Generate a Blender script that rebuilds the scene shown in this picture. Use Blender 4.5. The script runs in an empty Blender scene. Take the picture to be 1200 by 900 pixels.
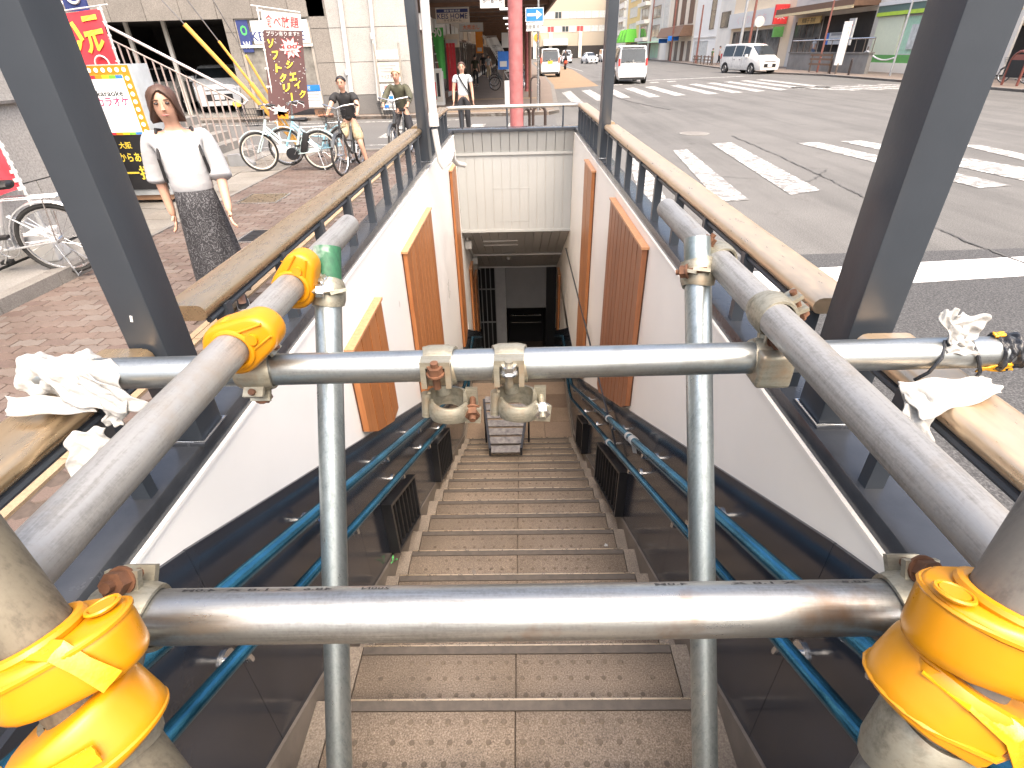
import bpy, bmesh, math, random
from mathutils import Vector, Matrix, Euler
random.seed(7)
SC = bpy.context.scene
COL = SC.collection
R = math.radians

# ---------------------------------------------------------------- camera, sky, sun, exposure
cam = bpy.data.objects.new('camera', bpy.data.cameras.new('camera'))
COL.objects.link(cam)
cam.data.sensor_width = 36.0
cam.data.lens = 18.6
cam.data.clip_start = 0.02
cam.data.clip_end = 2000
cam.matrix_world = Matrix([[0.999735, 0.015509, 0.017001, 0.033], [0.006154, 0.531708, -0.846905, 0.0], [-0.022174, 0.846786, 0.531472, 1.72], [0, 0, 0, 1]])
SC.camera = cam

SUN_EL, SUN_AZ = R(60), R(158)        # azimuth measured clockwise from +Y (along the stairs)
w = bpy.data.worlds.new('World'); SC.world = w
w.use_nodes = True
wn = w.node_tree.nodes; wl = w.node_tree.links
sky = wn.new('ShaderNodeTexSky'); sky.sky_type = 'NISHITA'; sky.sun_disc = False
sky.sun_elevation = SUN_EL; sky.sun_rotation = SUN_AZ
sky.dust_density = 9.0; sky.air_density = 1.0; sky.ozone_density = 0.0
wl.new(sky.outputs[0], wn['Background'].inputs[0])
wn['Background'].inputs[1].default_value = 0.15
sd = bpy.data.lights.new('sun', 'SUN'); sun = bpy.data.objects.new('sun', sd); COL.objects.link(sun)
sd.energy = 0.5; sd.angle = R(95); sd.color = (1.0, 0.96, 0.90)
sun.rotation_euler = (R(90) - SUN_EL, 0, -SUN_AZ + math.pi)
sun.location = (6, -4, 20)
SC.view_settings.view_transform = 'Standard'
SC.view_settings.look = 'None'
SC.view_settings.exposure = 1.75
SC.view_settings.gamma = 1.0
SC.render.engine = 'CYCLES'
SC.cycles.max_bounces = 8
SC.cycles.diffuse_bounces = 5

# ---------------------------------------------------------------- materials
def _nt(name):
    m = bpy.data.materials.new(name); m.use_nodes = True
    return m, m.node_tree.nodes, m.node_tree.links, m.node_tree.nodes['Principled BSDF']

def _mapped(N, L, stretch=(1, 1, 1), rot=(0, 0, 0)):
    tc = N.new('ShaderNodeTexCoord'); mp = N.new('ShaderNodeMapping')
    mp.inputs['Scale'].default_value = stretch; mp.inputs['Rotation'].default_value = rot
    L.new(tc.outputs['Object'], mp.inputs['Vector']); return mp.outputs[0]

def _noise(N, L, vec, scale, detail=5, rough=.6):
    n = N.new('ShaderNodeTexNoise'); n.inputs['Scale'].default_value = scale
    n.inputs['Detail'].default_value = detail; n.inputs['Roughness'].default_value = rough
    L.new(vec, n.inputs['Vector']); return n.outputs[0]

def _ramp(N, L, fac, stops):
    r = N.new('ShaderNodeValToRGB'); e = r.color_ramp.elements
    while len(e) < len(stops): e.new(.5)
    for i, (p, c) in enumerate(stops):
        e[i].position = p; e[i].color = (c[0], c[1], c[2], 1)
    L.new(fac, r.inputs[0]); return r.outputs[0]

def sc3(c, k): return tuple(max(0, min(1, a * k)) for a in c)

def M(name, col, rough=.5, metal=0., var=.12, scale=6., bump=0., bscale=60., stretch=(1, 1, 1), coat=0., rvar=.08, spec=.5, alpha=None, trans=0.):
    m, N, L, B = _nt(name)
    v = _mapped(N, L, stretch)
    n = _noise(N, L, v, scale)
    c = _ramp(N, L, n, [(.3, sc3(col, 1 - var)), (.7, sc3(col, 1 + var))])
    L.new(c, B.inputs['Base Color'])
    mr = N.new('ShaderNodeMapRange'); L.new(n, mr.inputs[0])
    mr.inputs[1].default_value = .3; mr.inputs[2].default_value = .7
    mr.inputs[3].default_value = max(.02, rough - rvar); mr.inputs[4].default_value = min(1, rough + rvar)
    L.new(mr.outputs[0], B.inputs['Roughness'])
    B.inputs['Metallic'].default_value = metal
    B.inputs['Coat Weight'].default_value = coat
    B.inputs['Specular IOR Level'].default_value = spec
    B.inputs['Transmission Weight'].default_value = trans
    if bump:
        b = N.new('ShaderNodeBump'); b.inputs['Strength'].default_value = bump; b.inputs['Distance'].default_value = .01
        L.new(_noise(N, L, v, bscale, 6), b.inputs['Height']); L.new(b.outputs[0], B.inputs['Normal'])
    return m

def MSPECK(name, base, dark, light, scale=220., rough=.75, bump=.25, big=.18, bigscale=1.2, bigcol=None, vary=0):
    """stone or asphalt: fine aggregate speckle plus broad stains"""
    m, N, L, B = _nt(name)
    v = N.new('ShaderNodeNewGeometry').outputs['Position']
    f = _noise(N, L, v, scale, 3, .75)
    c = _ramp(N, L, f, [(.32, dark), (.5, base), (.68, light)])
    if vary:
        oi = N.new('ShaderNodeObjectInfo'); h = N.new('ShaderNodeMix'); h.data_type = 'RGBA'; h.blend_type = 'MULTIPLY'; h.inputs[0].default_value = 1
        L.new(c, h.inputs[6]); L.new(_ramp(N, L, oi.outputs['Random'], [(0, (1 - vary,) * 3), (1, (1 + vary * .6,) * 3)]), h.inputs[7]); c = h.outputs[2]
    g = _noise(N, L, v, bigscale, 6, .65)
    k = _ramp(N, L, g, [(.3, (1 - big,) * 3 if bigcol is None else bigcol), (.65, (1, 1, 1))])
    mx = N.new('ShaderNodeMix'); mx.data_type = 'RGBA'; mx.blend_type = 'MULTIPLY'; mx.inputs[0].default_value = 1
    L.new(c, mx.inputs[6]); L.new(k, mx.inputs[7]); L.new(mx.outputs[2], B.inputs['Base Color'])
    B.inputs['Roughness'].default_value = rough
    b = N.new('ShaderNodeBump'); b.inputs['Strength'].default_value = bump; b.inputs['Distance'].default_value = .004
    L.new(f, b.inputs['Height']); L.new(b.outputs[0], B.inputs['Normal'])
    return m

def MEMIT(name, col, s=1.):
    m, N, L, B = _nt(name)
    B.inputs['Base Color'].default_value = (*col, 1); B.inputs['Roughness'].default_value = .4
    B.inputs['Emission Color'].default_value = (*col, 1); B.inputs['Emission Strength'].default_value = s
    return m

def MGALV(name, light, dark, rough=.38, stain=None, axis='X', metal=.75):
    """hot-dip galvanised tube: streaks along the tube, spangle, grime"""
    m, N, L, B = _nt(name)
    st = {'X': (1.5, 30, 30), 'Y': (30, 1.5, 30), 'Z': (30, 30, 1.5)}[axis]
    v = _mapped(N, L, st); v0 = _mapped(N, L)
    s = _noise(N, L, v, 3.2, 6, .7); g = _noise(N, L, v0, 9., 6, .7); sp = _noise(N, L, v0, 260., 2, .6)
    a = N.new('ShaderNodeMath'); a.operation = 'MULTIPLY_ADD'; a.inputs[1].default_value = .55; L.new(s, a.inputs[0])
    b2 = N.new('ShaderNodeMath'); b2.operation = 'MULTIPLY'; b2.inputs[1].default_value = .3; L.new(g, b2.inputs[0]); L.new(b2.outputs[0], a.inputs[2])
    a2 = N.new('ShaderNodeMath'); a2.operation = 'MULTIPLY_ADD'; a2.inputs[1].default_value = .15; L.new(sp, a2.inputs[0]); L.new(a.outputs[0], a2.inputs[2])
    c = _ramp(N, L, a2.outputs[0], [(.36, dark), (.52, light), (.64, sc3(light, 1.1))])
    if stain:
        sf = _ramp(N, L, _noise(N, L, v0, 5.5, 5, .7), [(.56, (0, 0, 0)), (.7, (1, 1, 1))])
        mx = N.new('ShaderNodeMix'); mx.data_type = 'RGBA'; mx.inputs[7].default_value = (*stain, 1)
        L.new(sf, mx.inputs[0]); L.new(c, mx.inputs[6]); c = mx.outputs[2]
    L.new(c, B.inputs['Base Color'])
    B.inputs['Metallic'].default_value = metal
    rr = N.new('ShaderNodeMapRange'); L.new(a2.outputs[0], rr.inputs[0]); rr.inputs[1].default_value = .35; rr.inputs[2].default_value = .65
    rr.inputs[3].default_value = rough + .16; rr.inputs[4].default_value = rough - .06; L.new(rr.outputs[0], B.inputs['Roughness'])
    bp = N.new('ShaderNodeBump'); bp.inputs['Strength'].default_value = .22; bp.inputs['Distance'].default_value = .002
    L.new(a2.outputs[0], bp.inputs['Height']); L.new(bp.outputs[0], B.inputs['Normal'])
    return m

def MWOOD(name, a, b):
    m, N, L, B = _nt(name)
    v = _mapped(N, L, (14, 14, 1.1))
    n = _noise(N, L, v, 5., 7, .65)
    oi = N.new('ShaderNodeObjectInfo')
    ad = N.new('ShaderNodeMath'); ad.operation = 'MULTIPLY_ADD'; ad.inputs[1].default_value = .22; L.new(oi.outputs['Random'], ad.inputs[0]); L.new(n, ad.inputs[2])
    c = _ramp(N, L, ad.outputs[0], [(.38, a), (.78, b)])
    L.new(c, B.inputs['Base Color']); B.inputs['Roughness'].default_value = .42
    bp = N.new('ShaderNodeBump'); bp.inputs['Strength'].default_value = .12; bp.inputs['Distance'].default_value = .002
    L.new(n, bp.inputs['Height']); L.new(bp.outputs[0], B.inputs['Normal'])
    return m

def MPAVER(name, cols, rough=.85, scale=160):
    """one colour out of a range per paver (per object and per loose piece)"""
    m, N, L, B = _nt(name)
    oi = N.new('ShaderNodeObjectInfo'); ge = N.new('ShaderNodeNewGeometry')
    ad = N.new('ShaderNodeMath'); ad.operation = 'ADD'; L.new(oi.outputs['Random'], ad.inputs[0]); L.new(ge.outputs['Random Per Island'], ad.inputs[1])
    fr = N.new('ShaderNodeMath'); fr.operation = 'FRACT'; L.new(ad.outputs[0], fr.inputs[0])
    c = _ramp(N, L, fr.outputs[0], [(i / (len(cols) - 1), k) for i, k in enumerate(cols)])
    tc = N.new('ShaderNodeTexCoord')
    v = _mapped(N, L); f = _noise(N, L, ge.outputs['Position'], scale, 3, .75)
    k = _ramp(N, L, f, [(.3, (.55, .55, .55)), (.5, (1, 1, 1)), (.72, (1.25, 1.25, 1.25))])
    mx = N.new('ShaderNodeMix'); mx.data_type = 'RGBA'; mx.blend_type = 'MULTIPLY'; mx.inputs[0].default_value = .8
    L.new(c, mx.inputs[6]); L.new(k, mx.inputs[7])
    g = _ramp(N, L, _noise(N, L, ge.outputs['Position'], 1.6, 6, .7), [(.32, (.72, .7, .68)), (.6, (1, 1, 1))])
    m2 = N.new('ShaderNodeMix'); m2.data_type = 'RGBA'; m2.blend_type = 'MULTIPLY'; m2.inputs[0].default_value = 1
    L.new(mx.outputs[2], m2.inputs[6]); L.new(g, m2.inputs[7]); L.new(m2.outputs[2], B.inputs['Base Color'])
    B.inputs['Roughness'].default_value = rough
    bp = N.new('ShaderNodeBump'); bp.inputs['Strength'].default_value = .3; bp.inputs['Distance'].default_value = .003
    L.new(f, bp.inputs['Height']); L.new(bp.outputs[0], B.inputs['Normal'])
    return m

def MPAINT(name, paint, under, wear=.5, scale=9.):
    """worn road paint: the asphalt shows through in flakes"""
    m, N, L, B = _nt(name)
    v = _mapped(N, L)
    n = _noise(N, L, v, scale, 9, .78); f = _noise(N, L, v, 170, 3, .7)
    ad = N.new('ShaderNodeMath'); ad.operation = 'MULTIPLY_ADD'; ad.inputs[1].default_value = .35; L.new(f, ad.inputs[0]); L.new(n, ad.inputs[2])
    c = _ramp(N, L, ad.outputs[0], [(wear + .12, under), (wear + .19, paint)])
    L.new(c, B.inputs['Base Color']); B.inputs['Roughness'].default_value = .7
    return m

WHITE = M('white panel', (.85, .84, .81), .35, var=.03, scale=2.5, bump=.02, bscale=300)
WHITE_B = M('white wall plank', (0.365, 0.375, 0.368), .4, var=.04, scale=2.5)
WHITE_R = M('white panel warm', (.87, .82, .73), .38, var=.03, scale=2.5, bump=.02, bscale=300)
SEAM = M('joint shadow gap', (.45, .43, .40), .7)
DARKTILE = M('dark glossy cladding', (.026, .030, .040), .17, var=.2, scale=3, bump=.012, bscale=40, rvar=.05)
STEEL = M('dark painted steel', (0.038, 0.046, 0.057), .32, var=.07, scale=5, bump=.05, bscale=30, rvar=.03)
STEELCAP = M('dark painted coping', (0.043, 0.047, 0.054), .22, var=.22, scale=9, bump=.06, bscale=30, rvar=.07)
RAILM = M('weathered bronze steel rail', (0.533, 0.392, 0.239), .30, .85, var=.07, scale=60, bump=.012, bscale=160, rvar=.08, stretch=(1, .25, 1))
RAILP = M('pale peach weathered steel rail', (0.671, 0.508, 0.341), .34, .75, var=.10, scale=60, bump=.015, bscale=160, rvar=.08, stretch=(1, .25, 1))
RAILM2 = MGALV('bright steel rail', (.66, .62, .55), (.45, .41, .35), .30, axis='X', metal=.8)
GALV = MGALV('galvanised tube', (0.383, 0.405, 0.405), (0.214, 0.23, 0.234), .32, stain=(0.275, 0.283, 0.26), axis='X', metal=.92)
GALVY = MGALV('galvanised tube weathered', (.335, .33, .315), (.165, .16, .15), .46, stain=(.31, .28, .24), axis='Y', metal=.55)
GALVZ = MGALV('galvanised tube clean', (0.428, 0.474, 0.474), (0.252, 0.291, 0.291), .30, stain=(0.23, 0.268, 0.245), axis='Z', metal=.9)
GALVRUST = MGALV('galvanised tube with rusty weld', (0.359, 0.359, 0.344), (0.187, 0.184, 0.172), .30, stain=(0.269, 0.187, 0.128), axis='X', metal=.9)
OLDPIPE = MGALV('old brown pipe', (.17, .15, .11), (.075, .065, .05), .5, stain=(.22, .21, .20), axis='Z', metal=.35)
GREYPIPE = MGALV('old grey pipe', (.16, .155, .14), (.09, .085, .08), .5, stain=(.13, .11, .09), axis='Z', metal=.35)
CLAMPM = MGALV('cast clamp', (0.315, 0.297, 0.234), (0.153, 0.14, 0.104), .38, stain=(0.306, 0.216, 0.135), axis='X', metal=.6)
RUST = M('rusty bolt', (.13, .06, .032), .7, .3, var=.4, scale=60)
YELLOW = M('yellow plastic', (.52, .215, .003), .32, var=.05, scale=12, bump=.02, bscale=60, rvar=.06)
YTAPE = M('yellow tape', (.58, .285, .008), .28, var=.08, scale=20, bump=.15, bscale=40)
GREENPAINT = MGALV('chipped green paint', (.028, .125, .062), (.02, .075, .045), .5, stain=(.55, .60, .56), axis='Z', metal=.1)
RAG = M('white rag', (0.361, 0.361, 0.35), .9, var=.10, scale=14, bump=.5, bscale=60)
BLACKTAPE = M('black tape', (.016, .018, .022), .3, var=.3, scale=30, bump=.4, bscale=50)
BLUERAIL = M('blue film wrapped handrail', (.035, .155, .25), .18, .8, var=.55, scale=3.5, bump=.12, bscale=45, stretch=(3, 1, 1))
BLUEFILM = M('blue film', (.03, .10, .28), .25, 0, var=.4, scale=30, bump=.4, bscale=40)
STEPTILE = MSPECK('granite step tile', (0.213, 0.166, 0.123), (0.091, 0.067, 0.047), (0.372, 0.304, 0.237), 210, .6, .2, .30, 3.2, vary=.13)
STEPSTONE = MSPECK('step stone', (0.225, 0.184, 0.144), (0.126, 0.104, 0.081), (0.324, 0.279, 0.225), 170, .7, .2, .30, 2.5, vary=.12)
NOSING = M('dark rubber nosing', (.082, .068, .055), .6, var=.25, scale=30, bump=.1, bscale=120)
NOSEDGE = M('brass nosing edge', (.60, .47, .32), .3, .8, var=.15, scale=20)
BASEB = M('brown stone skirting', (.17, .145, .12), .5, var=.3, scale=9, bump=.06, bscale=80)
DOT = M('raised dots', (.115, .088, .062), .6, var=.2, scale=30)
ORANGE = MWOOD('orange timber', (0.273, 0.096, 0.029), (0.397, 0.157, 0.054))
ORANGETOP = MWOOD('orange timber end grain', (.46, .22, .10), (.60, .32, .17))
REDWOOD = MWOOD('red brown timber', (0.215, 0.08, 0.033), (0.319, 0.127, 0.056))
BLACK = M('black', (.012, .012, .013), .5, var=.2)
BLACKMET = M('black metal', (.02, .021, .024), .35, .2, var=.2, bump=.03)
GREYWALL = M('grey plaster', (.22, .22, .22), .8, var=.06)
DARKFLOOR = M('dark floor', (.10, .075, .055), .5, var=.2, scale=4)
PLASTIC = M('off white plastic', (0.576, 0.568, 0.544), .4, var=.05)
ASPHALT = MSPECK('worn asphalt', (0.119, 0.116, 0.109), (0.061, 0.059, 0.055), (0.194, 0.189, 0.182), 70, .85, .3, .22, .45)
def streak(m):
    N, L = m.node_tree.nodes, m.node_tree.links; B = N['Principled BSDF']; src = B.inputs['Base Color'].links[0].from_socket
    geo = N.new('ShaderNodeNewGeometry'); mp = N.new('ShaderNodeMapping'); mp.inputs['Scale'].default_value = (1.1, .07, 1); L.new(geo.outputs['Position'], mp.inputs['Vector'])
    k = _ramp(N, L, _noise(N, L, mp.outputs[0], 1.6, 5, .6), [(.36, (.80, .80, .80)), (.56, (1.04, 1.04, 1.04))])
    s = _ramp(N, L, _noise(N, L, geo.outputs['Position'], 2.4, 7, .75), [(.30, (.70, .69, .68)), (.42, (1, 1, 1))])
    for c in (k, s):
        x = N.new('ShaderNodeMix'); x.data_type = 'RGBA'; x.blend_type = 'MULTIPLY'; x.inputs[0].default_value = 1
        L.new(src, x.inputs[6]); L.new(c, x.inputs[7]); src = x.outputs[2]
    L.new(src, B.inputs['Base Color'])
streak(ASPHALT)
ASPHALTD = MSPECK('coarse dark asphalt', (0.05, 0.05, 0.05), (0.015, 0.015, 0.015), (0.129, 0.129, 0.129), 75, .8, .5, .15, .6)
ASPHALTL = MSPECK('side street asphalt', (0.106, 0.104, 0.102), (0.07, 0.07, 0.067), (0.154, 0.151, 0.146), 110, .85, .3, .15, .5)
TANLANE = MSPECK('tan lane surfacing', (0.236, 0.162, 0.095), (0.164, 0.104, 0.057), (0.295, 0.219, 0.146), 60, .85, .2, .15, .8)
LINEW = MPAINT('worn white road paint', (0.576, 0.569, 0.547), (0.158, 0.155, 0.148), .545, 8)
LINEW2 = MPAINT('fresh white road paint', (0.624, 0.616, 0.601), (0.125, 0.125, 0.125), .40, 9)
CRACK = M('crack filler', (.075, .073, .07), .8)
KERB = MSPECK('kerb stone', (0.202, 0.19, 0.174), (0.134, 0.123, 0.112), (0.269, 0.258, 0.241), 120, .85, .3, .35, 2)
PAVE = MPAVER('interlocking paver', [(0.122, 0.087, 0.072), (0.14, 0.104, 0.088), (0.11, 0.077, 0.066), (0.152, 0.122, 0.105), (0.127, 0.09, 0.074), (0.16, 0.136, 0.121), (0.122, 0.085, 0.071)])
JOINT = M('paver joint sand', (.075, .058, .048), .95, var=.3, scale=30)
FLAG = MPAVER('pale flagstone', [(0.199, 0.184, 0.158), (0.23, 0.215, 0.189), (0.179, 0.164, 0.141), (0.22, 0.199, 0.169)], .8, 90)
TANSTONE = MPAVER('tan edge stone', [(0.331, 0.245, 0.151), (0.36, 0.266, 0.173), (0.317, 0.238, 0.151)], .8, 120)
CONC = MSPECK('concrete', (0.231, 0.224, 0.211), (0.177, 0.17, 0.156), (0.286, 0.279, 0.265), 60, .85, .2, .3, 1.5)
PLAZA = MSPECK('arcade paving', (0.198, 0.156, 0.126), (0.144, 0.108, 0.09), (0.252, 0.204, 0.168), 40, .8, .2, .2, 1)
GRANITE = MSPECK('grey granite cladding', (0.399, 0.387, 0.365), (0.289, 0.281, 0.264), (0.51, 0.493, 0.468), 55, .55, .08, .2, .8, vary=.08)
GRANITED = MSPECK('dark granite plinth', (.15, .145, .14), (.09, .088, .085), (.22, .21, .2), 60, .5, .08, .2, .8)
GRANITEB = MSPECK('brown granite cladding', (0.23, 0.208, 0.183), (0.145, 0.132, 0.115), (0.323, 0.297, 0.264), 55, .55, .08, .25, .8, vary=.10)
GLASS = M('window glass', (.05, .06, .065), .06, 0, var=.3, scale=1.5, spec=.8)
CARGLASS = M('car glass', (.02, .025, .028), .05, 0, var=.3, scale=2, spec=.8)
WHITECAR = M('white car paint', (0.64, 0.656, 0.672), .25, var=.02, coat=.8)
PEARL = M('pearl white car paint', (0.64, 0.632, 0.608), .25, var=.02, coat=.8)
REDCAR = M('red car paint', (.35, .03, .05), .25, coat=.6)
TYRE = M('tyre rubber', (.02, .02, .02), .8, var=.2)
CHROME = M('bright metal', (.62, .63, .64), .22, .95, var=.08, scale=20)
LAMPRED = MEMIT('lit tail lamp', (.8, .06, .02), .7)
LAMPR = M('tail lamp lens', (.45, .03, .03), .2, coat=.5)
LAMPW = M('headlamp lens', (.70, .75, .80), .1, .1, coat=.8)
LAMPBLUE = M('blue headlamp trim', (.03, .06, .55), .2, coat=.5)
PLATEW = M('white number plate', (.78, .78, .76), .5)
PLATEY = M('yellow number plate', (.80, .55, .05), .5)
REDPAINT = M('dusty red painted pole', (.36, .125, .125), .5, var=.22, scale=7, bump=.08, bscale=30)
GUYYEL = M('yellow guy wire guard', (.85, .46, .10), .4, var=.08)
WIRE = M('steel wire', (.30, .29, .28), .4, .7)
SIGNB = M('blue sign face', (.02, .17, .62), .35)
SIGNW = M('white sign face', (0.656, 0.656, 0.64), .4, var=.03)
INK = M('black ink', (.02, .02, .022), .6)
INKB = M('navy ink', (.03, .045, .16), .6)
INKR = M('red ink', (.75, .05, .05), .6)
INKM = M('magenta ink', (.72, .02, .16), .6)
INKY = M('yellow ink', (.92, .70, .08), .6)
INKG = M('grey ink', (.30, .30, .30), .6)
INKGR = M('green ink', (.08, .45, .12), .6)
BROWNCLOTH = M('brown banner cloth', (.115, .062, .062), .85, var=.1, scale=5)
REDCLOTH = M('red banner cloth', (.72, .05, .07), .85, var=.1, scale=5)
ORANGEP = M('orange sign border', (.80, .28, .03), .45)
BULB = MEMIT('sign bulb', (1, .90, .55), .7)
STAIRRAIL = M('brown grey painted railing', (.33, .28, .26), .45, var=.1)
STAIRRAILT = M('pale railing tube', (.55, .50, .49), .4, var=.1)
SKIN = M('skin', (.56, .33, .235), .5, var=.06, scale=20)
HAIRB = M('brown hair', (.075, .038, .025), .5, var=.3, scale=40, stretch=(1, 1, .3))
HAIRK = M('black hair', (.018, .015, .014), .5, var=.3, scale=40)
BLOUSE = M('white cotton', (0.399, 0.407, 0.422), .85, var=.06, scale=9, bump=.9, bscale=11)
TEEGREY = M('pale grey cotton', (.50, .53, .55), .85, var=.06, scale=9, bump=.3, bscale=14)
TEEBLACK = M('black cotton', (.022, .022, .024), .85, var=.2, bump=.3, bscale=14)
OLIVE = M('olive cotton', (.07, .07, .045), .85, var=.35, scale=14)
SHORTS = M('checked beige cotton', (.42, .34, .22), .85, var=.35, scale=24)
TROUSER = M('black trousers', (.022, .022, .026), .8, var=.15)
SHOE = M('black shoe', (.03, .03, .032), .6)
SOLE = M('pale sole', (.7, .68, .64), .6)
EYE = M('eye', (.03, .02, .02), .3)
LIP = M('lip', (.42, .16, .14), .5)

def MLACE(name):
    m, N, L, B = _nt(name)
    v = _mapped(N, L, (1, 1, .8))
    vo = N.new('ShaderNodeTexVoronoi'); vo.inputs['Scale'].default_value = 22; vo.feature = 'SMOOTH_F1'
    L.new(v, vo.inputs['Vector'])
    n = _noise(N, L, v, 45, 4, .7)
    wv = N.new('ShaderNodeMath'); wv.operation = 'MULTIPLY_ADD'; wv.inputs[1].default_value = .6; L.new(n, wv.inputs[0]); L.new(vo.outputs['Distance'], wv.inputs[2])
    s = N.new('ShaderNodeMath'); s.operation = 'SINE'; m3 = N.new('ShaderNodeMath'); m3.operation = 'MULTIPLY'; m3.inputs[1].default_value = 34
    L.new(wv.outputs[0], m3.inputs[0]); L.new(m3.outputs[0], s.inputs[0])
    c = _ramp(N, L, s.outputs[0], [(.72, (.016, .016, .019)), (.95, (.13, .13, .14))])
    L.new(c, B.inputs['Base Color']); B.inputs['Roughness'].default_value = .8
    return m
LACE = MLACE('black lace')

# ---------------------------------------------------------------- mesh builder
class MB:
    def __init__(s): s.v = []; s.f = []; s.mi = []; s.k = 0
    def mat(s, k): s.k = k; return s
    def add(s, vs, fs):
        o = len(s.v); s.v += [tuple(p) for p in vs]
        for f in fs: s.f.append(tuple(o + i for i in f)); s.mi.append(s.k)
        return s
    def box(s, x0, x1, y0, y1, z0, z1):
        v = [(x, y, z) for z in (z0, z1) for y in (y0, y1) for x in (x0, x1)]
        return s.add(v, [(0, 2, 3, 1), (4, 5, 7, 6), (0, 1, 5, 4), (2, 6, 7, 3), (0, 4, 6, 2), (1, 3, 7, 5)])
    def obox(s, c, size, rot=None):
        h = [a / 2 for a in size]; m = rot or Matrix.Identity(3)
        v = [Vector(c) + m @ Vector((x, y, z)) for z in (-h[2], h[2]) for y in (-h[1], h[1]) for x in (-h[0], h[0])]
        return s.add(v, [(0, 2, 3, 1), (4, 5, 7, 6), (0, 1, 5, 4), (2, 6, 7, 3), (0, 4, 6, 2), (1, 3, 7, 5)])
    def bar(s, p, q, wx, wy, up=(0, 0, 1)):
        p, q = Vector(p), Vector(q); d = (q - p).normalized(); a = d.cross(Vector(up))
        if a.length < 1e-4: a = d.cross(Vector((0, 1, 0)))
        a.normalize(); b = a.cross(d)
        v = [e + a * (i * wx / 2) + b * (j * wy / 2) for e in (p, q) for i, j in ((-1, -1), (1, -1), (1, 1), (-1, 1))]
        return s.add(v, [(3, 2, 1, 0), (4, 5, 6, 7), (0, 1, 5, 4), (1, 2, 6, 5), (2, 3, 7, 6), (3, 0, 4, 7)])
    def tube(s, p, q, r, r2=None, n=14, caps=True):
        return s.path([p, q], [r, r if r2 is None else r2], n, caps)
    def path(s, pts, r, n=12, caps=True, closed=False):
        P = [Vector(p) for p in pts]; m = len(P)
        rr = r if isinstance(r, (list, tuple)) else [r] * m
        vs = []; prev = None
        for i, p in enumerate(P):
            if closed: d = (P[(i + 1) % m] - P[i - 1])
            elif i == 0: d = P[1] - P[0]
            elif i == m - 1: d = P[-1] - P[-2]
            else: d = (P[i + 1] - p).normalized() + (p - P[i - 1]).normalized()
            d.normalize()
            if prev is None:
                a = d.cross(Vector((0, 0, 1)))
                if a.length < .05: a = d.cross(Vector((0, 1, 0)))
            else: a = prev - d * prev.dot(d)
            a.normalize(); prev = a; b = d.cross(a)
            for j in range(n):
                t = 2 * math.pi * j / n
                vs.append(p + (a * math.cos(t) + b * math.sin(t)) * rr[i])
        fs = []
        for i in range(m if closed else m - 1):
            k = (i + 1) % m
            for j in range(n):
                fs.append((i * n + j, i * n + (j + 1) % n, k * n + (j + 1) % n, k * n + j))
        if caps and not closed:
            fs.append(tuple(range(n))[::-1]); fs.append(tuple((m - 1) * n + j for j in range(n)))
        return s.add(vs, fs)
    def loft(s, rings, caps=True, closed=True):
        n = len(rings[0]); vs = [p for r in rings for p in r]; fs = []
        for i in range(len(rings) - 1):
            for j in range(n if closed else n - 1):
                fs.append((i * n + j, i * n + (j + 1) % n, (i + 1) * n + (j + 1) % n, (i + 1) * n + j))
        if caps and closed:
            fs.append(tuple(range(n))[::-1]); fs.append(tuple((len(rings) - 1) * n + j for j in range(n)))
        return s.add(vs, fs)
    def prism(s, poly, axis, a, b):
        def pt(u, v, w):
            return {'X': (w, u, v), 'Y': (u, w, v), 'Z': (u, v, w)}[axis]
        n = len(poly)
        vs = [pt(u, v, a) for u, v in poly] + [pt(u, v, b) for u, v in poly]
        fs = [tuple(range(n))[::-1], tuple(range(n, 2 * n))] + [(j, (j + 1) % n, n + (j + 1) % n, n + j) for j in range(n)]
        return s.add(vs, fs)
    def ball(s, c, r, nu=12, nv=8):
        rx, ry, rz = r if isinstance(r, (list, tuple)) else (r, r, r)
        vs = [(c[0], c[1], c[2] - rz)]
        for i in range(1, nv):
            t = -math.pi / 2 + math.pi * i / nv
            for j in range(nu):
                u = 2 * math.pi * j / nu
                vs.append((c[0] + rx * math.cos(t) * math.cos(u), c[1] + ry * math.cos(t) * math.sin(u), c[2] + rz * math.sin(t)))
        vs.append((c[0], c[1], c[2] + rz)); fs = []
        for j in range(nu): fs.append((0, 1 + (j + 1) % nu, 1 + j))
        for i in range(nv - 2):
            for j in range(nu):
                a = 1 + i * nu; fs.append((a + j, a + (j + 1) % nu, a + nu + (j + 1) % nu, a + nu + j))
        a = 1 + (nv - 2) * nu
        for j in range(nu): fs.append((a + j, a + (j + 1) % nu, len(vs) - 1))
        return s.add(vs, fs)
    def torus(s, c, axis, R_, r, n=24, m=8):
        ax = Vector(axis).normalized(); a = ax.cross(Vector((0, 0, 1)))
        if a.length < .05: a = ax.cross(Vector((0, 1, 0)))
        a.normalize(); b = ax.cross(a)
        return s.path([Vector(c) + (a * math.cos(2 * math.pi * i / n) + b * math.sin(2 * math.pi * i / n)) * R_ for i in range(n)], r, m, closed=True)
    def disc(s, c, axis, r, h, n=12):
        c = Vector(c); ax = Vector(axis).normalized()
        return s.tube(c - ax * h / 2, c + ax * h / 2, r, n=n)
    def quad(s, *p): return s.add(p, [tuple(range(len(p)))])
    def slab(s, pts, t):
        """a flat polygon given a thickness t against its normal"""
        P = [Vector(p) for p in pts]; n = (P[1] - P[0]).cross(P[2] - P[0]).normalized(); m = len(P)
        return s.add(P + [p - n * t for p in P], [tuple(range(m)), tuple(range(m, 2 * m))[::-1]] + [(j, m + j, m + (j + 1) % m, (j + 1) % m) for j in range(m)])
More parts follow.
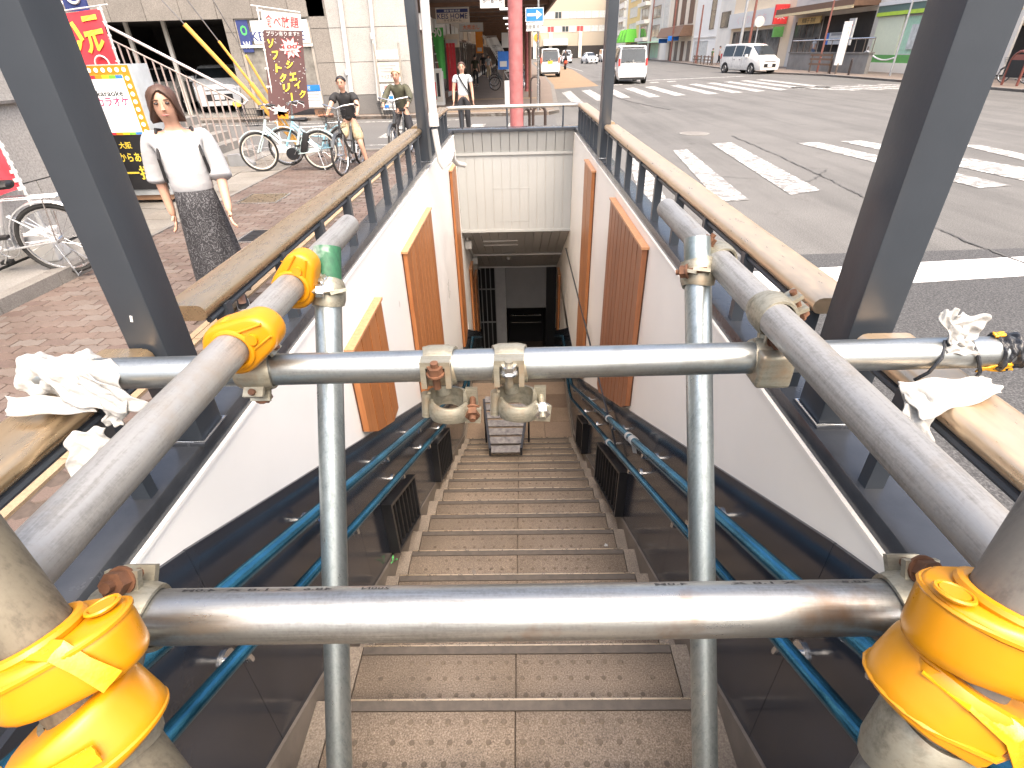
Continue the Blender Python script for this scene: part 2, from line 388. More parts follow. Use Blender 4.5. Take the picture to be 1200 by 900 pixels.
    def mesh(s, name, mats, off=(0, 0, 0), smooth=True, ang=35):
        me = bpy.data.meshes.new(name)
        ox, oy, oz = off
        me.from_pydata([(a - ox, b - oy, c - oz) for a, b, c in s.v], [], s.f)
        for m in (mats if isinstance(mats, (list, tuple)) else [mats]): me.materials.append(m)
        me.polygons.foreach_set('material_index', s.mi)
        me.update(); me.validate()
        bm = bmesh.new(); bm.from_mesh(me); bmesh.ops.recalc_face_normals(bm, faces=bm.faces); bm.to_mesh(me); bm.free()
        if smooth:
            me.polygons.foreach_set('use_smooth', [True] * len(me.polygons))
            me.set_sharp_from_angle(angle=R(ang))
        return me
    def part(s, name, mats, parent, world=True, label=None, smooth=True, ang=35):
        off = (0, 0, 0)
        if world:
            t = parent; off = Vector((0, 0, 0))
            while t: off += t.location; t = t.parent
        o = bpy.data.objects.new(name, s.mesh(name, mats, off, smooth, ang)); COL.objects.link(o)
        o.parent = parent
        if label: o['label'] = label
        return o
    def top(s, name, mats, label=None, cat=None, group=None, kind=None, base=None, smooth=True, ang=35):
        b = base or (0, 0, 0)
        o = bpy.data.objects.new(name, s.mesh(name, mats, b, smooth, ang)); COL.objects.link(o); o.location = b
        return tag(o, label, cat, group, kind)

def tag(o, label=None, cat=None, group=None, kind=None):
    for k, v in (('label', label), ('category', cat), ('group', group), ('kind', kind)):
        if v: o[k] = v
    return o
def thing(name, label, cat, loc=(0, 0, 0), rz=0, group=None, kind=None):
    o = bpy.data.objects.new(name, None); COL.objects.link(o); o.location = loc; o.rotation_euler = (0, 0, rz)
    o.empty_display_size = .1
    return tag(o, label, cat, group, kind)
def link_mesh(name, me, parent, loc=(0, 0, 0), rot=(0, 0, 0), scale=(1, 1, 1)):
    o = bpy.data.objects.new(name, me); COL.objects.link(o); o.parent = parent
    o.location = loc; o.rotation_euler = rot; o.scale = scale
    return o
KIDS = None
def kids(o): return [c for c in bpy.data.objects if c.parent == o]
def copy_tree(o, parent=None):
    c = o.copy(); COL.objects.link(c)
    if parent is not None: c.parent = parent
    for ch in kids(o): copy_tree(ch, c)
    return c
def bevelled(o, w=.004, seg=2, ang=40):
    """bevel the sharp edges of a finished mesh object in place"""
    bm = bmesh.new(); bm.from_mesh(o.data)
    bmesh.ops.remove_doubles(bm, verts=bm.verts, dist=1e-5)
    ed = [e for e in bm.edges if len(e.link_faces) == 2 and e.calc_face_angle(0) > R(ang)]
    bmesh.ops.bevel(bm, geom=ed, offset=w, segments=seg, affect='EDGES', profile=.6, clamp_overlap=True)
    bm.to_mesh(o.data); bm.free()
    o.data.polygons.foreach_set('use_smooth', [True] * len(o.data.polygons)); o.data.set_sharp_from_angle(angle=R(50))
    return o
_TC = {}
def text_mesh(body, bold=0.):
    if (body, bold) not in _TC:
        c = bpy.data.curves.new('lettering', 'FONT'); c.body = body; c.resolution_u = 2; c.offset = bold
        c.align_x = 'CENTER'; c.align_y = 'CENTER'
        o = bpy.data.objects.new('lettering', c); COL.objects.link(o)
        bpy.context.view_layer.update()
        dg = bpy.context.evaluated_depsgraph_get(); me = bpy.data.meshes.new_from_object(o.evaluated_get(dg))
        bpy.data.objects.remove(o); bpy.data.curves.remove(c)
        xs = [v.co.x for v in me.vertices]; ys = [v.co.y for v in me.vertices]
        vs = [((v.co.x - (min(xs) + max(xs)) / 2) / (max(xs) - min(xs)), (v.co.y - (min(ys) + max(ys)) / 2) / (max(ys) - min(ys))) for v in me.vertices]
        fs = [tuple(p.vertices) for p in me.polygons]
        _TC[(body, bold)] = (vs, fs); bpy.data.meshes.remove(me)
    return _TC[(body, bold)]
def letter(mb, body, c, U, V, wd, ht, bold=0., bend=None):
    """flat lettering centred on c, U to the right, V up, fitted to wd x ht"""
    vs, fs = text_mesh(body, bold); c = Vector(c); U = Vector(U).normalized(); V = Vector(V).normalized()
    n = U.cross(V)
    out = []
    for x, y in vs:
        p = c + U * (x * wd) + V * (y * ht)
        if bend: p = bend(x * wd, y * ht)
        out.append(p)
    mb.add(out, fs); return mb
def letters(body, c, U, V, wd, ht, m, parent, bold=0., name='lettering', world=True):
    return letter(MB(), body, c, U, V, wd, ht, bold).part(name, m, parent, world=world, smooth=False)
def egg(r1, r2, dx, n=20):
    """outline of the hull of a circle r1 at 0 and a circle r2 at dx"""
    a = math.acos(max(-1, min(1, (r1 - r2) / dx))); out = []
    for i in range(n // 2 + 1):
        t = a + (2 * math.pi - 2 * a) * i / (n // 2); out.append((r1 * math.cos(t), r1 * math.sin(t)))
    for i in range(n // 2 + 1):
        t = -a + 2 * a * i / (n // 2); out.append((dx + r2 * math.cos(t), r2 * math.sin(t)))
    return out

# ================================================================ THE GROUND
g = MB()      # carriageway as one sheet to the horizon, open where the stair pit goes down
def sheet(mb, x0, x1, y0, y1, z): mb.quad((x0, y0, z), (x1, y0, z), (x1, y1, z), (x0, y1, z))
HX, HY0, HY1 = .74, -1.25, 6.42
for x0, x1, y0, y1 in ((-600, -HX, -300, 900), (HX, 600, -300, 900), (-HX, HX, -300, HY0), (-HX, HX, HY1, 900)):
    sheet(g, x0, x1, y0, y1, -.10)
g.top('road', ASPHALT, kind='structure')
def slab_block(name, poly, top, mats, bot=-.16, hole=None):
    mb = MB(); n = len(poly)
    vs = [(x, y, top) for x, y in poly] + [(x, y, bot) for x, y in poly]
    if hole is None: mb.add(vs[:n], [tuple(range(n))])
    mb.add(vs, [(j, (j + 1) % n, n + (j + 1) % n, n + j) for j in range(n)])
    return mb
# near pavement, with the pit left open
pv = MB()
for x0, x1, y0, y1 in ((-9.5, -HX, -4, 12.35), (HX, 1.0, -4, 12.35), (-HX, HX, -4, HY0), (-HX, HX, HY1, 12.35)):
    sheet(pv, x0, x1, y0, y1, -.012)
pv.box(1.0, 1.004, -4, 12.35, -.16, -.012).box(-9.5, 1.0, 12.35, 12.354, -.16, -.012)
pavement = pv.top('pavement', JOINT, kind='structure')
# kerb stones round it
def kerb_run(mb, p, q, wd=.15, top=0.004, bot=-.14, ln=.6):
    p, q = Vector((*p, 0)), Vector((*q, 0)); d = q - p; n = max(1, round(d.length / ln)); d /= n
    u = d.normalized(); s = Vector((-u.y, u.x, 0))
    for i in range(n):
        a = p + d * i + u * .003; b = p + d * (i + 1) - u * .003
        o = [a, b, b + s * wd, a + s * wd]; t = [a + s * .012, b + s * .012, b + s * wd, a + s * wd]
        mb.add([(*k.xy, bot) for k in o] + [(*k.xy, top - .015) for k in o[:2]] + [(*k.xy, top) for k in t],
               [(0, 1, 5, 4), (4, 5, 7, 6), (6, 7, 8, 9), (0, 4, 6, 9, 3), (1, 2, 8, 7, 5), (2, 3, 9, 8)])
kb = MB()
kerb_run(kb, (1.0, -4), (1.0, 12.0)); kerb_run(kb, (.88, 12.5), (-9.5, 12.5)); kerb_run(kb, (1.0, 12.0), (.88, 12.5), ln=.3)
kb.part('kerb', KERB, pavement)
# wavy interlocking pavers: every row runs across the walkway
PL, PW = .215, .105
def paver_poly():
    a, hl, hw = .011, PL / 2 - .0028, PW / 2 - .0028
    top = [(-hl, hw), (-hl * .72, hw - a), (-hl * .28, hw + a), (hl * .0, hw), (hl * .28, hw - a), (hl * .72, hw + a), (hl, hw)]
    # long sides wave in step, so rows nest; the ends slant a little
    bot = [(x, y - 2 * hw) for x, y in top][::-1]
    return top + bot
PP = paver_poly()
def paver_mesh():
    mb = MB(); n = len(PP)
    c = [(x * .972, y * .945) for x, y in PP]
    vs = [(x, y, 0) for x, y in c] + [(x, y, -.004) for x, y in PP] + [(x, y, -.016) for x, y in PP]
    mb.add(vs, [tuple(range(n))] + [(j, n + j, n + (j + 1) % n, (j + 1) % n) for j in range(n)] + [(n + j, 2 * n + j, 2 * n + (j + 1) % n, n + (j + 1) % n) for j in range(n)])
    return mb.mesh('paver', PAVE, ang=25)
PM = paver_mesh()
CAMP = cam.matrix_world.translation; CAMI = cam.matrix_world.inverted()
cells = []
for j in range(int((12.2 + 1.0) / PW)):
    y = -1.0 + j * PW
    for i in range(int(3.3 / PL) + 1):
        x = -4.20 + i * PL + (PL / 2 if j % 2 else 0)
        if x > -.86 or -2.43 < x < -2.26: continue
        if y > 5.2 and x < -4.2 + .1 * 0: continue
        cells.append((x, y))
def px_size(c):
    p = CAMI @ Vector((c[0], c[1], 0))
    if p.z > -.3: return 0
    sx, sy = p.x / -p.z, p.y / -p.z
    if abs(sx) > .985 or abs(sy) > .74: return 0
    if c[0] > -1.25 and c[1] < 3.2: return 0
    return 1 / p.z ** 2 / abs(p.z)
cells.sort(key=px_size, reverse=True)
for c in cells[:300]:
    o = link_mesh('paver', PM, pavement, (c[0], c[1], random.uniform(-.0015, .002)), (random.uniform(-.006, .006), random.uniform(-.006, .006), random.choice((0, math.pi)) * 0 + random.uniform(-.008, .008)))
rest = MB()
n = len(PP); c9 = [(x * .972, y * .945) for x, y in PP]
for x0, y0 in cells[300:]:
    z0 = random.uniform(-.002, .001)
    rest.add([(x0 + x, y0 + y, z0) for x, y in c9] + [(x0 + x, y0 + y, z0 - .012) for x, y in PP], [tuple(range(n))] + [(j, n + j, n + (j + 1) % n, (j + 1) % n) for j in range(n)])
o = rest.part('pavers_beyond', PAVE, pavement); o['kind'] = 'stuff'
# tan grooved edging stones running along the walkway
for i in range(19):
    y = -.6 + i * .67
    mb = MB(); mb.box(-2.405, -2.352, y + .004, y + .666, -.012, .006).box(-2.346, -2.29, y + .004, y + .666, -.012, .004).box(-2.353, -2.345, y + .004, y + .666, -.012, -.004)
    mb.part('edging_stone', TANSTONE, pavement)
# pale flagstones of the forecourt
random.seed(11)
GX = [[-8.6 + i * .62 + (random.uniform(-.13, .13) if 0 < i < 7 else 0) for i in range(8)] for j in range(14)]
GY = [[5.3 + j * .53 + (random.uniform(-.1, .1) if 0 < j < 13 else 0) for i in range(8)] for j in range(14)]
for j in range(13):
    for i in range(7):
        q = [(GX[j][i], GY[j][i]), (GX[j][i + 1], GY[j][i + 1]), (GX[j + 1][i + 1], GY[j + 1][i + 1]), (GX[j + 1][i], GY[j + 1][i])]
        cx = sum(a for a, b in q) / 4; cy = sum(b for a, b in q) / 4
        q = [(cx + (a - cx) * .975, cy + (b - cy) * .972) for a, b in q]
        MB().prism(q, 'Z', -.014, random.uniform(.002, .008)).part('flagstone', FLAG, pavement, smooth=False)
MB().box(-4.27, -4.215, 5.25, 12.2, -.012, .009).part('edging_band', KERB, pavement)
# covers let into the paving
def cover(name, label, x0, x1, y0, y1, m, nb):
    t = thing(name, label, 'drain cover', ((x0 + x1) / 2, (y0 + y1) / 2, .006))
    f = MB(); f.box(x0, x1, y0, y0 + .03, 0, .010).box(x0, x1, y1 - .03, y1, 0, .010).box(x0, x0 + .03, y0 + .03, y1 - .03, 0, .010).box(x1 - .03, x1, y0 + .03, y1 - .03, 0, .010)
    f.part('frame', CHROME, t)
    MB().box(x0 + .03, x1 - .03, y0 + .03, y1 - .03, 0, .005).part('plate', BLACKMET, t)
    b = MB()
    for i in range(nb):
        y = y0 + .05 + (y1 - y0 - .1) * i / (nb - 1); b.box(x0 + .04, x1 - .04, y - .012, y + .012, .005, .009)
    b.part('ribs', m, t)
cover('drain_cover', 'brass coloured drain cover set in the paving behind the woman', -3.95, -3.35, 7.6, 8.2, NOSEDGE, 8)
cover('drain_grating', 'dark square grating let into the brick paving near the bronze rail', -3.12, -2.62, 5.75, 6.25, BLACKMET, 8)
# raised strip along the house wall on the pavement side
st = MB(); st.prism([(-4.8, 2.0), (-4.38, 2.0), (-4.30, 5.2), (-4.8, 6.3)], 'Z', -.012, .10)
strip = st.top('pavement_strip', CONC, kind='structure')
kk = MB(); kerb_run(kk, (-4.30, 5.24), (-4.38, 2.0), top=.112, bot=-.012, ln=.6); kk.part('kerb', KERB, strip)

# far pavement beyond the side street (arcade side), and the pavement across the avenue
far = [(-40, 19.6), (1.1, 19.9), (1.5, 20.5), (2.25, 36), (2.6, 60), (3.2, 260), (-40, 260)]
fp = slab_block('x', far, 0, None); fpo = fp.top('arcade_pavement', PLAZA, kind='structure')
mb = MB()
for a, b in zip(far[:5], far[1:6]): kerb_run(mb, a, b, .18, .006, -.14, 1.0)
mb.part('kerb', KERB, fpo)
MB().box(-10, .9, 20.6, 20.72, 0, .006).box(-2.9, .9, 25.9, 26.5, 0, .005).part('guide_strip', TANSTONE, fpo)
acr = [(20.6, 5), (60, 5), (60, 330), (30, 330), (24.4, 115), (21.9, 80), (19.4, 56), (19.2, 46), (20.5, 41), (20.4, 31), (20.2, 24)]
ap = slab_block('x', acr, .0, None); apo = ap.top('opposite_pavement', PLAZA, kind='structure')
mb = MB()
for a, b in zip(acr[3:], acr[4:] + acr[:1]): kerb_run(mb, a, b, .2, .006, -.14, 1.2)
mb.part('kerb', KERB, apo)

# asphalt differences and markings, each sheet 4 mm above the one below
def flat(name, polys, m, z, kind='structure'):
    mb = MB()
    for p in polys: mb.add([(a, b, z) for a, b in p], [tuple(range(len(p)))])
    return mb.top(name, m, kind=kind)
flat('side_street', [[(-60, 12.5), (1.0, 12.5), (1.3, 19.7), (-60, 19.5)]], ASPHALTL, -.096)
flat('asphalt_patch', [[(1.15, -6), (30, -6), (30, 5.75), (5.3, 5.36), (3.0, 5.30), (1.15, 5.2)]], ASPHALTD, -.096)
flat('tan_lane', [[(1.85, 33.6), (4.9, 35.9), (6.3, 68), (6.2, 120), (3.4, 120), (2.75, 60)]], TANLANE, -.096)
Q = []
Q += [[(3.28, 11.97), (3.6, 12.07), (3.24, 7.6), (2.8, 7.55)], [(4.33, 12.75), (4.8, 12.86), (4.46, 8.1), (3.92, 7.85)],
      [(2.2, 11.2), (2.5, 11.3), (2.1, 7.4), (1.72, 7.3)], [(6.11, 12.56, -0.1)[:2], (6.6, 12.61, -0.1)[:2], (7.24, 8.13, -0.1)[:2], (6.7, 8.01, -0.1)[:2]],
      [(7.1, 12.66, -0.1)[:2], (7.55, 12.71, -0.1)[:2], (8.61, 8.79, -0.1)[:2], (7.74, 7.8, -0.1)[:2]], [(9.09, 11.85, -0.1)[:2], (9.46, 11.79, -0.1)[:2], (9.37, 9.51, -0.1)[:2], (8.84, 8.9, -0.1)[:2]]]
flat('zebra_crossing', Q, LINEW, -.092)
Q = [[(2.34, 30.75), (2.89, 32.0), (2.75, 24.0), (2.3, 24.9)], [(3.47, 32.0), (4.0, 32.6), (3.95, 25.6), (3.4, 25.0)], [(4.75, 32.8), (5.3, 33.4), (5.05, 26.5), (4.5, 26)]]
for i in range(8):
    x = 5.9 + i * 1.25 + (.35 if i > 1 else 0)
    Q.append([(x, 33 + .75 * i), (x + .62, 33.5 + .75 * i), (x + .5, 26.6 + .45 * i), (x - .1, 26.2 + .45 * i)])
Q.append([(7, 40.6), (16, 43.5), (16.1, 42.9), (7.1, 40.1)])
for i in range(5): Q.append([(13.5 + i * 1.2, 30.2 + i * .2), (14.0 + i * 1.2, 30.6 + i * .2), (15.8 + i * 1.1, 27.6), (15.2 + i * 1.1, 27.3)])
for i in range(4): Q.append([(5.9 + i * 1.25, 37.0 + i * .7), (6.5 + i * 1.25, 37.3 + i * .7), (6.45 + i * 1.25, 36.4 + i * .7), (5.8 + i * 1.25, 36.1 + i * .7)])
flat('zebra_crossing', Q, LINEW, -.092)
flat('stop_line', [[(1.2, 4.72), (5.3, 5.13), (9, 5.5), (9, 5.0), (4.9, 4.62), (1.2, 4.22)]], LINEW2, -.092)
Q = [[(-30, 13.5), (.9, 13.7), (.9, 13.82), (-30, 13.62)], [(-30, 18.6), (-1.5, 18.9), (-1.5, 19.05), (-30, 18.75)]]
for i in range(4): Q.append([(-3.6 + i * 1.1, 15.0), (-3.2 + i * 1.1, 15.0), (-3.1 + i * 1.1, 17.6), (-3.5 + i * 1.1, 17.6)])
flat('side_street_lines', Q, LINEW, -.092)
Q = [[(6.7, 62), (6.85, 62), (6.9, 120), (6.75, 120)], [(9.9, 50), (10.05, 50), (11.3, 56), (11.15, 56)], [(12.3, 62), (12.45, 62), (13.6, 68), (13.45, 68)]]
flat('lane_lines', Q, LINEW, -.092)
def crack(pts, wd):
    out = []; P = []
    for a, b in zip(pts, pts[1:]):
        for i in range(14): P.append(Vector(a).lerp(Vector(b), i / 14) + Vector((random.uniform(-.025, .025), random.uniform(-.03, .03))))
    P.append(Vector(pts[-1]))
    for a, b in zip(P, P[1:]):
        d = (b - a).normalized(); s = Vector((-d.y, d.x)) * wd * random.uniform(.4, 1.1) / 2
        out.append([tuple(a - s), tuple(a + s), tuple(b + s), tuple(b - s)])
    return out
flat('road_cracks', crack([(4.32, 29.9), (4.67, 23.9), (5.34, 20.6)], .07) + crack([(5.16, 13.9), (5.1, 11.3), (4.94, 8.8), (4.8, 7.2), (4.81, 6.14), (4.8, 5.58), (4.86, 4.4)], .035) + crack([(3.4, 9.2), (4.6, 8.7), (5.3, 9.6)], .02), CRACK, -.088)
t = thing('manhole_cover', 'round pale manhole cover in the asphalt before the zebra crossing', 'manhole cover', (4.43, 14.45, -.1))
MB().disc((4.43, 14.45, -.094), (0, 0, 1), .36, .008, 28).part('rim', CONC, t)
MB().disc((4.43, 14.45, -.092), (0, 0, 1), .31, .010, 28).part('lid', KERB, t)

# ================================================================ THE STAIRS
K0Y, K0Z, TR, RI = .87, .02, .26, .1344        # nosing k: y = K0Y + k*TR, z = K0Z - k*RI
nz = lambda y: K0Z - RI / TR * (y - K0Y)
SX = .628
LZ = K0Z - 15 * RI; LY0, LY1 = K0Y + 15 * TR, 5.95
stairs = tag(bpy.data.objects.new('stairs', None), kind='structure'); COL.objects.link(stairs)
dotm = None
def dots_mesh(rows):
    mb = MB()
    for sx in (-1, 1):
        for r_ in range(rows):
            for i in range(9):
                x = sx * (.022 + i * .056 + (.0 if r_ % 2 else .012)); y = -.065 - r_ * .056
                if i > 6 and (r_ + i) % 3: continue
                mb.tube((x, y, .0), (x, y, .0022), .0085, .0065, n=8)
    return mb.mesh('anti_slip_dots', DOT)
DM = dots_mesh(3)
def half(k, x0, x1):
    mb = MB(); mb.box(x0, x1, -TR + .0025, -.035, -.022, 0); return mb
TILE = bevelled(half(0, -.556, -.0015).top('tmp', STEPTILE), .002, 1).data
TILE2 = bevelled(half(0, .0015, .556).top('tmp', STEPTILE), .002, 1).data
for o in [o for o in bpy.data.objects if o.name.startswith('tmp')]: bpy.data.objects.remove(o)
NOSE = MB().box(-.556, .556, -.0335, -.004, -.03, .0015).mat(1).box(-.556, .556, -.004, .001, -.02, .003).mesh('nosing', [NOSING, NOSEDGE])
SIDE = MB().box(-SX, -.5595, -TR + .0025, -.002, -.022, -.001).mesh('side_stone', STEPSTONE)
SIDE2 = MB().box(.5595, SX, -TR + .0025, -.002, -.022, -.001).mesh('side_stone', STEPSTONE)
BODY = MB().box(-SX - .02, SX + .02, -TR, -.003, -.30, -.022).mesh('step_body', STEPSTONE)
for k in range(-3, 16):
    y, z = K0Y + k * TR, K0Z - k * RI
    s = link_mesh('step', BODY, stairs, (0, y, z))
    for nm, me in (('tile', TILE), ('tile', TILE2), ('nosing', NOSE), ('side_stone', SIDE), ('side_stone', SIDE2)): link_mesh(nm, me, s)
    if k < 11: link_mesh('anti_slip_dots', DM, s)
# top platform behind the camera, and its steps up from the street
tp = MB(); tp.box(-SX - .02, SX + .02, -1.2, K0Y - 4 * TR, K0Z + 3 * RI - .5, K0Z + 4 * RI)
tp.box(-SX - .02, SX + .02, -1.5, -1.2, -.1, .38).box(-SX - .02, SX + .02, -1.8, -1.5, -.1, .19)
tp.part('platform', STEPSTONE, stairs)
# landing with large tiles
ld = MB().box(-.66, .66, LY0, LY1 - .001, LZ - .3, LZ - .012); ldo = ld.part('landing', DARKFLOOR, stairs)
LT = [MPAVER('landing tile', [(.20, .145, .10), (.25, .185, .135), (.15, .105, .075)], .45, 120)]
for j in range(4):
    for i in range(4):
        x = -.60 + i * .30; y = LY0 + j * .2975
        MB().box(x + .002, x + .298, y + .002, y + .2955, LZ - .012, LZ).part('tile', LT, ldo, smooth=False)
MB().box(-.65, -.602, LY0, LY1 - .002, LZ - .012, LZ - .001).box(.602, .65, LY0, LY1 - .002, LZ - .012, LZ - .001).part('side_stone', STEPSTONE, ldo)
for k in range(1, 9):
    z = LZ - k * RI
    MB().box(-.66, .66, LY1 + (k - 1) * TR, LY1 + k * TR, z - .3, z).mat(1).box(-.66, .66, LY1 + k * TR - .03, LY1 + k * TR + .001, z, z + .003).part('lower_step', [STEPSTONE, NOSING], stairs)
EZ = LZ - 8 * RI
MB().box(-.9, .9, LY1 + 8 * TR, 9.6, EZ - .3, EZ - .002).part('hall_floor', DARKFLOOR, stairs)

# ================================================================ THE WALLS OF THE PIT
WX, CT, WT = .635, 1.037, .992
lg = lambda y: nz(y) + .80                      # top edge of the dark cladding
YE = 6.2
def side_wall(sx, nm, label, wm):
    t = thing(nm, label, 'wall', (sx * .70, 2.5, 0))
    X = lambda a: sx * a
    def pr(mb, poly, a, b): return mb.prism(poly, 'X', *sorted((X(a), X(b))))
    # core, the part that stands above the pavement is clad dark on the street side
    pr(MB(), [(-1.2, -.3), (6.36, -.3), (6.36, CT - .05), (-1.2, CT - .05)], .672, .72).part('wall_core', DARKTILE, t)
    pr(MB(), [(-1.2, -.15), (6.3, -.15), (6.3, CT - .05), (-1.2, CT - .05)], .7205, .726).part('street_cladding', STEEL, t)
    pr(MB(), [(-1.2, -1.0), (YE, -4.6), (YE, -.3), (-1.2, -.3)], .672, .72).part('pit_core', CONC, t)
    # coping
    c = pr(MB(), [(-1.2, WT - .02), (6.28, WT - .02), (6.28, CT), (-1.2, CT)], .640, .735).part('coping', STEELCAP, t); bevelled(c, .004, 2)
    # white panelling
    y0 = .52
    top_in = [(y0, WT), (YE, WT), (YE, lg(LY1) + .0), (LY1, lg(LY0) - 0.0), (LY0, lg(LY0)), (y0, lg(y0))]
    cuts = [y0, 1.46, 3.06, 4.66, YE]
    def low(y): return lg(y) if y < LY0 else lg(LY0)
    for a, b in zip(cuts, cuts[1:]):
        ys = [y for y in (b, LY0, a) if a <= y <= b]
        poly = [(a + .0008, WT), (b - .0008, WT)] + [(min(max(y, a + .0008), b - .0008), low(y) - .01) for y in ys]
        pr(MB(), poly, WX, .672).part('white_panel', wm, t, smooth=False)
    pr(MB(), [(y0, WT - .006), (YE, WT - .006), (YE, WT + .002), (y0, WT + .002)], WX - .004, .655).part('edge_trim', wm, t)
    # dark cladding below, in tall sheets with a hairline joint
    ys = [-1.2, -.2, .7, 1.5, 2.3, 3.1, 3.9, 4.757, 5.4, 5.95]
    for a, b in zip(ys, ys[1:]):
        def tp(y): return min(lg(y), WT) if y < LY0 else lg(LY0)
        def bt(y): return max(nz(y), -9) - .05 if y < LY0 else LZ - .05
        br = [a] + ([.52] if a < .52 < b else []) + [b]
        poly = [(y + (.0007 if y == a else -.0007 if y == b else 0), tp(y)) for y in br] + [(b - .0007, bt(b)), (a + .0007, bt(a))]
        pr(MB(), poly, WX - .007, .672).part('dark_panel', DARKTILE, t, smooth=False)
    # stone skirting that follows the steps
    poly = [(-.18, nz(-.18) + .045), (LY0, nz(LY0) + .045), (LY1, LZ + .06), (LY1, LZ - .1), (LY0, LZ - .2), (-.18, nz(-.18) - .25)]
    pr(MB(), poly, SX - .010, WX - .0072).part('skirting', BASEB, t, smooth=False)
    return t
LW = side_wall(-1, 'entrance_wall', 'stair entrance side wall next to the brick pavement, brilliant white above dark cladding', WHITE)
RW = side_wall(1, 'entrance_wall', 'stair entrance side wall next to the road, beige white above dark cladding', WHITE_R)
# passage beyond
OZ = -.05; PE = 8.2
ceil_z = lambda y: OZ - (y - YE) * .575
for sx, m in ((-1, WHITE), (1, WHITE_R)):
    t = thing('passage_wall', ('white passage wall below the ceiling, on the side of the barred gate' if sx < 0 else 'white passage wall below the ceiling, on the side of the long black pole'), 'wall', (sx * .66, 7, -2))
    MB().prism([(YE, ceil_z(YE) + .1), (PE, ceil_z(PE) + .1), (PE, -2.3), (7.2, lg(LY0) - .52 * (7.2 - LY1)), (LY1, lg(LY0)), (YE - .25, lg(LY0))][:5] + [(YE, lg(LY0) - .13)], 'X', *sorted((sx * WX, sx * .75))).part('white_panel', m, t, smooth=False)
    MB().prism([(LY1, LZ - .1), (LY1, lg(LY0)), (YE, lg(LY0) - .13), (PE, lg(LY0) - .52 * (PE - LY1)), (PE, EZ - .1), (LY1 + 8 * TR, EZ - .1)], 'X', *sorted((sx * (WX - .007), sx * .76))).part('dark_panel', DARKTILE, t, smooth=False)
# back wall with vertical planks, a slightly leaning upper band and a shelf edge
bw = thing('entrance_back_wall', 'white planked end wall above the dark passage opening', 'wall', (0, YE, 0))
MB().box(-.735, .735, YE + .02, YE + .2, OZ, CT - .05).part('wall_core', CONC, bw)
cp = MB().box(-.735, .735, YE - .10, YE + .10, WT + .02, CT + .006).part('coping', STEELCAP, bw); bevelled(cp, .004, 2)
N = 13
for i in range(N):
    x0 = -WX + 2 * WX * i / N; x1 = -WX + 2 * WX * (i + 1) / N
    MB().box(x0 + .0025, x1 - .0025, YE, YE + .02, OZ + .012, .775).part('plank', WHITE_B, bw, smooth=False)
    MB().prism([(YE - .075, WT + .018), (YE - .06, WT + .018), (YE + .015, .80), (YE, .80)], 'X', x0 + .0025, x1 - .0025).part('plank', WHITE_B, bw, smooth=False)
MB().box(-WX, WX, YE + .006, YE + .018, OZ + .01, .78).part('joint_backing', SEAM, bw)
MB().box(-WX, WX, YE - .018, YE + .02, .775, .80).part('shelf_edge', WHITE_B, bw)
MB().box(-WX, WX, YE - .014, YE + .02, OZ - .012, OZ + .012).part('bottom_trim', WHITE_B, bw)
hm = MB()
for x0, x1, z0, z1 in ((-.26, .17, .42, .43), (-.26, .17, .055, .065), (-.26, -.25, .065, .42), (.16, .17, .065, .42)): hm.box(x0, x1, YE - .0025, YE + .001, z0, z1)
hm.part('hatch_frame', WHITE_B, bw)
# sloping passage ceiling of planks, with cross trims
ce = thing('passage_ceiling', 'sloping planked ceiling over the lower passage', 'ceiling', (0, 7, -.6))
cm = M('ceiling plank', (.34, .33, .31), .45, var=.05)
for i in range(12):
    x0 = -WX + 2 * WX * i / 12; x1 = x0 + 2 * WX / 12
    MB().prism([(YE + .02, ceil_z(YE + .02)), (PE, ceil_z(PE)), (PE, ceil_z(PE) + .03), (YE + .02, ceil_z(YE + .02) + .03)], 'X', x0 + .003, x1 - .003).part('plank', cm, ce, smooth=False)
MB().prism([(YE + .02, ceil_z(YE) + .02), (PE, ceil_z(PE) + .02), (PE, ceil_z(PE) + .06), (YE + .02, ceil_z(YE) + .06)], 'X', -WX, WX).part('backing', SEAM, ce)
for y in (7.32, 8.16):
    MB().bar((-WX, y, ceil_z(y) - .012), (WX, y, ceil_z(y) - .012), .02, .02).part('cross_trim', PLASTIC, ce)
for y in (6.62, 6.82):
    mb = MB(); mb.bar((-.42, y, ceil_z(y) - .006), (.02, y, ceil_z(y) - .006), .012, .012).part('slot_trim', PLASTIC, ce)
MB().disc((-.12, 7.55, ceil_z(7.55) - .01), (0, 0, 1), .03, .03).part('sprinkler', PLASTIC, ce)
for y, s in ((6.42, .085), (7.3, .075)):  # white speaker and camera housings, no light sources
    t = thing('wall_lamp', 'small white box lamp up in the passage corner, ' + ('the one close to the opening' if y < 7 else 'the one by the first cross trim'), 'lamp', (-.58, y, ceil_z(y) - .1))
    o = MB().box(-.63, -.63 + s, y, y + .10, ceil_z(y) - .16, ceil_z(y) - .06).part('housing', PLASTIC, t); bevelled(o, .015, 3)
    MB().tube((-.6, y + .05, ceil_z(y) - .06), (-.6, y + .05, ceil_z(y) + .01), .012, n=8).part('stem', PLASTIC, t)
MB().path([(-.60, 6.5, ceil_z(6.5) - .05), (-.61, 7.3, ceil_z(7.3) - .04), (-.61, 8.15, ceil_z(8.15) - .04)], .011, 8).top('ceiling_pipe', PLASTIC, 'thin white pipe along the corner of the passage ceiling', 'pipe', base=(0, 0, 0))
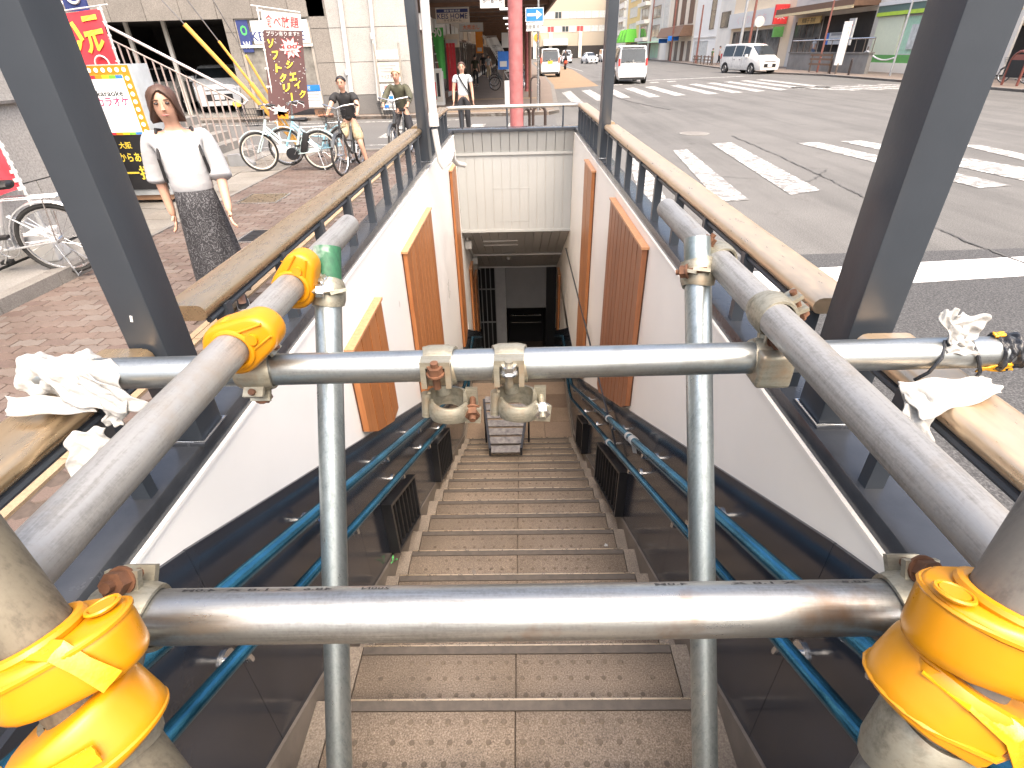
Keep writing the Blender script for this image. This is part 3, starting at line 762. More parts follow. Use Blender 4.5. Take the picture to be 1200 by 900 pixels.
# end of the passage
ew = thing('passage_end_wall', 'dim grey end wall of the passage with an unlit recess below', 'wall', (0, PE, EZ))
CZ = ceil_z(PE)
MB().box(-.19, .47, PE, PE + .12, -1.92, CZ + .1).part('grey_panel', GREYWALL, ew)
MB().box(-.36, -.195, PE - .03, PE + .12, EZ, CZ + .1).part('pilaster', M('pale grey plaster', (.30, .30, .30), .8), ew)
MB().box(.475, .75, PE + .02, PE + .14, EZ, CZ + .1).part('dark_pier', BLACK, ew)
rc = MB(); rc.box(-.19, .47, PE + 1.0, PE + 1.02, EZ - .2, -1.9).box(-.2, -.19, PE + .12, PE + 1.0, EZ - .2, -1.9).box(.47, .48, PE + .12, PE + 1.0, EZ - .2, -1.9).box(-.19, .47, PE + .13, PE + 1.0, -1.92, -1.9)
rc.part('recess', BLACK, ew)  # black colour stands for the lack of light in the recess
MB().box(-.12, .40, PE + .2, PE + .24, -2.16, -2.145).box(-.12, .40, PE + .3, PE + .34, -2.34, -2.325).part('metal_strips', CHROME, ew)  # pale strips stand for light reflected in the dark opening
MB().box(-.75, -.36, PE + .45, PE + .47, EZ, CZ + .2).part('dark_backing', BLACK, ew)
gt = thing('barred_gate', 'dark barred gate at the far end of the passage beside the grey pilaster', 'gate', (-.5, PE, EZ))
for i in range(4):
    x = -.60 + i * .075
    MB().box(x, x + .014, PE + .03, PE + .05, EZ + .05, CZ + .02).part('bar', GREYWALL, gt)
MB().box(-.63, -.362, PE + .028, PE + .052, -2.2, -2.18).box(-.63, -.362, PE + .028, PE + .052, -1.6, -1.585).box(-.63, -.362, PE + .028, PE + .052, EZ + .03, EZ + .05).part('cross_bar', GREYWALL, gt)

# ================================================================ TIMBER PANELS ON THE WALLS
GROOVE = M('dark timber groove', (.075, .028, .012), .8)
def timber(label, sx, y0, y1, zt, wm, nplank, dep=.032, chamfer=.06, group=None, wide_end=0):
    t = thing('timber_panel', label, 'wood panel', (sx * WX, (y0 + y1) / 2, 0))
    X0, X1 = sx * (WX - dep), sx * (WX - .001)
    low = lambda y: (lg(y) if y < LY0 else lg(LY0) if y < LY1 else lg(LY0) - .52 * (y - LY1)) + .006
    MB().prism([(y0 + .008, zt - .012), (y1 - .008, zt - .012), (y1 - .008, low(y1) + .02), (y0 + .008, low(y0) + .02)], 'X', *sorted((sx * (WX - dep + .024), X1))).part('back_board', GROOVE, t)
    for i in range(nplank):
        a = y0 + (y1 - y0) * i / nplank + .006; b = y0 + (y1 - y0) * (i + 1) / nplank - .006
        za, zb = low(a), low(b)
        if i == 0: za += chamfer * .4
        if i == nplank - 1: zb += chamfer
        o = MB().prism([(a, zt - .006), (b, zt - .006), (b, zb), (a, za)], 'X', *sorted((X0, sx * (WX - .008)))).part('plank', wm, t, smooth=False)
    MB().box(*sorted((X0 - sx * .006, X1)), y0 - .004, y1 + .004, zt - .006, zt + .006).part('top_edge', ORANGETOP, t)
    return t
timber('short orange timber panel on the white wall, behind the uncoloured part of the scaffold upright', -1, 1.76, 2.26, .775, ORANGE, 4)
timber('long orange timber panel on the bright white wall above the hanging clamps', -1, 2.93, 3.94, .77, ORANGE, 8)
timber('narrow orange timber post on the bright white wall near the passage opening', -1, 5.42, 5.82, .76, ORANGE, 2)
timber('wide red brown timber panel on the beige wall by the road', 1, 2.40, 3.38, .94, REDWOOD, 9)
timber('narrow orange brown timber post on the beige wall near the passage opening', 1, 4.30, 4.82, .93, ORANGE, 2)
for sx, y0, lab in ((-1, 6.75, 'dim timber strip in the passage, the one nearer the opening on the lamp side'), (-1, 7.35, 'dim timber strip in the passage beside the barred gate'), (1, 7.3, 'dim timber strip in the passage on the side of the black pole')):
    timber(lab, sx, y0, y0 + .32, ceil_z(y0 + .32) - .16, ORANGE, 2, chamfer=0)

# ================================================================ HANDRAILS IN THE PIT
def handrail(sx, rel, r, label):
    t = thing('stair_handrail', label, 'handrail', (sx * .56, 2.4, 0), group='blue wrapped handrails down the stairs')
    x = sx * .565
    pts = [(x, -.6, nz(-.15) + rel), (x, -.15, nz(-.15) + rel), (x, LY0 - .1, nz(LY0 - .1) + rel), (x, LY0 + .12, LZ + rel), (x, LY1 - .05, LZ + rel), (x, 7.3, LZ + rel - .52 * 1.35)]
    MB().path(pts, r, 16).part('rail_tube', BLUERAIL, t)
    for i in range(7):
        y = .45 + i * .68 + (.2 if rel < .6 else 0)
        if y > LY0 - .2: break
        z = nz(y) + rel
        b = MB(); b.path([(x, y, z - r * .9), (x, y + .006, z - r - .028), (x + sx * .03, y + .01, z - r - .04), (sx * (WX - .007), y + .01, z - r - .04)], .007, 8)
        b.disc((sx * (WX - .010), y + .01, z - r - .04), (1, 0, 0), .026, .007, 14)
        b.part('bracket', CHROME, t)
        random.seed(int(y * 100)); f = MB()
        for q in range(3):
            a = Vector((x + sx * .004, y - .03 + q * .02, z - r)); f.slab([a, a + Vector((sx * random.uniform(0, .02), .016, -random.uniform(.012, .035))), a + Vector((0, .032, -random.uniform(0, .02)))], .001)
        f.part('film_scraps', BLUEFILM, t)
    return t
handrail(-1, .70, .0185, 'upper blue wrapped handrail along the stair wall below the bright white panels')
handrail(-1, .52, .0165, 'lower blue wrapped handrail along the stair wall below the bright white panels')
h1 = handrail(1, .70, .0185, 'upper blue wrapped handrail along the stair wall below the beige panels, white tape on it')
h2 = handrail(1, .535, .0165, 'lower blue wrapped handrail along the stair wall below the beige panels')
def wrap_on(t, x, y, rel, r, m, l=.05, tail=0):
    mb = MB(); d = Vector((0, 1, -RI / TR)).normalized(); c = Vector((x, y, nz(y) + rel))
    mb.tube(c - d * l / 2, c + d * l / 2, r + .003, n=14)
    if tail:
        mb.slab([c + Vector((-.008, 0, -r)), c + Vector((.012, .01, -r)), c + Vector((.02, -.015, -r - tail)), c + Vector((0, -.02, -r - tail * .8))], .002)
    mb.part('tape_wrap', m, t)
wrap_on(h1, .565, 2.0, .70, .0185, RAG, .06, .05); wrap_on(h1, .565, 2.09, .70, .0185, RAG, .03); wrap_on(h1, .565, 2.62, .70, .0185, RAG, .03); wrap_on(h2, .565, 2.55, .535, .0165, RAG, .04)
mb = MB(); mb.path([(.60, 2.44, -.33), (.602, 2.6, -.315), (.602, 6.3, -.31)], .0075, 8)
mb.top('long_pole', BLACKMET, 'long thin black pole running level along the beige wall over the handrails', 'pole', base=(.6, 4, -.31))

# ================================================================ VENT GRILLES ON THE DARK CLADDING
def vent(sx, y0, y1, zrel0, zrel1, label, nb=6):
    t = thing('vent_grille', label, 'vent grille', (sx * .62, (y0 + y1) / 2, nz((y0 + y1) / 2) + zrel0), group='black vent grilles beside the steps')
    xa, xb = sx * (WX - .055), sx * (WX - .0075)
    zz = lambda y, r_: nz(y) + r_
    def pp(ya, yb, ra, rb): return [(ya, zz(ya, rb)), (yb, zz(yb, rb)), (yb, zz(yb, ra)), (ya, zz(ya, ra))]
    f = MB(); fw = .022
    for a in (pp(y0, y0 + fw, zrel0, zrel1), pp(y1 - fw, y1, zrel0, zrel1), pp(y0 + fw, y1 - fw, zrel0, zrel0 + .018), pp(y0 + fw, y1 - fw, zrel1 - .018, zrel1)):
        f.prism(a, 'X', *sorted((xa, xb)))
    f.part('frame', BLACKMET, t, smooth=False)
    MB().prism(pp(y0 + fw, y1 - fw, zrel0 + .018, zrel1 - .018), 'X', *sorted((sx * (WX - .03), xb))).part('back_plate', STEEL, t)
    for i in range(nb):
        y = y0 + fw + (y1 - y0 - 2 * fw) * (i + .7) / (nb + .4)
        MB().prism(pp(y, y + .012, zrel0 + .019, zrel1 - .019), 'X', *sorted((sx * (WX - .048), sx * (WX - .031)))).part('bar', BLACK, t)
vent(-1, 1.78, 2.28, .07, .40, 'black vent grille beside the steps under the short orange panel')
vent(-1, 3.0, 3.62, .05, .42, 'black vent grille beside the steps under the long orange panel', 8)
vent(1, 2.26, 3.05, .05, .40, 'large black vent grille beside the steps under the red brown panel', 8)
vent(1, 3.82, 4.28, .05, .40, 'small black vent grille low down by the landing under the red brown panel', 5)
# small weed growing from a joint
t = thing('weed', 'tiny green weed growing where the dark wall meets the steps', 'plant', (-.61, 1.72, nz(1.72) + .05))
for i in range(4):
    a = i * 1.6; p = Vector((-.608, 1.72, nz(1.72) + .04)); q = p + Vector((.018 * abs(math.cos(a)), .016 * math.sin(a), .03))
    MB().slab([p, q + Vector((.006, 0, 0)), q + Vector((.012 * abs(math.cos(a)), .01 * math.sin(a), -.004)), q - Vector((0, .006, 0))], .001).part('leaf', INKGR, t)

# ================================================================ SLATTED STEP STAND ON THE STAIRS
t = thing('step_stand', 'worn slatted metal step stand set down on the stairs by the landing', 'step stand', (-.1, 4.3, LZ))
SL = M('scuffed metal slat', (.15, .14, .135), .5, .5, var=.5, scale=25, bump=.1)
yb, zb, yt, zt = 3.98, nz(3.9) + .02, 4.62, nz(4.0) + .08
for sx in (-1, 1):
    a = (-.125 + sx * .150, yb, zb); b = (-.125 + sx * .235, yt, zt + .14)
    MB().bar(a, b, .022, .05).part('side_rail', BLACKMET, t)
    MB().bar((b[0], b[1], b[2]), (b[0], b[1] + .02, LZ), .02, .02).part('leg', BLACKMET, t)
    MB().bar((a[0], a[1], a[2]), (a[0], a[1], nz(4.3)), .02, .02).part('leg', BLACKMET, t)
for i in range(7):
    k = i / 6; y = yb + (yt - yb) * k; z = zb + (zt + .14 - zb) * k; h = .150 + .085 * k - .012
    MB().obox((-.125, y, z + .008), (2 * h, .080, .012), Matrix.Rotation(.28, 3, 'X')).part('slat', SL, t)
# odd scraps trodden onto the steps
def scrap(label, k, x, dy, r, m, seed):
    y = K0Y + k * TR - dy; z = K0Z - k * RI; rnd = random.Random(seed)
    t = thing('litter_scrap', label, 'litter', (x, y, z)); n = 9
    pts = [(x + r * rnd.uniform(.6, 1.2) * math.cos(i * 6.283 / n), y + r * rnd.uniform(.5, 1.6) * math.sin(i * 6.283 / n), z + .003) for i in range(n)]
    MB().slab(pts, .002).part('scrap', m, t)
scrap('small black scrap stuck on the step nearest the viewer, beside the uncoloured brace', 1, -.525, .20, .010, BLACK, 1)
scrap('dry brown leaf scrap lying near the middle joint of the second step', 2, .06, .17, .014, DOT, 2)
scrap('pale paper scrap at the edge of a step under the black grille', 5, .50, .12, .012, RAG, 3)
scrap('grey flattened gum spot on a middle step', 4, -.22, .14, .013, BASEB, 4)

# ================================================================ CANOPY POSTS AND STREET RAILINGS
RZ = 1.268
def canopy_post(label, sx, y0, y1, xa=.645, xb=.718):
    t = thing('canopy_post', label, 'post', (sx * (xa + xb) / 2, (y0 + y1) / 2, CT), group='dark steel posts on the stair walls')
    x0, x1 = sorted((sx * xa, sx * xb))
    o = MB().box(x0, x1, y0, y1, CT + .006, 3.4).part('shaft', STEEL, t); bevelled(o, .004, 2)
    o = MB().box(x0 - .006, x1 + .006, y0 - .01, y1 + .01, CT, CT + .006).part('base_plate', STEELCAP, t)
    MB().path([(x0 - .003, y0 - .003, CT + .007), (x1 + .003, y0 - .003, CT + .007), (x1 + .003, y1 + .003, CT + .007), (x0 - .003, y1 + .003, CT + .007)], .003, 6, closed=True).part('weld_bead', CHROME, t)
    return t
pL = canopy_post('thick dark steel post standing between the brick pavement and the covered clamps', -1, .872, .956, .634, .703)
MB().obox((-.672, .8715, 1.325), (.0045, .001, .012), Matrix.Rotation(.25, 3, 'Y')).part('paint_chip', SIGNW, pL)
canopy_post('thick dark steel post on the road side, next to the blue black tube end', 1, .900, .990, .655, .736)
canopy_post('slim far dark steel post with the grey conduit beside it, pavement side', -1, 4.20, 4.34, .618, .685)
canopy_post('slim far dark steel post seen against the white van, road side', 1, 4.18, 4.32, .635, .703)
def rail_profile(x, z, wd=.105, ht=.036):
    out = []
    for i in range(7):
        t = -math.pi / 2 + math.pi * i / 6; out.append((x + wd / 2 - ht / 2 + math.cos(t) * ht / 2, z - ht / 2 + math.sin(t) * ht / 2))
    for i in range(7):
        t = math.pi / 2 + math.pi * i / 6; out.append((x - wd / 2 + ht / 2 + math.cos(t) * ht / 2, z - ht / 2 + math.sin(t) * ht / 2))
    return out
def railing(label, sx, y0, y1, bals, zt=RZ, joints=()):
    t = thing('street_railing', label, 'railing', (sx * .70, (y0 + y1) / 2, CT), group='bronze topped railings along the stair walls')
    xc = sx * .706
    cuts = [y0] + list(joints) + [y1]
    for a, b in zip(cuts, cuts[1:]):
        MB().prism(rail_profile(xc, zt), 'Y', a, b - (.0012 if b != y1 else 0)).part('rail', RAILM if sx < 0 else RAILP, t)
    for y in bals:
        x0 = sx * .668
        o = MB(); o.box(x0 - .0165, x0 + .0165, y - .012, y + .012, CT, zt - .03)
        o.part('baluster', STEEL, t, smooth=False)
    MB().path([(sx * .665, y0 + .02, zt - .043), (sx * .665, y1 - .02, zt - .043)], .0075, 8).part('flat_bar', STEEL, t)
    return t
railing('long bronze topped railing with dark balusters between the brick pavement and the stairs', -1, 1.06, 4.19, [1.15 + i * .357 for i in range(9)], joints=(2.32,))
railing('long bronze topped railing with dark balusters between the road and the stairs', 1, 1.04, 4.17, [1.07 + i * .36 for i in range(9)], joints=(2.32,))
railing('short near railing piece under the white rag wrapped tube end, pavement side', -1, -1.15, .865, [.72, .36, 0, -.36, -.72])
railing('short near railing piece under the black taped tube end, road side', 1, -1.15, .876, [.725, .365, .0, -.36, -.72])
railing('last railing piece beyond the far post, pavement side', -1, 4.35, 5.95, [4.5 + i * .25 for i in range(6)])
railing('last railing piece beyond the far post, road side', 1, 4.33, 6.05, [4.45 + i * .25 for i in range(7)])
t = thing('end_railing', 'single steel tube railing across the far end of the stair pit', 'railing', (0, 6.2, CT))
pts = [(-.70, 5.96, RZ - .03)] + [(-.70 + .10 * (1 - math.cos(a)), 6.08 + .12 * math.sin(a), RZ - .03) for a in (.5, 1.0, 1.57)] + [(.60 + .10 * math.sin(a), 6.20 - .0 - .12 * (1 - math.cos(a)) + .05, RZ - .03) for a in (0, .5, 1.0, 1.57)] + [(.70, 6.06, RZ - .03)]
MB().path(pts, .019, 12).part('rail', RAILM2, t)
for x in (-.55, -.07, .52): MB().tube((x, 6.22, CT + .006), (x, 6.22, RZ - .03), .009, n=8).part('baluster', STEEL, t)
# grey conduit running down the far post
t = thing('conduit', 'off white conduit pipe bending down the far post and into the pit', 'pipe', (-.6, 4.1, 1))
pts = [(-0.54, 4.12, 2.01), (-0.55, 4.12, 1.54), (-0.55, 4.12, 1.35)]
P2 = [(-0.55, 4.12, 1.27), (-0.54, 4.12, 1.16), (-0.53, 4.12, 1.06), (-0.51, 4.12, 1.02), (-0.48, 4.2, 1.04), (-0.47, 4.35, 1.07)]
P3 = [(-0.47, 4.4, 1.09), (-0.48, 4.5, 1.01), (-0.46, 4.6, 0.96), (-0.41, 4.7, 0.93)]
MB().path(pts, .030, 12).part('upper_pipe', PLASTIC, t)
MB().tube((-0.55, 4.12, 1.37), (-0.55, 4.12, 1.29), .036, n=12).part('coupling', PLASTIC, t)
MB().path(P2, .022, 12).part('elbow', PLASTIC, t)
MB().path(P3, .020, 12).part('wall_branch', PLASTIC, t)

# ================================================================ SCAFFOLD BARRIER
TRD = .0243
def pipe(name, label, p, q, m, r=TRD, n=28, group='scaffold tubes of the barrier'):
    p, q = Vector(p), Vector(q); d = (q - p).normalized()
    t = thing(name, label, 'scaffold tube', (p + q) / 2, 0, group)
    mb = MB(); mb.tube(p, q, r, n=n, caps=False); mb.tube(p, q, r - .0024, n=n, caps=False)
    for e in (p, q):     # the annular ends
        a = d.cross(Vector((0, 0, 1))); a = d.cross(Vector((0, 1, 0))) if a.length < .05 else a; a.normalize(); b = d.cross(a)
        ring = [e + (a * math.cos(2 * math.pi * j / n) + b * math.sin(2 * math.pi * j / n)) * k for k in (r, r - .0024) for j in range(n)]
        mb.add(ring, [(j, (j + 1) % n, n + (j + 1) % n, n + j) for j in range(n)])
    mb.part('tube_wall', m, t)
    mb = MB(); mb.disc(p + d * .05, d, r - .003, .002, 16); mb.part('dark_bore', BLACK, t)  # black disc stands for the shade inside the open tube
    mb = MB(); mb.disc(q - d * .05, d, r - .003, .002, 16); mb.part('dark_bore', BLACK, t)  # same painted shade at the other end
    return t
T1a, T1b = Vector((-0.338, 0.294, 1.29)), Vector((0.4, 0.304, 1.282))
T2a, T2b = Vector((-0.715, 0.688, 1.317)), Vector((0.78, 0.717, 1.315))
tube1 = pipe('scaffold_tube', 'shiny galvanised cross tube stamped with its size, closest to the viewer', T1a, T1b, GALVRUST)
tube2 = pipe('scaffold_tube', 'galvanised cross tube carrying two hanging clamps, rag wrapped at its end', T2a, T2b, GALV)
SLz = 1.377
SLxa, SLxb = -.367, .413
sl1 = pipe('scaffold_tube', 'grey level tube with two yellow covers running away along the pavement side', (SLxa, -.02, SLz), (SLxa - .005, 1.27, SLz + .002), GALVY)
sl2 = pipe('scaffold_tube', 'dull brownish level tube running away along the road side', (SLxb, -.02, SLz), (SLxb - .008, 1.36, SLz + .002), GALVY)
ZB = K0Z + 2 * RI
def brace(label, top, low, m=GALVZ):
    a, b = Vector(top), Vector(low); d = b - a; e = a + d * ((ZB - a.z) / d.z)
    return pipe('scaffold_brace', label, a, e, m), a, e
b1, b1a, b1e = brace('raking scaffold upright with green chipped paint on its top end', (-0.324, 0.967, 1.419), (-0.335, 0.477, 0.536))
b2, b2a, b2e = brace('raking plain galvanised scaffold upright by the red brown timber panel', (0.367, 0.986, 1.417), (0.383, 0.482, 0.52))
d = (b1e - b1a).normalized()
MB().tube(b1a - d * .0005, b1a + d * .088, TRD + .0006, n=28).part('green_paint', GREENPAINT, b1)
NPl, NPr = Vector((-0.272, 0.19, 1.271)), Vector((0.318, 0.189, 1.288))
def near_post(label, low, up, m):
    a, b = Vector(low), Vector(up); d = b - a
    lo = a + d * ((ZB - a.z) / d.z); hi = a + d * ((1.86 - a.z) / d.z)
    return pipe('scaffold_post', label, lo, hi, m), a, d.normalized()
n1, n1p, n1d = near_post('grimy brown scaffold post gripped by the big yellow covers, pavement side', NPl, (-0.328, 0.23, 1.417), OLDPIPE)
n2, n2p, n2d = near_post('smooth dark grey scaffold post gripped by the big yellow covers, road side', NPr, (0.362, 0.228, 1.443), GREYPIPE)
# stamped size on the closest tube, upside down for the viewer
def stamped(s, xc, wd, ht, parent):
    ax = (T1b - T1a).normalized(); up = Vector((0, 0, 1)); up = (up - ax * up.dot(ax)).normalized(); away = ax.cross(up) * -1
    if away.y < 0: away = -away
    def bend(x, y):
        th = R(62) + (-y) / TRD       # rotated half a turn: the top of the letters points to the viewer
        return T1a + ax * (xc - x) + (away * math.cos(th) + up * math.sin(th)) * (TRD + .00035)
    letter(MB(), s, (0, 0, 0), (1, 0, 0), (0, 1, 0), wd, ht, .012, bend).part('stamp', INK, parent, smooth=False)
stamped('4.0M', .075, .030, .0042, tube1); stamped('X 1.8 X', .130, .060, .0042, tube1); stamped('48.6', .183, .026, .0042, tube1); stamped('200N', .236, .026, .0042, tube1)
stamped('4.0M', .505, .030, .0042, tube1); stamped('X 1.8 X', .590, .060, .0042, tube1); stamped('48.6', .673, .026, .0042, tube1)

# ---- clamps
def band(mb, c, axis, ref, a0=0, a1=360, r=TRD, wd=.048, t=.0055, n=22):
    """a pressed steel band: part ring round an axis, angles measured from ref"""
    c = Vector(c); ax = Vector(axis).normalized(); rf = Vector(ref); rf = (rf - ax * rf.dot(ax)).normalized(); o = ax.cross(rf)
    rings = []
    for i in range(n + 1):
        th = R(a0 + (a1 - a0) * i / n); e = rf * math.cos(th) + o * math.sin(th)
        k = .5 * wd * (1 - .12 * math.cos(th * 2))
        rings.append([c + e * (r + .0008) - ax * k, c + e * (r + .0008 + t * .7) - ax * k * 1.02, c + e * (r + t + .002) - ax * k * .55, c + e * (r + t + .002) + ax * k * .55, c + e * (r + .0008 + t * .7) + ax * k * 1.02, c + e * (r + .0008) + ax * k])
    mb.loft(rings, caps=True); return mb
def bolt(parent, p, q, r=.0058, rusty=False, nut=True):
    p, q = Vector(p), Vector(q); d = (q - p).normalized()
    MB().tube(p, q, r, n=10).part('bolt', RUST if rusty else CLAMPM, parent)
    if nut:
        mb = MB(); mb.tube(q - d * .018, q - d * .007, .0115, n=6); mb.tube(q - d * .021, q - d * .018, .0135, n=14); mb.part('nut', RUST if rusty else CHROME, parent)
def lug(mb, p, q, w_, t): mb.bar(p, q, w_, t); return mb
def hanging_clamp(label, x, tilt, rusty):
    k = (x - T2a.x) / (T2b.x - T2a.x); c = T2a.lerp(T2b, k); ax = (T2b - T2a).normalized()
    t = thing('swivel_clamp', label, 'clamp', c, 0, 'loose swivel clamps hanging on the cross tube')
    up = Vector((0, -.5, .86))
    mb = MB(); band(mb, c, ax, up, -100, 190); o = mb.part('closed_band', CLAMPM, t)
    # saddle with hinge pins on the viewer's side
    f = c + Vector((0, -TRD - .010, .010))
    lg_ = MB(); lg_.bar(f + Vector((-.018, 0, .012)), f + Vector((-.018, -.004, -.024)), .008, .016); lg_.bar(f + Vector((.018, 0, .012)), f + Vector((.018, -.004, -.024)), .008, .016)
    lg_.bar(f + Vector((-.022, .002, .014)), f + Vector((.022, .002, .014)), .02, .010); lg_.part('saddle', CLAMPM, t)
    bolt(t, f + Vector((0, -.004, -.026)), f + Vector((0, -.010, .020)), rusty=rusty)
    # swivel pin and the open lower band, made to take an upright tube
    c2 = c + Vector((tilt + .004, -.026, -.052))
    MB().tube(c + Vector((0, -.004, -TRD - .001)), c2 + Vector((-.006, TRD * .8, .006)), .012, n=12).part('swivel_pin', CLAMPM, t)
    ax2 = Vector((.06, .10, 1))
    mb = MB(); band(mb, c2, ax2, (0, 1, 0), -96, 92, wd=.034); mb.part('open_band', CLAMPM, t)
    mb = MB(); band(mb, c2 + Vector((.004, -.004, -.006)), ax2, (0, -1, 0), -84, 70, wd=.028); mb.part('hinged_jaw', CLAMPM, t)
    hp = c2 + Vector((-TRD - .008, 0, -.002)); MB().disc(hp, ax2, .0075, .040, 12).part('hinge_pin', CLAMPM, t)
    e = c2 + Vector((TRD + .010, 0, 0))
    MB().bar(e + Vector((-.006, .012, .004)), e + Vector((.012, .012, .004)), .008, .030).part('jaw_lug', CLAMPM, t); MB().bar(e + Vector((-.006, -.016, -.010)), e + Vector((.018, -.016, -.012)), .008, .026).part('jaw_lug', CLAMPM, t)
    bolt(t, e + Vector((.004, .020, .006)), e + Vector((.006, -.030, -.012)), r=.005, rusty=rusty)
    return t
hanging_clamp('open swivel clamp with a rusty bolt hanging below the long orange panel', ((-0.091, 0.703, 1.32))[0], .006, True)
hanging_clamp('open pale swivel clamp with a clean nut hanging over the middle of the stairs', ((0.016, 0.704, 1.318))[0], .005, False)
def cross_clamp(label, c1, a1, c2, a2, side, rusty=True, block=False, single=False):
    """one band on each of two crossing tubes, joined by a plate"""
    c1, c2, a1, a2, side = Vector(c1), Vector(c2), Vector(a1).normalized(), Vector(a2).normalized(), Vector(side)
    t = thing('swivel_clamp', label, 'clamp', (c1 + c2) / 2)
    j = c2 - c1
    mb = MB(); band(mb, c1, a1, j, 0, 360, n=28); mb.part('band', CLAMPM, t)
    mb = MB(); band(mb, c2, a2, -j, 0, 360, n=28); mb.part('band', CLAMPM, t)
    for c, a in ((c1, a1), (c2, a2))[:1 if single else 2]:
        s = (side - a * side.dot(a)).normalized(); o = a.cross(s)
        MB().bar(c + s * (TRD + .002) + o * .010, c + s * (TRD + .022) + o * .012, .030, .006).part('lug', CLAMPM, t); MB().bar(c + s * (TRD + .002) - o * .010, c + s * (TRD + .020) - o * .012, .030, .006).part('lug', CLAMPM, t)
        bolt(t, c + s * (TRD + .013) - o * .020, c + s * (TRD + .013) + o * .034, r=.005, rusty=rusty)
    if block:
        b = MB(); b.obox(c2 + Vector((0, -.012, -.004)), (.052, .058, .056)); o = b.part('cast_block', CLAMPM, t); bevelled(o, .007, 3)
    MB().tube(c1 + j.normalized() * TRD, c2 - j.normalized() * TRD, .017, n=12).part('swivel_pin', CLAMPM, t)
    return t
def at_x(x): k = (x - T2a.x) / (T2b.x - T2a.x); return T2a.lerp(T2b, k)
cross_clamp('dull cast clamp block joining the cross tube to the level tube on the road side', (SLxb, .735, SLz), (0, 1, 0), at_x(SLxb - .004), (1, 0, 0), (.85, 0, .5), True, True)
cross_clamp('brown rusty clamp under the level tube with the yellow covers, its bolt hanging down', (SLxa, .70, SLz), (0, 1, 0), at_x(SLxa), (1, 0, 0), (.35, -.55, -.6))
db1 = (b1e - b1a).normalized(); db2 = (b2e - b2a).normalized()
c = b1a + db1 * .085; cross_clamp('steel clamp round the green painted upright top', c, db1, (SLxa, c.y - .01, SLz), (0, 1, 0), (.5, -1, .2), False)
c = b2a + db2 * .065; cross_clamp('steel clamp with rusty nuts round the plain upright top', c, db2, (SLxb, c.y + .03, SLz), (0, 1, 0), (-.45, -1, .25))
ax1 = (T1b - T1a).normalized()
def on(p, d, z): return p + d * ((z - p.z) / d.z)
q1, q2 = on(n1p, n1d, T1a.z + .01), on(n2p, n2d, T1b.z + .005)
cross_clamp('clamp with an upright bolt joining the stamped tube to the grimy brown post', T1a + ax1 * .012, ax1, q1, n1d, (-.1, .55, .8), single=True)
cross_clamp('clamp with a rusty spindle joining the stamped tube to the dark grey post', T1b - ax1 * .012, ax1, q2, n2d, (.1, .55, .8), single=True)

# ---- yellow clamp covers
def shell(parent, name, c, w_, u, prof, h, m=YELLOW, ang=50):
    """a moulded cover: an outline swept along w with rounded rims"""
    c = Vector(c); w_ = Vector(w_).normalized(); u = Vector(u); u = (u - w_ * u.dot(w_)).normalized(); v = w_.cross(u)
    cx = sum(p[0] for p in prof) / len(prof); cy = sum(p[1] for p in prof) / len(prof)
    rings = []
    for k, sc_ in ((0, .86), (.05, .94), (.16, .99), (.3, 1), (.75, 1), (.88, .985), (.96, .94), (1, .87)):
        rings.append([c + w_ * (k - .5) * h + u * (cx + (p[0] - cx) * sc_) + v * (cy + (p[1] - cy) * sc_) for p in prof])
    mb = MB(); mb.loft(rings, caps=True)
    o = mb.part(name, m, parent, ang=ang); return o
def frame_of(w_, u):
    w_ = Vector(w_).normalized(); u = Vector(u); u = (u - w_ * u.dot(w_)).normalized(); return w_, u, w_.cross(u)
def horse(dx, r1, r2, n=26):
    """egg outline with the pipe's seat cut into its blunt end"""
    out = [p for p in egg(r1, r2, dx, n)]
    return out
def big_cover(label, p, d, z, side, v0, h1, h2, dx=.028, ns=28):
    """two moulded halves gripping a post, one above the other, bound with tape"""
    c = on(p, d, z); ang = 50 if ns > 16 else 24
    t = thing('clamp_cover', label, 'clamp cover', c)
    w_, u, v = frame_of(d, side)
    up = c + w_ * .026 + u * .002 + v * v0; lo = c - w_ * .034 - u * .003 + v * (v0 - .008)
    shell(t, 'upper_shell', up, w_ + u * .10, u, egg(.042, .031, dx, ns), h1)
    shell(t, 'lower_shell', lo, w_ - u * .22, u + v * .1, egg(.045, .040, .009, ns), h2, ang=ang)
    # collar round the pipe, raised bosses
    mb = MB(); mb.torus(on(p, d, up.z + h1 * .46), d, TRD + .004, .0045, 26, 8); mb.part('collar', YELLOW, t)
    for a, b in ((.040, .010), (-.030, -.016)):
        mb = MB(); q = up + w_ * (h1 * .5) + u * a + v * b; mb.torus(q + u * h1 * .05, w_ + u * .1, .0105, .0016, 22, 6); mb.disc(q + u * h1 * .05 - w_ * .001, w_ + u * .1, .0085, .004, 18); mb.part('boss', YELLOW, t)
    q = lo + w_ * h2 * .5 + u * .032 + v * .016
    mb = MB(); mb.disc(q, w_, .009, .010, 18); mb.part('boss', YELLOW, t)
    # rim fillets: a lip along the outer wall of each half
    for cc, hh, k in ((up, h1, .30), (lo, h2, -.20)):
        pr_ = egg(.0425, .0315, dx, ns) if k > 0 else egg(.0455, .0405, .009, ns)
        mb = MB(); mb.path([cc + w_ * hh * k + u * a + v * b for a, b in pr_], .0022, 6, closed=True); mb.part('lip', YELLOW, t)
    return t, c, w_, u, v, up, lo
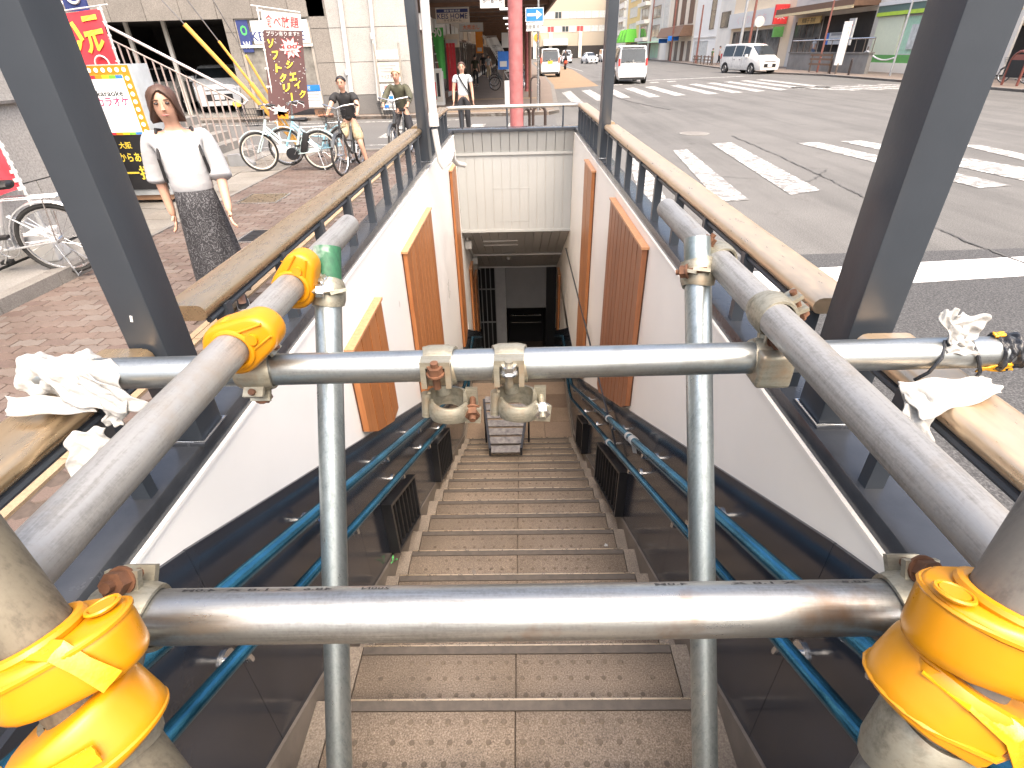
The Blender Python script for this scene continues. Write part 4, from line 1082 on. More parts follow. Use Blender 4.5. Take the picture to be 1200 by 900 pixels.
def tape(parent, pts, wd, nrm, m=YTAPE, t=.0008):
    """a strip of tape along pts, its width across the strip in the plane square to nrm"""
    P = [Vector(p) for p in pts]; rows = []
    for i, p in enumerate(P):
        d = (P[min(i + 1, len(P) - 1)] - P[max(i - 1, 0)]).normalized(); n = Vector(nrm[i] if isinstance(nrm, list) else nrm).normalized(); s = d.cross(n).normalized()
        k = wd * (1 + .12 * math.sin(i * 1.7))
        rows.append([p + s * (j / 4 - .5) * k + n * (.0006 * math.sin(j * 2.4 + i) + t) for j in range(5)] + [p + s * (j / 4 - .5) * k - n * t for j in range(4, -1, -1)])
    MB().loft(rows).part('tape', m, parent)
cv1, c, w_, u, v, up, lo = big_cover('pair of big yellow covers bound with yellow tape on the grimy brown post', n1p, n1d, 1.335, (1, .12, 0), 0, .040, .046)
tape(cv1, [up + w_ * .019 + u * .012 - v * .020, up + w_ * .021 + u * .024 - v * .026, up + w_ * .018 + u * .036 - v * .030, up + w_ * .002 + u * .045 - v * .031, up - w_ * .020 + u * .050 - v * .026], .014, [w_, w_, w_ - v * .3, u * .6 - v, u - v])
tape(cv1, [lo + w_ * .006 - u * .044 - v * .020, lo + w_ * .006 - u * .02 - v * .042, lo + w_ * .007 + u * .012 - v * .046, lo + w_ * .006 + u * .036 - v * .037], .015, [-u - v * .5, -v, -v, -v + u * .2])
cv2, c, w_, u, v, up, lo = big_cover('pair of big yellow covers with loose yellow tape on the dark grey post', n2p, n2d, 1.362, (-1, .12, 0), 0, .046, .046, .018, 12)
tape(cv2, [up + w_ * .019 + u * .004 + v * .024, up + w_ * .016 - u * .016 + v * .034, up + w_ * .002 - u * .026 + v * .036, up - w_ * .022 - u * .034 + v * .030], .016, [w_, w_ + v * .5, v, v])
tape(cv2, [lo + w_ * .022 + u * .036 + v * .016, lo + w_ * .021 + u * .016 + v * .034, lo + w_ * .012 - u * .010 + v * .046, lo - w_ * .012 - u * .030 + v * .044], .017, [w_, w_ + v * .4, v, v])
def small_cover(label, y, ang, k):
    t = thing('clamp_cover', label, 'clamp cover', (SLxa, y, SLz))
    u = Vector((math.cos(ang), 0, math.sin(ang)))
    shell(t, 'hood', Vector((SLxa, y, SLz)) - u * .008, (0, 1, .0), u, egg(.040 * k, .030 * k, .046 * k, 24), .046 * k)
    v = Vector((0, 1, 0)).cross(u)
    c = Vector((SLxa, y, SLz))
    MB().torus(c + Vector((0, -.024 * k, 0)), (0, 1, 0), TRD + .003, .004, 24, 8).part('collar', YELLOW, t)
    MB().disc(c + u * .036 * k + Vector((0, -.024 * k, 0)) , (0, 1, 0), .008, .008, 16).part('boss', YELLOW, t)
    for s in (-.5, .4): MB().path([c + u * (.02 + .0 * s) + v * (.036 * s) + Vector((0, -.0235 * k, 0)), c + u * .062 * k + v * (.022 * s) + Vector((0, -.0235 * k, 0))], .0022, 6).part('rib', YELLOW, t)
    cc = [c + u * (.018 + .056 * math.cos(a)) * k + v * (.044 * math.sin(a)) * k + Vector((0, -.004, 0)) for a in [i * math.pi * 2 / 18 for i in range(19)]]
    nn = [(u * math.cos(a) + v * math.sin(a)) for a in [i * math.pi * 2 / 18 for i in range(19)]]
    tape(t, [c + Vector((0, 0, -TRD - .001)) + u * 0, c + v * .0 + Vector((-TRD - .001, -.002, 0)), c + Vector((-.012, -.004, TRD + .012)), c + u * .03 + v * -.030 + Vector((0, 0, .004)) * 0], .014, [(0, 0, -1), (-1, 0, 0), (-.3, 0, 1), (0, 0, 1)])
    return t
small_cover('open yellow cover on the level tube, the one nearer the viewer with a rounded boss', (-0.37, 0.67, 1.38)[1], R(28), 1.0)
small_cover('yellow cover on the level tube close to the green painted upright', (-0.38, 0.9, 1.38)[1], R(62), .95)

# ---- rags and tape on the cross tube's ends
def patch(mb, a, b, c, d, n=9, amp=.006, t=.0012, seed=0):
    n = n * 2
    """a crumpled piece of cloth spanning four corners"""
    rnd = random.Random(seed); a, b, c, d = map(Vector, (a, b, c, d)); nn = (b - a).cross(d - a).normalized()
    ph = [rnd.uniform(0, 6) for _ in range(6)]
    top = []; bot = []
    for i in range(n):
        for j in range(n):
            x, y = i / (n - 1), j / (n - 1); p = a.lerp(b, x).lerp(d.lerp(c, x), y)
            h = amp * (math.sin(9 * x + 4 * y + ph[0]) + .7 * math.sin(15 * y - 6 * x + ph[1]) + .4 * math.sin(17 * x + ph[2]) * math.cos(11 * y + ph[3])) * .55
            e = nn * h + (b - a).normalized() * amp * .6 * math.sin(11 * y + ph[5]) + (d - a).normalized() * amp * .5 * math.sin(12 * x + ph[1])
            top.append(p + e + nn * t); bot.append(p + e - nn * t)
    f = []
    for i in range(n - 1):
        for j in range(n - 1): f.append((i * n + j, i * n + j + 1, (i + 1) * n + j + 1, (i + 1) * n + j))
    m = n * n; rim = [i for i in range(n)] + [i * n + n - 1 for i in range(1, n)] + [(n - 1) * n + j for j in range(n - 2, -1, -1)] + [i * n for i in range(n - 2, 0, -1)]
    mb.add(top + bot, f + [tuple(m + k for k in q[::-1]) for q in f] + [(rim[k], rim[(k + 1) % len(rim)], m + rim[(k + 1) % len(rim)], m + rim[k]) for k in range(len(rim))])
    return mb
def sleeve(mb, p, q, r, seed, amp=.004, n=56, m=48, close=True):
    rnd = random.Random(seed); p, q = Vector(p), Vector(q); d = (q - p).normalized(); a = d.cross(Vector((0, 0, 1))).normalized(); b = a.cross(d)
    ph = [rnd.uniform(0, 6) for _ in range(6)]; rings = []
    for i in range(m):
        x = i / (m - 1); ring = []
        for j in range(n):
            th = 2 * math.pi * j / n
            k = r + amp * (math.sin(3 * th + 7 * x + ph[0]) + .8 * math.sin(5 * th - 16 * x + ph[1]) + .6 * math.sin(24 * x + 2 * th + ph[2])) + .35 * amp * math.sin(9 * th + 40 * x + ph[3])
            if close and x < .14: k *= .35 + .65 * (x / .14) ** .6
            ring.append(p.lerp(q, x) + (a * math.cos(th) + b * math.sin(th)) * k)
        rings.append(ring)
    mb.loft(rings); return mb
ax2 = (T2b - T2a).normalized()
t = thing('white_rag', 'white cotton rag wrapped round the tube end over the bronze rail, brick pavement side', 'rag', T2a)
sleeve(MB(), T2a - ax2 * .014, T2a + ax2 * .100, TRD + .006, 3).part('wrap', RAG, t, ang=180)
k0 = T2a + ax2 * .085
mb = MB()
patch(mb, k0 + Vector((-.06, -.012, .034)), k0 + Vector((.060, -.010, .030)), k0 + Vector((.085, -.055, -.038)), k0 + Vector((-.01, -.050, -.020)), 13, .006, seed=5)
patch(mb, k0 + Vector((.002, -.030, .030)), k0 + Vector((.030, -.034, .024)), k0 + Vector((.110, -.045, -.030)), k0 + Vector((.060, -.05, -.046)), 11, .005, seed=8)
patch(mb, k0 + Vector((-.11, -.03, -.020)), k0 + Vector((.01, -.036, -.016)), k0 + Vector((.035, -.055, -.034)), k0 + Vector((-.10, -.058, -.036)), 11, .004, seed=2)
mb.part('folds', RAG, t, ang=180)
mb = MB()
patch(mb, k0 + Vector((-.005, -.075, -.058)), k0 + Vector((.045, -.060, -.054)), k0 + Vector((.055, -.080, -.115)), k0 + Vector((.000, -.11, -.110)), 11, .006, seed=9)
patch(mb, k0 + Vector((.040, -.04, -.024)), k0 + Vector((.075, -.04, -.03)), k0 + Vector((.06, -.05, -.062)), k0 + Vector((.035, -.05, -.060)), 9, .004, seed=4)
mb.part('loose_tails', RAG, t, ang=180)
t = thing('white_rag', 'white rag draped over the steel rail under the taped tube end, tied with black cord', 'rag', T2b)
k0 = T2b - ax2 * .105
mb = MB()
patch(mb, k0 + Vector((-.085, -.045, -.022)), k0 + Vector((.055, -.030, -.024)), k0 + Vector((.065, -.062, -.034)), k0 + Vector((-.06, -.090, -.060)), 13, .005, seed=15)
patch(mb, k0 + Vector((-.080, -.05, -.024)), k0 + Vector((-.035, -.06, -.030)), k0 + Vector((-.040, -.10, -.095)), k0 + Vector((-.075, -.08, -.085)), 11, .006, seed=16)
mb.part('folds', RAG, t, ang=180)
mb = MB()
patch(mb, k0 + Vector((-.004, -.012, .024)), k0 + Vector((.026, -.010, .024)), k0 + Vector((.048, .0, .062)), k0 + Vector((-.008, .0, .066)), 11, .006, seed=17)
patch(mb, k0 + Vector((-.004, -.016, .022)), k0 + Vector((.022, -.016, .022)), k0 + Vector((-.004, .004, .072)), k0 + Vector((-.030, .0, .070)), 11, .005, seed=18)
patch(mb, k0 + Vector((-.012, -.024, .012)), k0 + Vector((.036, -.024, .008)), k0 + Vector((.026, -.012, .030)), k0 + Vector((-.004, -.012, .030)), 9, .004, seed=19)
mb.part('knot', RAG, t, ang=180)
for s, e in ((-.008, -.040), (.030, .052)):
    mb = MB(); mb.path([k0 + Vector((s, -.008, .026)), k0 + Vector((s + (e - s) * .3, -.026, .006)), k0 + Vector((s + (e - s) * .7, -.030, -.016)), k0 + Vector((e, -.022, -.034))], .0028, 8)
    mb.part('cord', BLACKTAPE, t)
t = thing('taped_tube_end', 'scaffold tube end covered with crumpled black tape and a strip of yellow tape', 'tape', T2b)
sleeve(MB(), T2b + ax2 * .012, T2b - ax2 * .030, TRD + .003, 33, .0022).part('black_tape', BLACKTAPE, t, ang=180)
mb = MB(); patch(mb, T2b + Vector((-.052, -.022, -.016)), T2b + Vector((-.012, -.026, -.004)), T2b + Vector((-.002, -.022, -.020)), T2b + Vector((-.050, -.014, -.026)), 9, .002, seed=41)
mb.part('yellow_tape', YTAPE, t, ang=180)
mb = MB(); patch(mb, T2b + Vector((-.034, -.004, .027)), T2b + Vector((-.020, -.004, .029)), T2b + Vector((-.018, .006, .031)), T2b + Vector((-.034, .006, .029)), 6, .001, seed=42)
mb.part('yellow_tape', YTAPE, t, ang=180)
# small clamp and wire low on the posts
t = thing('post_clamp', 'clamp low on the dark grey post with a bright bolt sticking out', 'clamp', on(n2p, n2d, 1.19))
c = on(n2p, n2d, 1.185); mb = MB(); band(mb, c, n2d, (-1, 0, 0), 0, 360, n=28); mb.part('band', CLAMPM, t)
bolt(t, c + Vector((-.030, .02, -.01)), c + Vector((-.052, .026, .030)))
MB().bar(c + Vector((-.022, .01, 0)), c + Vector((-.045, .02, 0)), .03, .012).part('lugs', CLAMPM, t)
t = thing('post_clamp', 'clamp low on the grimy brown post with a twist of black wire', 'clamp', on(n1p, n1d, 1.19))
c = on(n1p, n1d, 1.195); mb = MB(); band(mb, c, n1d, (1, 0, 0), 0, 360, n=28); mb.part('band', CLAMPM, t)
MB().path([c + Vector((.026, .01, .01)), c + Vector((.032, .012, .032)), c + Vector((.040, .01, .036)), c + Vector((.036, .01, .024)), c + Vector((.034, .008, .006)), c + Vector((.052, .008, .0))], .0018, 6).part('wire_twist', BLACKTAPE, t)

# ================================================================ BUILDINGS
def win(parent, face, f, a0, a1, z0, z1, frame, pane, nx=1, nzz=1, fw=.06, name='window', out=.06):
    """a framed window standing proud of a facade; face X: plane x=f looking -x, face Y: plane y=f looking -y"""
    def bx(mb, u0, u1, w0, w1, d0, d1):
        if face == 'X': mb.box(f - d1, f - d0, u0, u1, w0, w1)
        elif face == 'X+': mb.box(f + d0, f + d1, u0, u1, w0, w1)
        else: mb.box(u0, u1, f - d1, f - d0, w0, w1)
    mb = MB()
    bx(mb, a0, a1, z0, z0 + fw, -.02, out); bx(mb, a0, a1, z1 - fw, z1, -.02, out)
    for i in range(nx + 1):
        u = a0 + (a1 - a0 - fw) * i / nx; bx(mb, u, u + fw, z0 + fw, z1 - fw, -.02, out - .004)
    for j in range(1, nzz):
        w_ = z0 + (z1 - z0) * j / nzz - fw / 2; bx(mb, a0 + fw, a1 - fw, w_, w_ + fw, -.02, out - .010)
    o = mb.part(name, frame, parent, smooth=False)
    g_ = MB(); bx(g_, a0 + fw * .6, a1 - fw * .6, z0 + fw * .6, z1 - fw * .6, -.015, out * .35); g_.part('pane', pane, o, smooth=False)
    return o
def bpart(parent, name, m, x0, x1, y0, y1, z0, z1):
    return MB().box(min(x0, x1), max(x0, x1), min(y0, y1), max(y0, y1), z0, z1).part(name, m, parent, smooth=False)
CREAM = M('cream render', (.76, .67, .54), .85, var=.06, scale=.8); CREAM2 = M('pale render', (.76, .72, .64), .85, var=.06, scale=.8)
OCHRE = M('ochre render', (.74, .55, .26), .85, var=.06, scale=.8); GREYB = M('grey render', (.60, .57, .52), .85, var=.08, scale=.8)
WHITEB = M('white render', (.82, .80, .75), .85, var=.04, scale=.8); BROWNB = M('brown panel', (.16, .09, .055), .6, var=.2); ORANGEB = M('orange cream render', (.76, .62, .45), .85, var=.05)
FRAMEB = M('bronze window frame', (.14, .11, .09), .5); FRAMEW = M('pale window frame', (.50, .48, .45), .5); DARKIN = M('dark interior', (.035, .03, .027), .8, var=.4, scale=3)  # DARKIN: lack of light inside put into a near-black colour
SHOPGL = M('shop window', (.10, .10, .095), .12, var=.6, scale=1.2); BLINDS = M('window blind', (.52, .54, .52), .4, var=.3, scale=3)
GREENAW = M('green awning', (.10, .42, .03), .7); PALEGREEN = M('pale green plastic', (.40, .62, .46), .5)
FROST = M('frosted shop panel', (.64, .68, .52), .5, var=.04); GREENP = M('green panel', (.13, .36, .10), .5); LIME = M('lime band', (.42, .60, .06), .5)

# --- house wall beside the pavement strip, grey granite blocks
hw = thing('house_wall', 'pale grey granite block wall beside the raised pavement strip', 'wall', (-5, 4.2, .1))
bpart(hw, 'wall_core', GRANITED, -9.2, -4.83, 2.0, 6.25, .0, 4.2)
zs = [.12, .735, 1.42, 2.25, 3.2, 4.2]; ys = [2.0, 3.05, 4.5, 5.55, 6.25]
for j in range(5):
    for i in range(4):
        a = ys[i] + (.35 if j % 2 and 0 < i else 0); b = ys[i + 1] + (.35 if j % 2 and i < 3 else 0)
        o = MB().box(-4.83, -4.795 - random.uniform(0, .004), a + .006, b - .006, zs[j] + .006, zs[j + 1] - .006).part('granite_block', GRANITE, hw, smooth=False)
bpart(hw, 'ledge', GRANITED, -4.794, -4.74, 2.0, 6.2, 1.415, 1.44)
# --- stone clad building across the side street with the open garage
FY = 20.5
sb = thing('stone_building', 'brown grey stone clad building with an open dark garage and a shop window', 'building', (-8, FY, 0))
gx0, gx1 = (-14.64, 20.5, 0.31)[0], (-9.36, 20.5, 0.19)[0]; gz = 2.82
wx0, wx1 = (-9.01, 20.5, 0.45)[0], (-6.6, 20.5, 0.4)[0]; wz0, wz1 = .22, 2.88
xe = (-3.44, 20.5, 0.33)[0]
D = .4
bpart(sb, 'lintel_core', GRANITED, -17, gx1 + .05, FY + .04, FY + D, gz + .01, 8)
bpart(sb, 'upper_core', GRANITED, gx1 + .05, xe, FY + .04, FY + D, wz1 + .01, 8)
bpart(sb, 'pier_core', GRANITED, gx1, wx0, FY + .04, FY + D, 0, gz); bpart(sb, 'end_core', GRANITED, wx1, xe, FY + .04, FY + 12, 0, wz1); bpart(sb, 'side_core', GRANITED, -17, gx0, FY + .04, FY + D, 0, gz)
for i in range(9):      # lintel slabs
    a = gx0 - .6 + i * 1.15
    for z0, z1 in ((gz, 3.75), (3.75, 4.7), (4.7, 5.6)):
        if a + 1.15 < xe - 2: bpart(sb, 'stone_slab', GRANITEB, a + .008, min(a + 1.15, xe) - .008, FY, FY + .04, z0 + (.0 if z0 == gz else .008), z1 - .008)
for z0, z1 in ((0, .55), (.55, 1.5), (1.5, 2.45), (2.45, gz)): bpart(sb, 'stone_slab', GRANITEB, gx1 + .004, wx0 - .004, FY, FY + .04, z0 + .008, z1 - .004)
xs = [wx1 + .02, wx1 + .62, (wx1 + xe) / 2 + .45, xe]
for a, b, m in zip(xs, xs[1:], (GRANITEB, GRANITE, GRANITE)):
    for z0, z1 in ((0, .6), (.6, 1.55), (1.55, 2.5), (2.5, 3.45), (3.45, 4.4), (4.4, 5.4)):
        bpart(sb, 'stone_slab', GRANITED if z0 == 0 else m, a + .008, b - .008, FY - (.05 if m is GRANITE else 0), FY + .04, z0 + .008, z1 - .008)
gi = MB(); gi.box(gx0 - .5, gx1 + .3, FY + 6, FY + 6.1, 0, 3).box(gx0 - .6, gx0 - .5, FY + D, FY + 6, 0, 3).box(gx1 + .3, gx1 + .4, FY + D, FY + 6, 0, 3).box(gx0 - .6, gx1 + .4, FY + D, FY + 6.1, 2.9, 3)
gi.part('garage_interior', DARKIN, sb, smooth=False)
for x in (gx0 + 1.3, gx0 + 2.6): bpart(sb, 'garage_post', GREYB, x, x + .12, FY + 1.2, FY + 1.3, 0, 2.9)
bpart(sb, 'garage_floor', CONC, gx0 - .5, gx1 + .3, FY + .02, FY + 6, -.05, .02)
# shop window with its notices
sw = win(sb, 'Y', FY + .12, wx0, wx1, wz0, wz1, M('beige aluminium', (.42, .38, .33), .4, .3), M('tinted office glass', (.20, .19, .17), .15, var=.3), 2, 1, .09)
bpart(sb, 'transom', GREYB, wx0, wx1, FY + .02, FY + .1, 2.02, 2.10)
mid = (wx0 + wx1) / 2
def poster(parent, nm, m, x0, x1, y, z0, z1, th=.008): return bpart(parent, nm, m, x0, x1, y - th, y, z0, z1)
PY = FY + .055
poster(sb, 'window_sign', SIGNW, mid + .05, wx1 - .06, PY, 2.12, wz1 - .12); letters('ケイズホーム', (mid + .5, PY - .010, 2.62), (1, 0, 0), (0, 0, 1), .78, .16, INK, sb, .02)
letters('HOME', (mid + .52, PY - .010, 2.33), (1, 0, 0), (0, 0, 1), .9, .26, INKB, sb, .01)
poster(sb, 'window_sign', SIGNW, wx0 + .5, mid - .02, PY, 2.12, wz1 - .12); letters('KEIS', (mid - .42, PY - .010, 2.33), (1, 0, 0), (0, 0, 1), .7, .26, INKB, sb, .01)
poster(sb, 'window_sign', INKB, wx0 + .04, wx0 + .42, PY, 1.9, wz1 - .1); letters('O', (wx0 + .24, PY - .010, 2.5), (1, 0, 0), (0, 0, 1), .22, .28, INKGR, sb, .03); letters('W', (wx0 + .24, PY - .010, 2.1), (1, 0, 0), (0, 0, 1), .24, .2, SIGNW, sb, .02)
poster(sb, 'door_notice', INKB, mid - .45, mid - .06, PY, .95, 1.62); poster(sb, 'door_strip', INKR, mid - .42, mid - .08, PY - .009, 1.72, 1.80); letters('営業', (mid - .25, PY - .010, 1.45), (1, 0, 0), (0, 0, 1), .24, .12, SIGNW, sb)
letters('トワーク', (mid + .50, PY - .002, 1.42), (1, 0, -.25), (.25, 0, 1), .62, .16, INKB, sb); letters('下さい!', (mid + .42, PY - .002, 1.13), (1, 0, 0), (0, 0, 1), .42, .12, INK, sb)
for x0, x1, z0, z1 in ((mid - .46, mid - .05, .55, .92), (mid - .46, mid - .05, .24, .53), (mid + .06, wx1 - .05, .26, .72)):
    poster(sb, 'listing', SIGNW, x0, x1, PY, z0, z1)
    for r_ in range(3): poster(sb, 'listing_print', INKG, x0 + .05, x1 - .06 - .05 * (r_ % 2), PY - .009, z1 - .1 - r_ * .09, z1 - .06 - r_ * .09, .002)
poster(sb, 'blue_notice', SIGNB, mid + .06, wx1 - .05, PY, .74, .92); letters('毎日入居可', (mid + .48, PY - .010, .83), (1, 0, 0), (0, 0, 1), .7, .11, SIGNW, sb)
# down pipes
t = thing('downpipe', 'white downpipe on the stone wall to the side of the shop window', 'pipe', (-5.8, FY - .1, 0))
MB().path([(-5.42, 20.38, 4.06), (-5.54, 20.38, 0.89), (-5.57, 20.38, 0.23)], .075, 12).part('pipe_run', PLASTIC, t)
MB().tube((-5.6, 20.38, 1.34), (-5.57, 20.38, 1.19), .095, n=12).part('socket', PLASTIC, t)
t = thing('downpipe', 'thin white downpipe near the white notice stand', 'pipe', (-4.5, FY - .15, 0))
MB().path([(-4.45, 20.35, 4.03), (-4.65, 20.35, 0.42)], .06, 12).part('pipe_run', PLASTIC, t)
MB().tube((-4.57, 20.35, 2.35), (-4.57, 20.35, 2.17), .08, n=12).part('socket', PLASTIC, t)
# notice stand before the wall
t = thing('notice_stand', 'brown notice stand with white and blue listings before the stone wall', 'sign', ((-4.23, 20.0, 0.23)[0], 20.0, 0))
nx0, nx1 = (-4.5, 20.0, 0.88)[0], (-3.71, 20.0, 0.87)[0]
for x in (nx0, nx1): MB().tube((x, 20, 0), (x, 20, 2.05), .03, n=10).part('leg', RAILM2, t)
for z0, z1, m in ((1.62, 1.86, SIGNW), (.98, 1.52, M('pale board', (.55, .50, .42), .6)), (.16, .92, SIGNW)): bpart(t, 'board', m, nx0 + .04, nx1 - .04, 19.96, 19.99, z0, z1)
letters('ケイズホーム', ((nx0 + nx1) / 2, 19.955, 1.12), (1, 0, 0), (0, 0, 1), .55, .13, INKB, t)
for r_ in range(3): bpart(t, 'print_line', INKG, nx0 + .12, nx1 - .15, 19.954, 19.959, 1.26 + r_ * .08, 1.29 + r_ * .08)
letters('賃貸', ((nx0 + nx1) / 2 - .1, 19.955, .82), (1, 0, 0), (0, 0, 1), .3, .1, INKR, t)
for r_ in range(4):
    for q in range(3): bpart(t, 'listing', SIGNB if (r_ + q) % 3 == 0 else INKG, nx0 + .10 + q * .19, nx0 + .24 + q * .19, 19.954, 19.959, .22 + r_ * .13, .31 + r_ * .13)

# --- shopping arcade: dark roof over the far pavement, shop row, red columns
ar = thing('arcade', 'dark roofed shopping arcade running away along the far pavement', 'building', (-1, 40, 0))
AX0, AX1 = -3.15, 1.25
for i in range(24):     # ceiling bays with shallow beams between
    y = 20.3 + i * 3.2
    bpart(ar, 'ceiling_panel', M('arcade ceiling', (.085, .06, .05), .7) if i == 0 else bpy.data.materials['arcade ceiling'], AX0, AX1, y + .06, y + 3.14, 3.28, 3.34)
    bpart(ar, 'beam', BROWNB, AX0, AX1, y - .06, y + .06, 3.16, 3.36)
bpart(ar, 'fascia', BROWNB, AX1, AX1 + .08, 20.2, 97, 3.05, 3.75); bpart(ar, 'front_fascia', GREYB, AX0, AX1 + .08, 20.14, 20.22, 3.3, 3.9)
random.seed(5)
y = 20.6; k = 0
while y < 97:
    wd = random.uniform(2.2, 4.2); m = random.choice([CREAM, GREYB, BROWNB, WHITEB, BROWNB])
    bpart(ar, 'shop_front', m, -7, AX0, y, y + wd - .05, 0, 3.35)
    o = win(ar, 'X+', AX0, y + .25, y + wd - .3, .25, 2.3, FRAMEB, SHOPGL, 2, 1, .07, 'shop_window', .08)
    bpart(ar, 'shop_sign', random.choice([SIGNW, CREAM, CREAM2, GREYB, BROWNB, SIGNW]), AX0, AX0 + .12, y + .2, y + wd - .3, 2.4, 2.85)
    y += wd; k += 1
for i in range(10):
    y = 24.5 + i * 6.5
    bpart(ar, 'tube_lamp', MEMIT('arcade lamp', (1, .98, .93), 1.0) if i == 0 else bpy.data.materials['arcade lamp'], -.55, .15, y, y + .12, 3.08, 3.14)
    MB().tube((.62, y + 2, 0), (.62, y + 2, 3.2), .06, n=8).part('slim_column', BROWNB, ar)
bpart(ar, 'far_end', DARKIN, -7, AX1, 97, 97.2, 0, 3.4)
def column(label, x, y, r, h=4.2):
    t = thing('arcade_column', label, 'column', (x, y, 0), 0, 'dusty red round columns')
    MB().tube((x, y, 0), (x, y, h), r, n=26).part('shaft', REDPAINT, t)
    MB().tube((x, y, .0), (x, y, .10), r * 1.25, r * 1.1, n=26).part('foot', REDPAINT, t)
    return t
column('big dusty red round column rising behind the end railing', (0.03, 12.0, 1.16)[0], 12.0, .135)
column('slimmer dusty red round column behind the blue arrow sign', (0.64, 31.0, 1.01)[0], 31, .16)
def hang_sign(label, cx, cy, z0, z1, wd, m, parts):
    t = thing('hanging_sign', label, 'sign', (cx, cy, z0))
    bpart(t, 'board', m, cx - wd / 2, cx + wd / 2, cy, cy + .12, z0, z1)
    f = MB()
    for a, b, c, d_ in ((-wd / 2 - .02, wd / 2 + .02, z1, z1 + .03), (-wd / 2 - .02, wd / 2 + .02, z0 - .03, z0), (-wd / 2 - .02, -wd / 2, z0, z1), (wd / 2, wd / 2 + .02, z0, z1)): f.box(cx + a, cx + b, cy - .01, cy + .13, c, d_)
    f.part('frame', FRAMEW, t)
    for s in (-.35, .35): MB().tube((cx + wd * s, cy + .06, z1), (cx + wd * s, cy + .06, 3.3), .012, n=6).part('hanger', FRAMEB, t)
    for body, z, w_, h, mm in parts: letters(body, (cx, cy - .006, z), (1, 0, 0), (0, 0, 1), w_, h, mm, t, .012)
    return t
kx0, kx1 = (-2.92, 24.0, 2.99)[0], (-1.71, 24.0, 2.96)[0]; kc = (kx0 + kx1) / 2; kw = kx1 - kx0
t = hang_sign('cream and navy hanging shop sign lettered KEIS HOME', kc, 24, 2.70, 3.14, kw, M('cream sign', (.60, .53, .45), .5), [('KEIS HOME', 2.90, kw * .93, .17, INKB), ('ケイズホーム', 2.77, kw * .55, .085, INK)])
bpart(t, 'navy_band', INKB, kc - kw / 2 + .02, kc + kw / 2 - .02, 23.992, 24, 3.01, 3.12); letters('賃貸 管理 売買', (kc, 23.985, 3.065), (1, 0, 0), (0, 0, 1), kw * .5, .07, SIGNW, t, .01)
oc = (-2.19, 32.0, 2.85)[0]
hang_sign('white and orange lettered sign hung further down the arcade', oc, 32, 2.66, 2.98, 1.15, SIGNW, [('大売出し', 2.82, .85, .2, M('orange ink', (.85, .2, .03), .6))])
hang_sign('white pedestrian priority sign hung at the arcade mouth', (-0.67, 20.1, 3.0)[0], 20.1, 2.92, 3.24, .72, SIGNW, [('歩行者優先', 3.08, .62, .15, INK)])
# one way sign
t = thing('traffic_sign', 'blue and white one way arrow sign on a slim grey pole', 'sign', ((0.74, 20.0, 0.07)[0], 20.0, 0))
sx0, sx1 = (0.35, 19.9, 2.67)[0], (0.91, 19.9, 2.66)[0]; scx = (sx0 + sx1) / 2
MB().tube((scx + .12, 20, 0), (scx + .12, 20, 4.2), .036, n=12).part('pole', CHROME, t)
MB().box(sx0, sx1, 19.92, 19.94, 2.50, 2.86).part('sign_board', SIGNW, t); MB().box(sx0 + .02, sx1 - .02, 19.914, 19.92, 2.52, 2.84).part('blue_face', SIGNB, t)
MB().prism([(sx0 + .06, 2.645), (scx + .06, 2.645), (scx + .06, 2.56), (sx1 - .05, 2.68), (scx + .06, 2.80), (scx + .06, 2.715), (sx0 + .06, 2.715)], 'Y', 19.908, 19.914).part('arrow', SIGNW, t)
MB().box(sx0 + .02, sx1 - .02, 19.92, 19.94, 2.26, 2.48).part('plate', SIGNW, t); letters('自動車 原付', (scx, 19.914, 2.37), (1, 0, 0), (0, 0, 1), .52, .12, INK, t)
# hoops
def hoop(label, x, y, m, h=.75, wd=.36, rz=0, base=0):
    t = thing('bike_hoop', label, 'hoop', (x, y, base), rz, 'steel hoops on the pavement')
    pts = [(-wd / 2, 0, 0)] + [(-wd / 2 * math.cos(a), 0, h - wd / 2 + wd / 2 * math.sin(a)) for a in [i * math.pi / 10 for i in range(11)]] + [(wd / 2, 0, 0)]
    MB().path(pts, .03, 10).part('hoop_tube', m, t, world=False)
    MB().disc((-wd / 2, 0, .008), (0, 0, 1), .06, .016).part('foot', m, t, world=False); MB().disc((wd / 2, 0, .008), (0, 0, 1), .06, .016).part('foot', m, t, world=False)
HOOPM = M('brown black hoop', (.06, .045, .04), .35, .3)
hoop('dark steel hoop just behind the end railing, clear of the red column', (0.49, 12.1, 0.69)[0], 12.1, HOOPM, .78, .25)
hoop('dark steel hoop half hidden by the big red column', (0.22, 12.2, 0.69)[0], 12.25, HOOPM, .72, .25, .9)
hoop('dark steel hoop at the foot of the slimmer red column', (0.67, 20.6, 0.49)[0], 20.6, HOOPM, 1.0, .3)
t = thing('bollard_box', 'white box shaped bollard beside the big red column', 'bollard', ((-0.29, 22.0, 0.21)[0], 22, 0))
o = MB().box((-0.4, 22.0, 0.7)[0], (-0.16, 22.0, 0.7)[0], 22, 22.15, 0, .85).part('body', SIGNW, t); bevelled(o, .02)
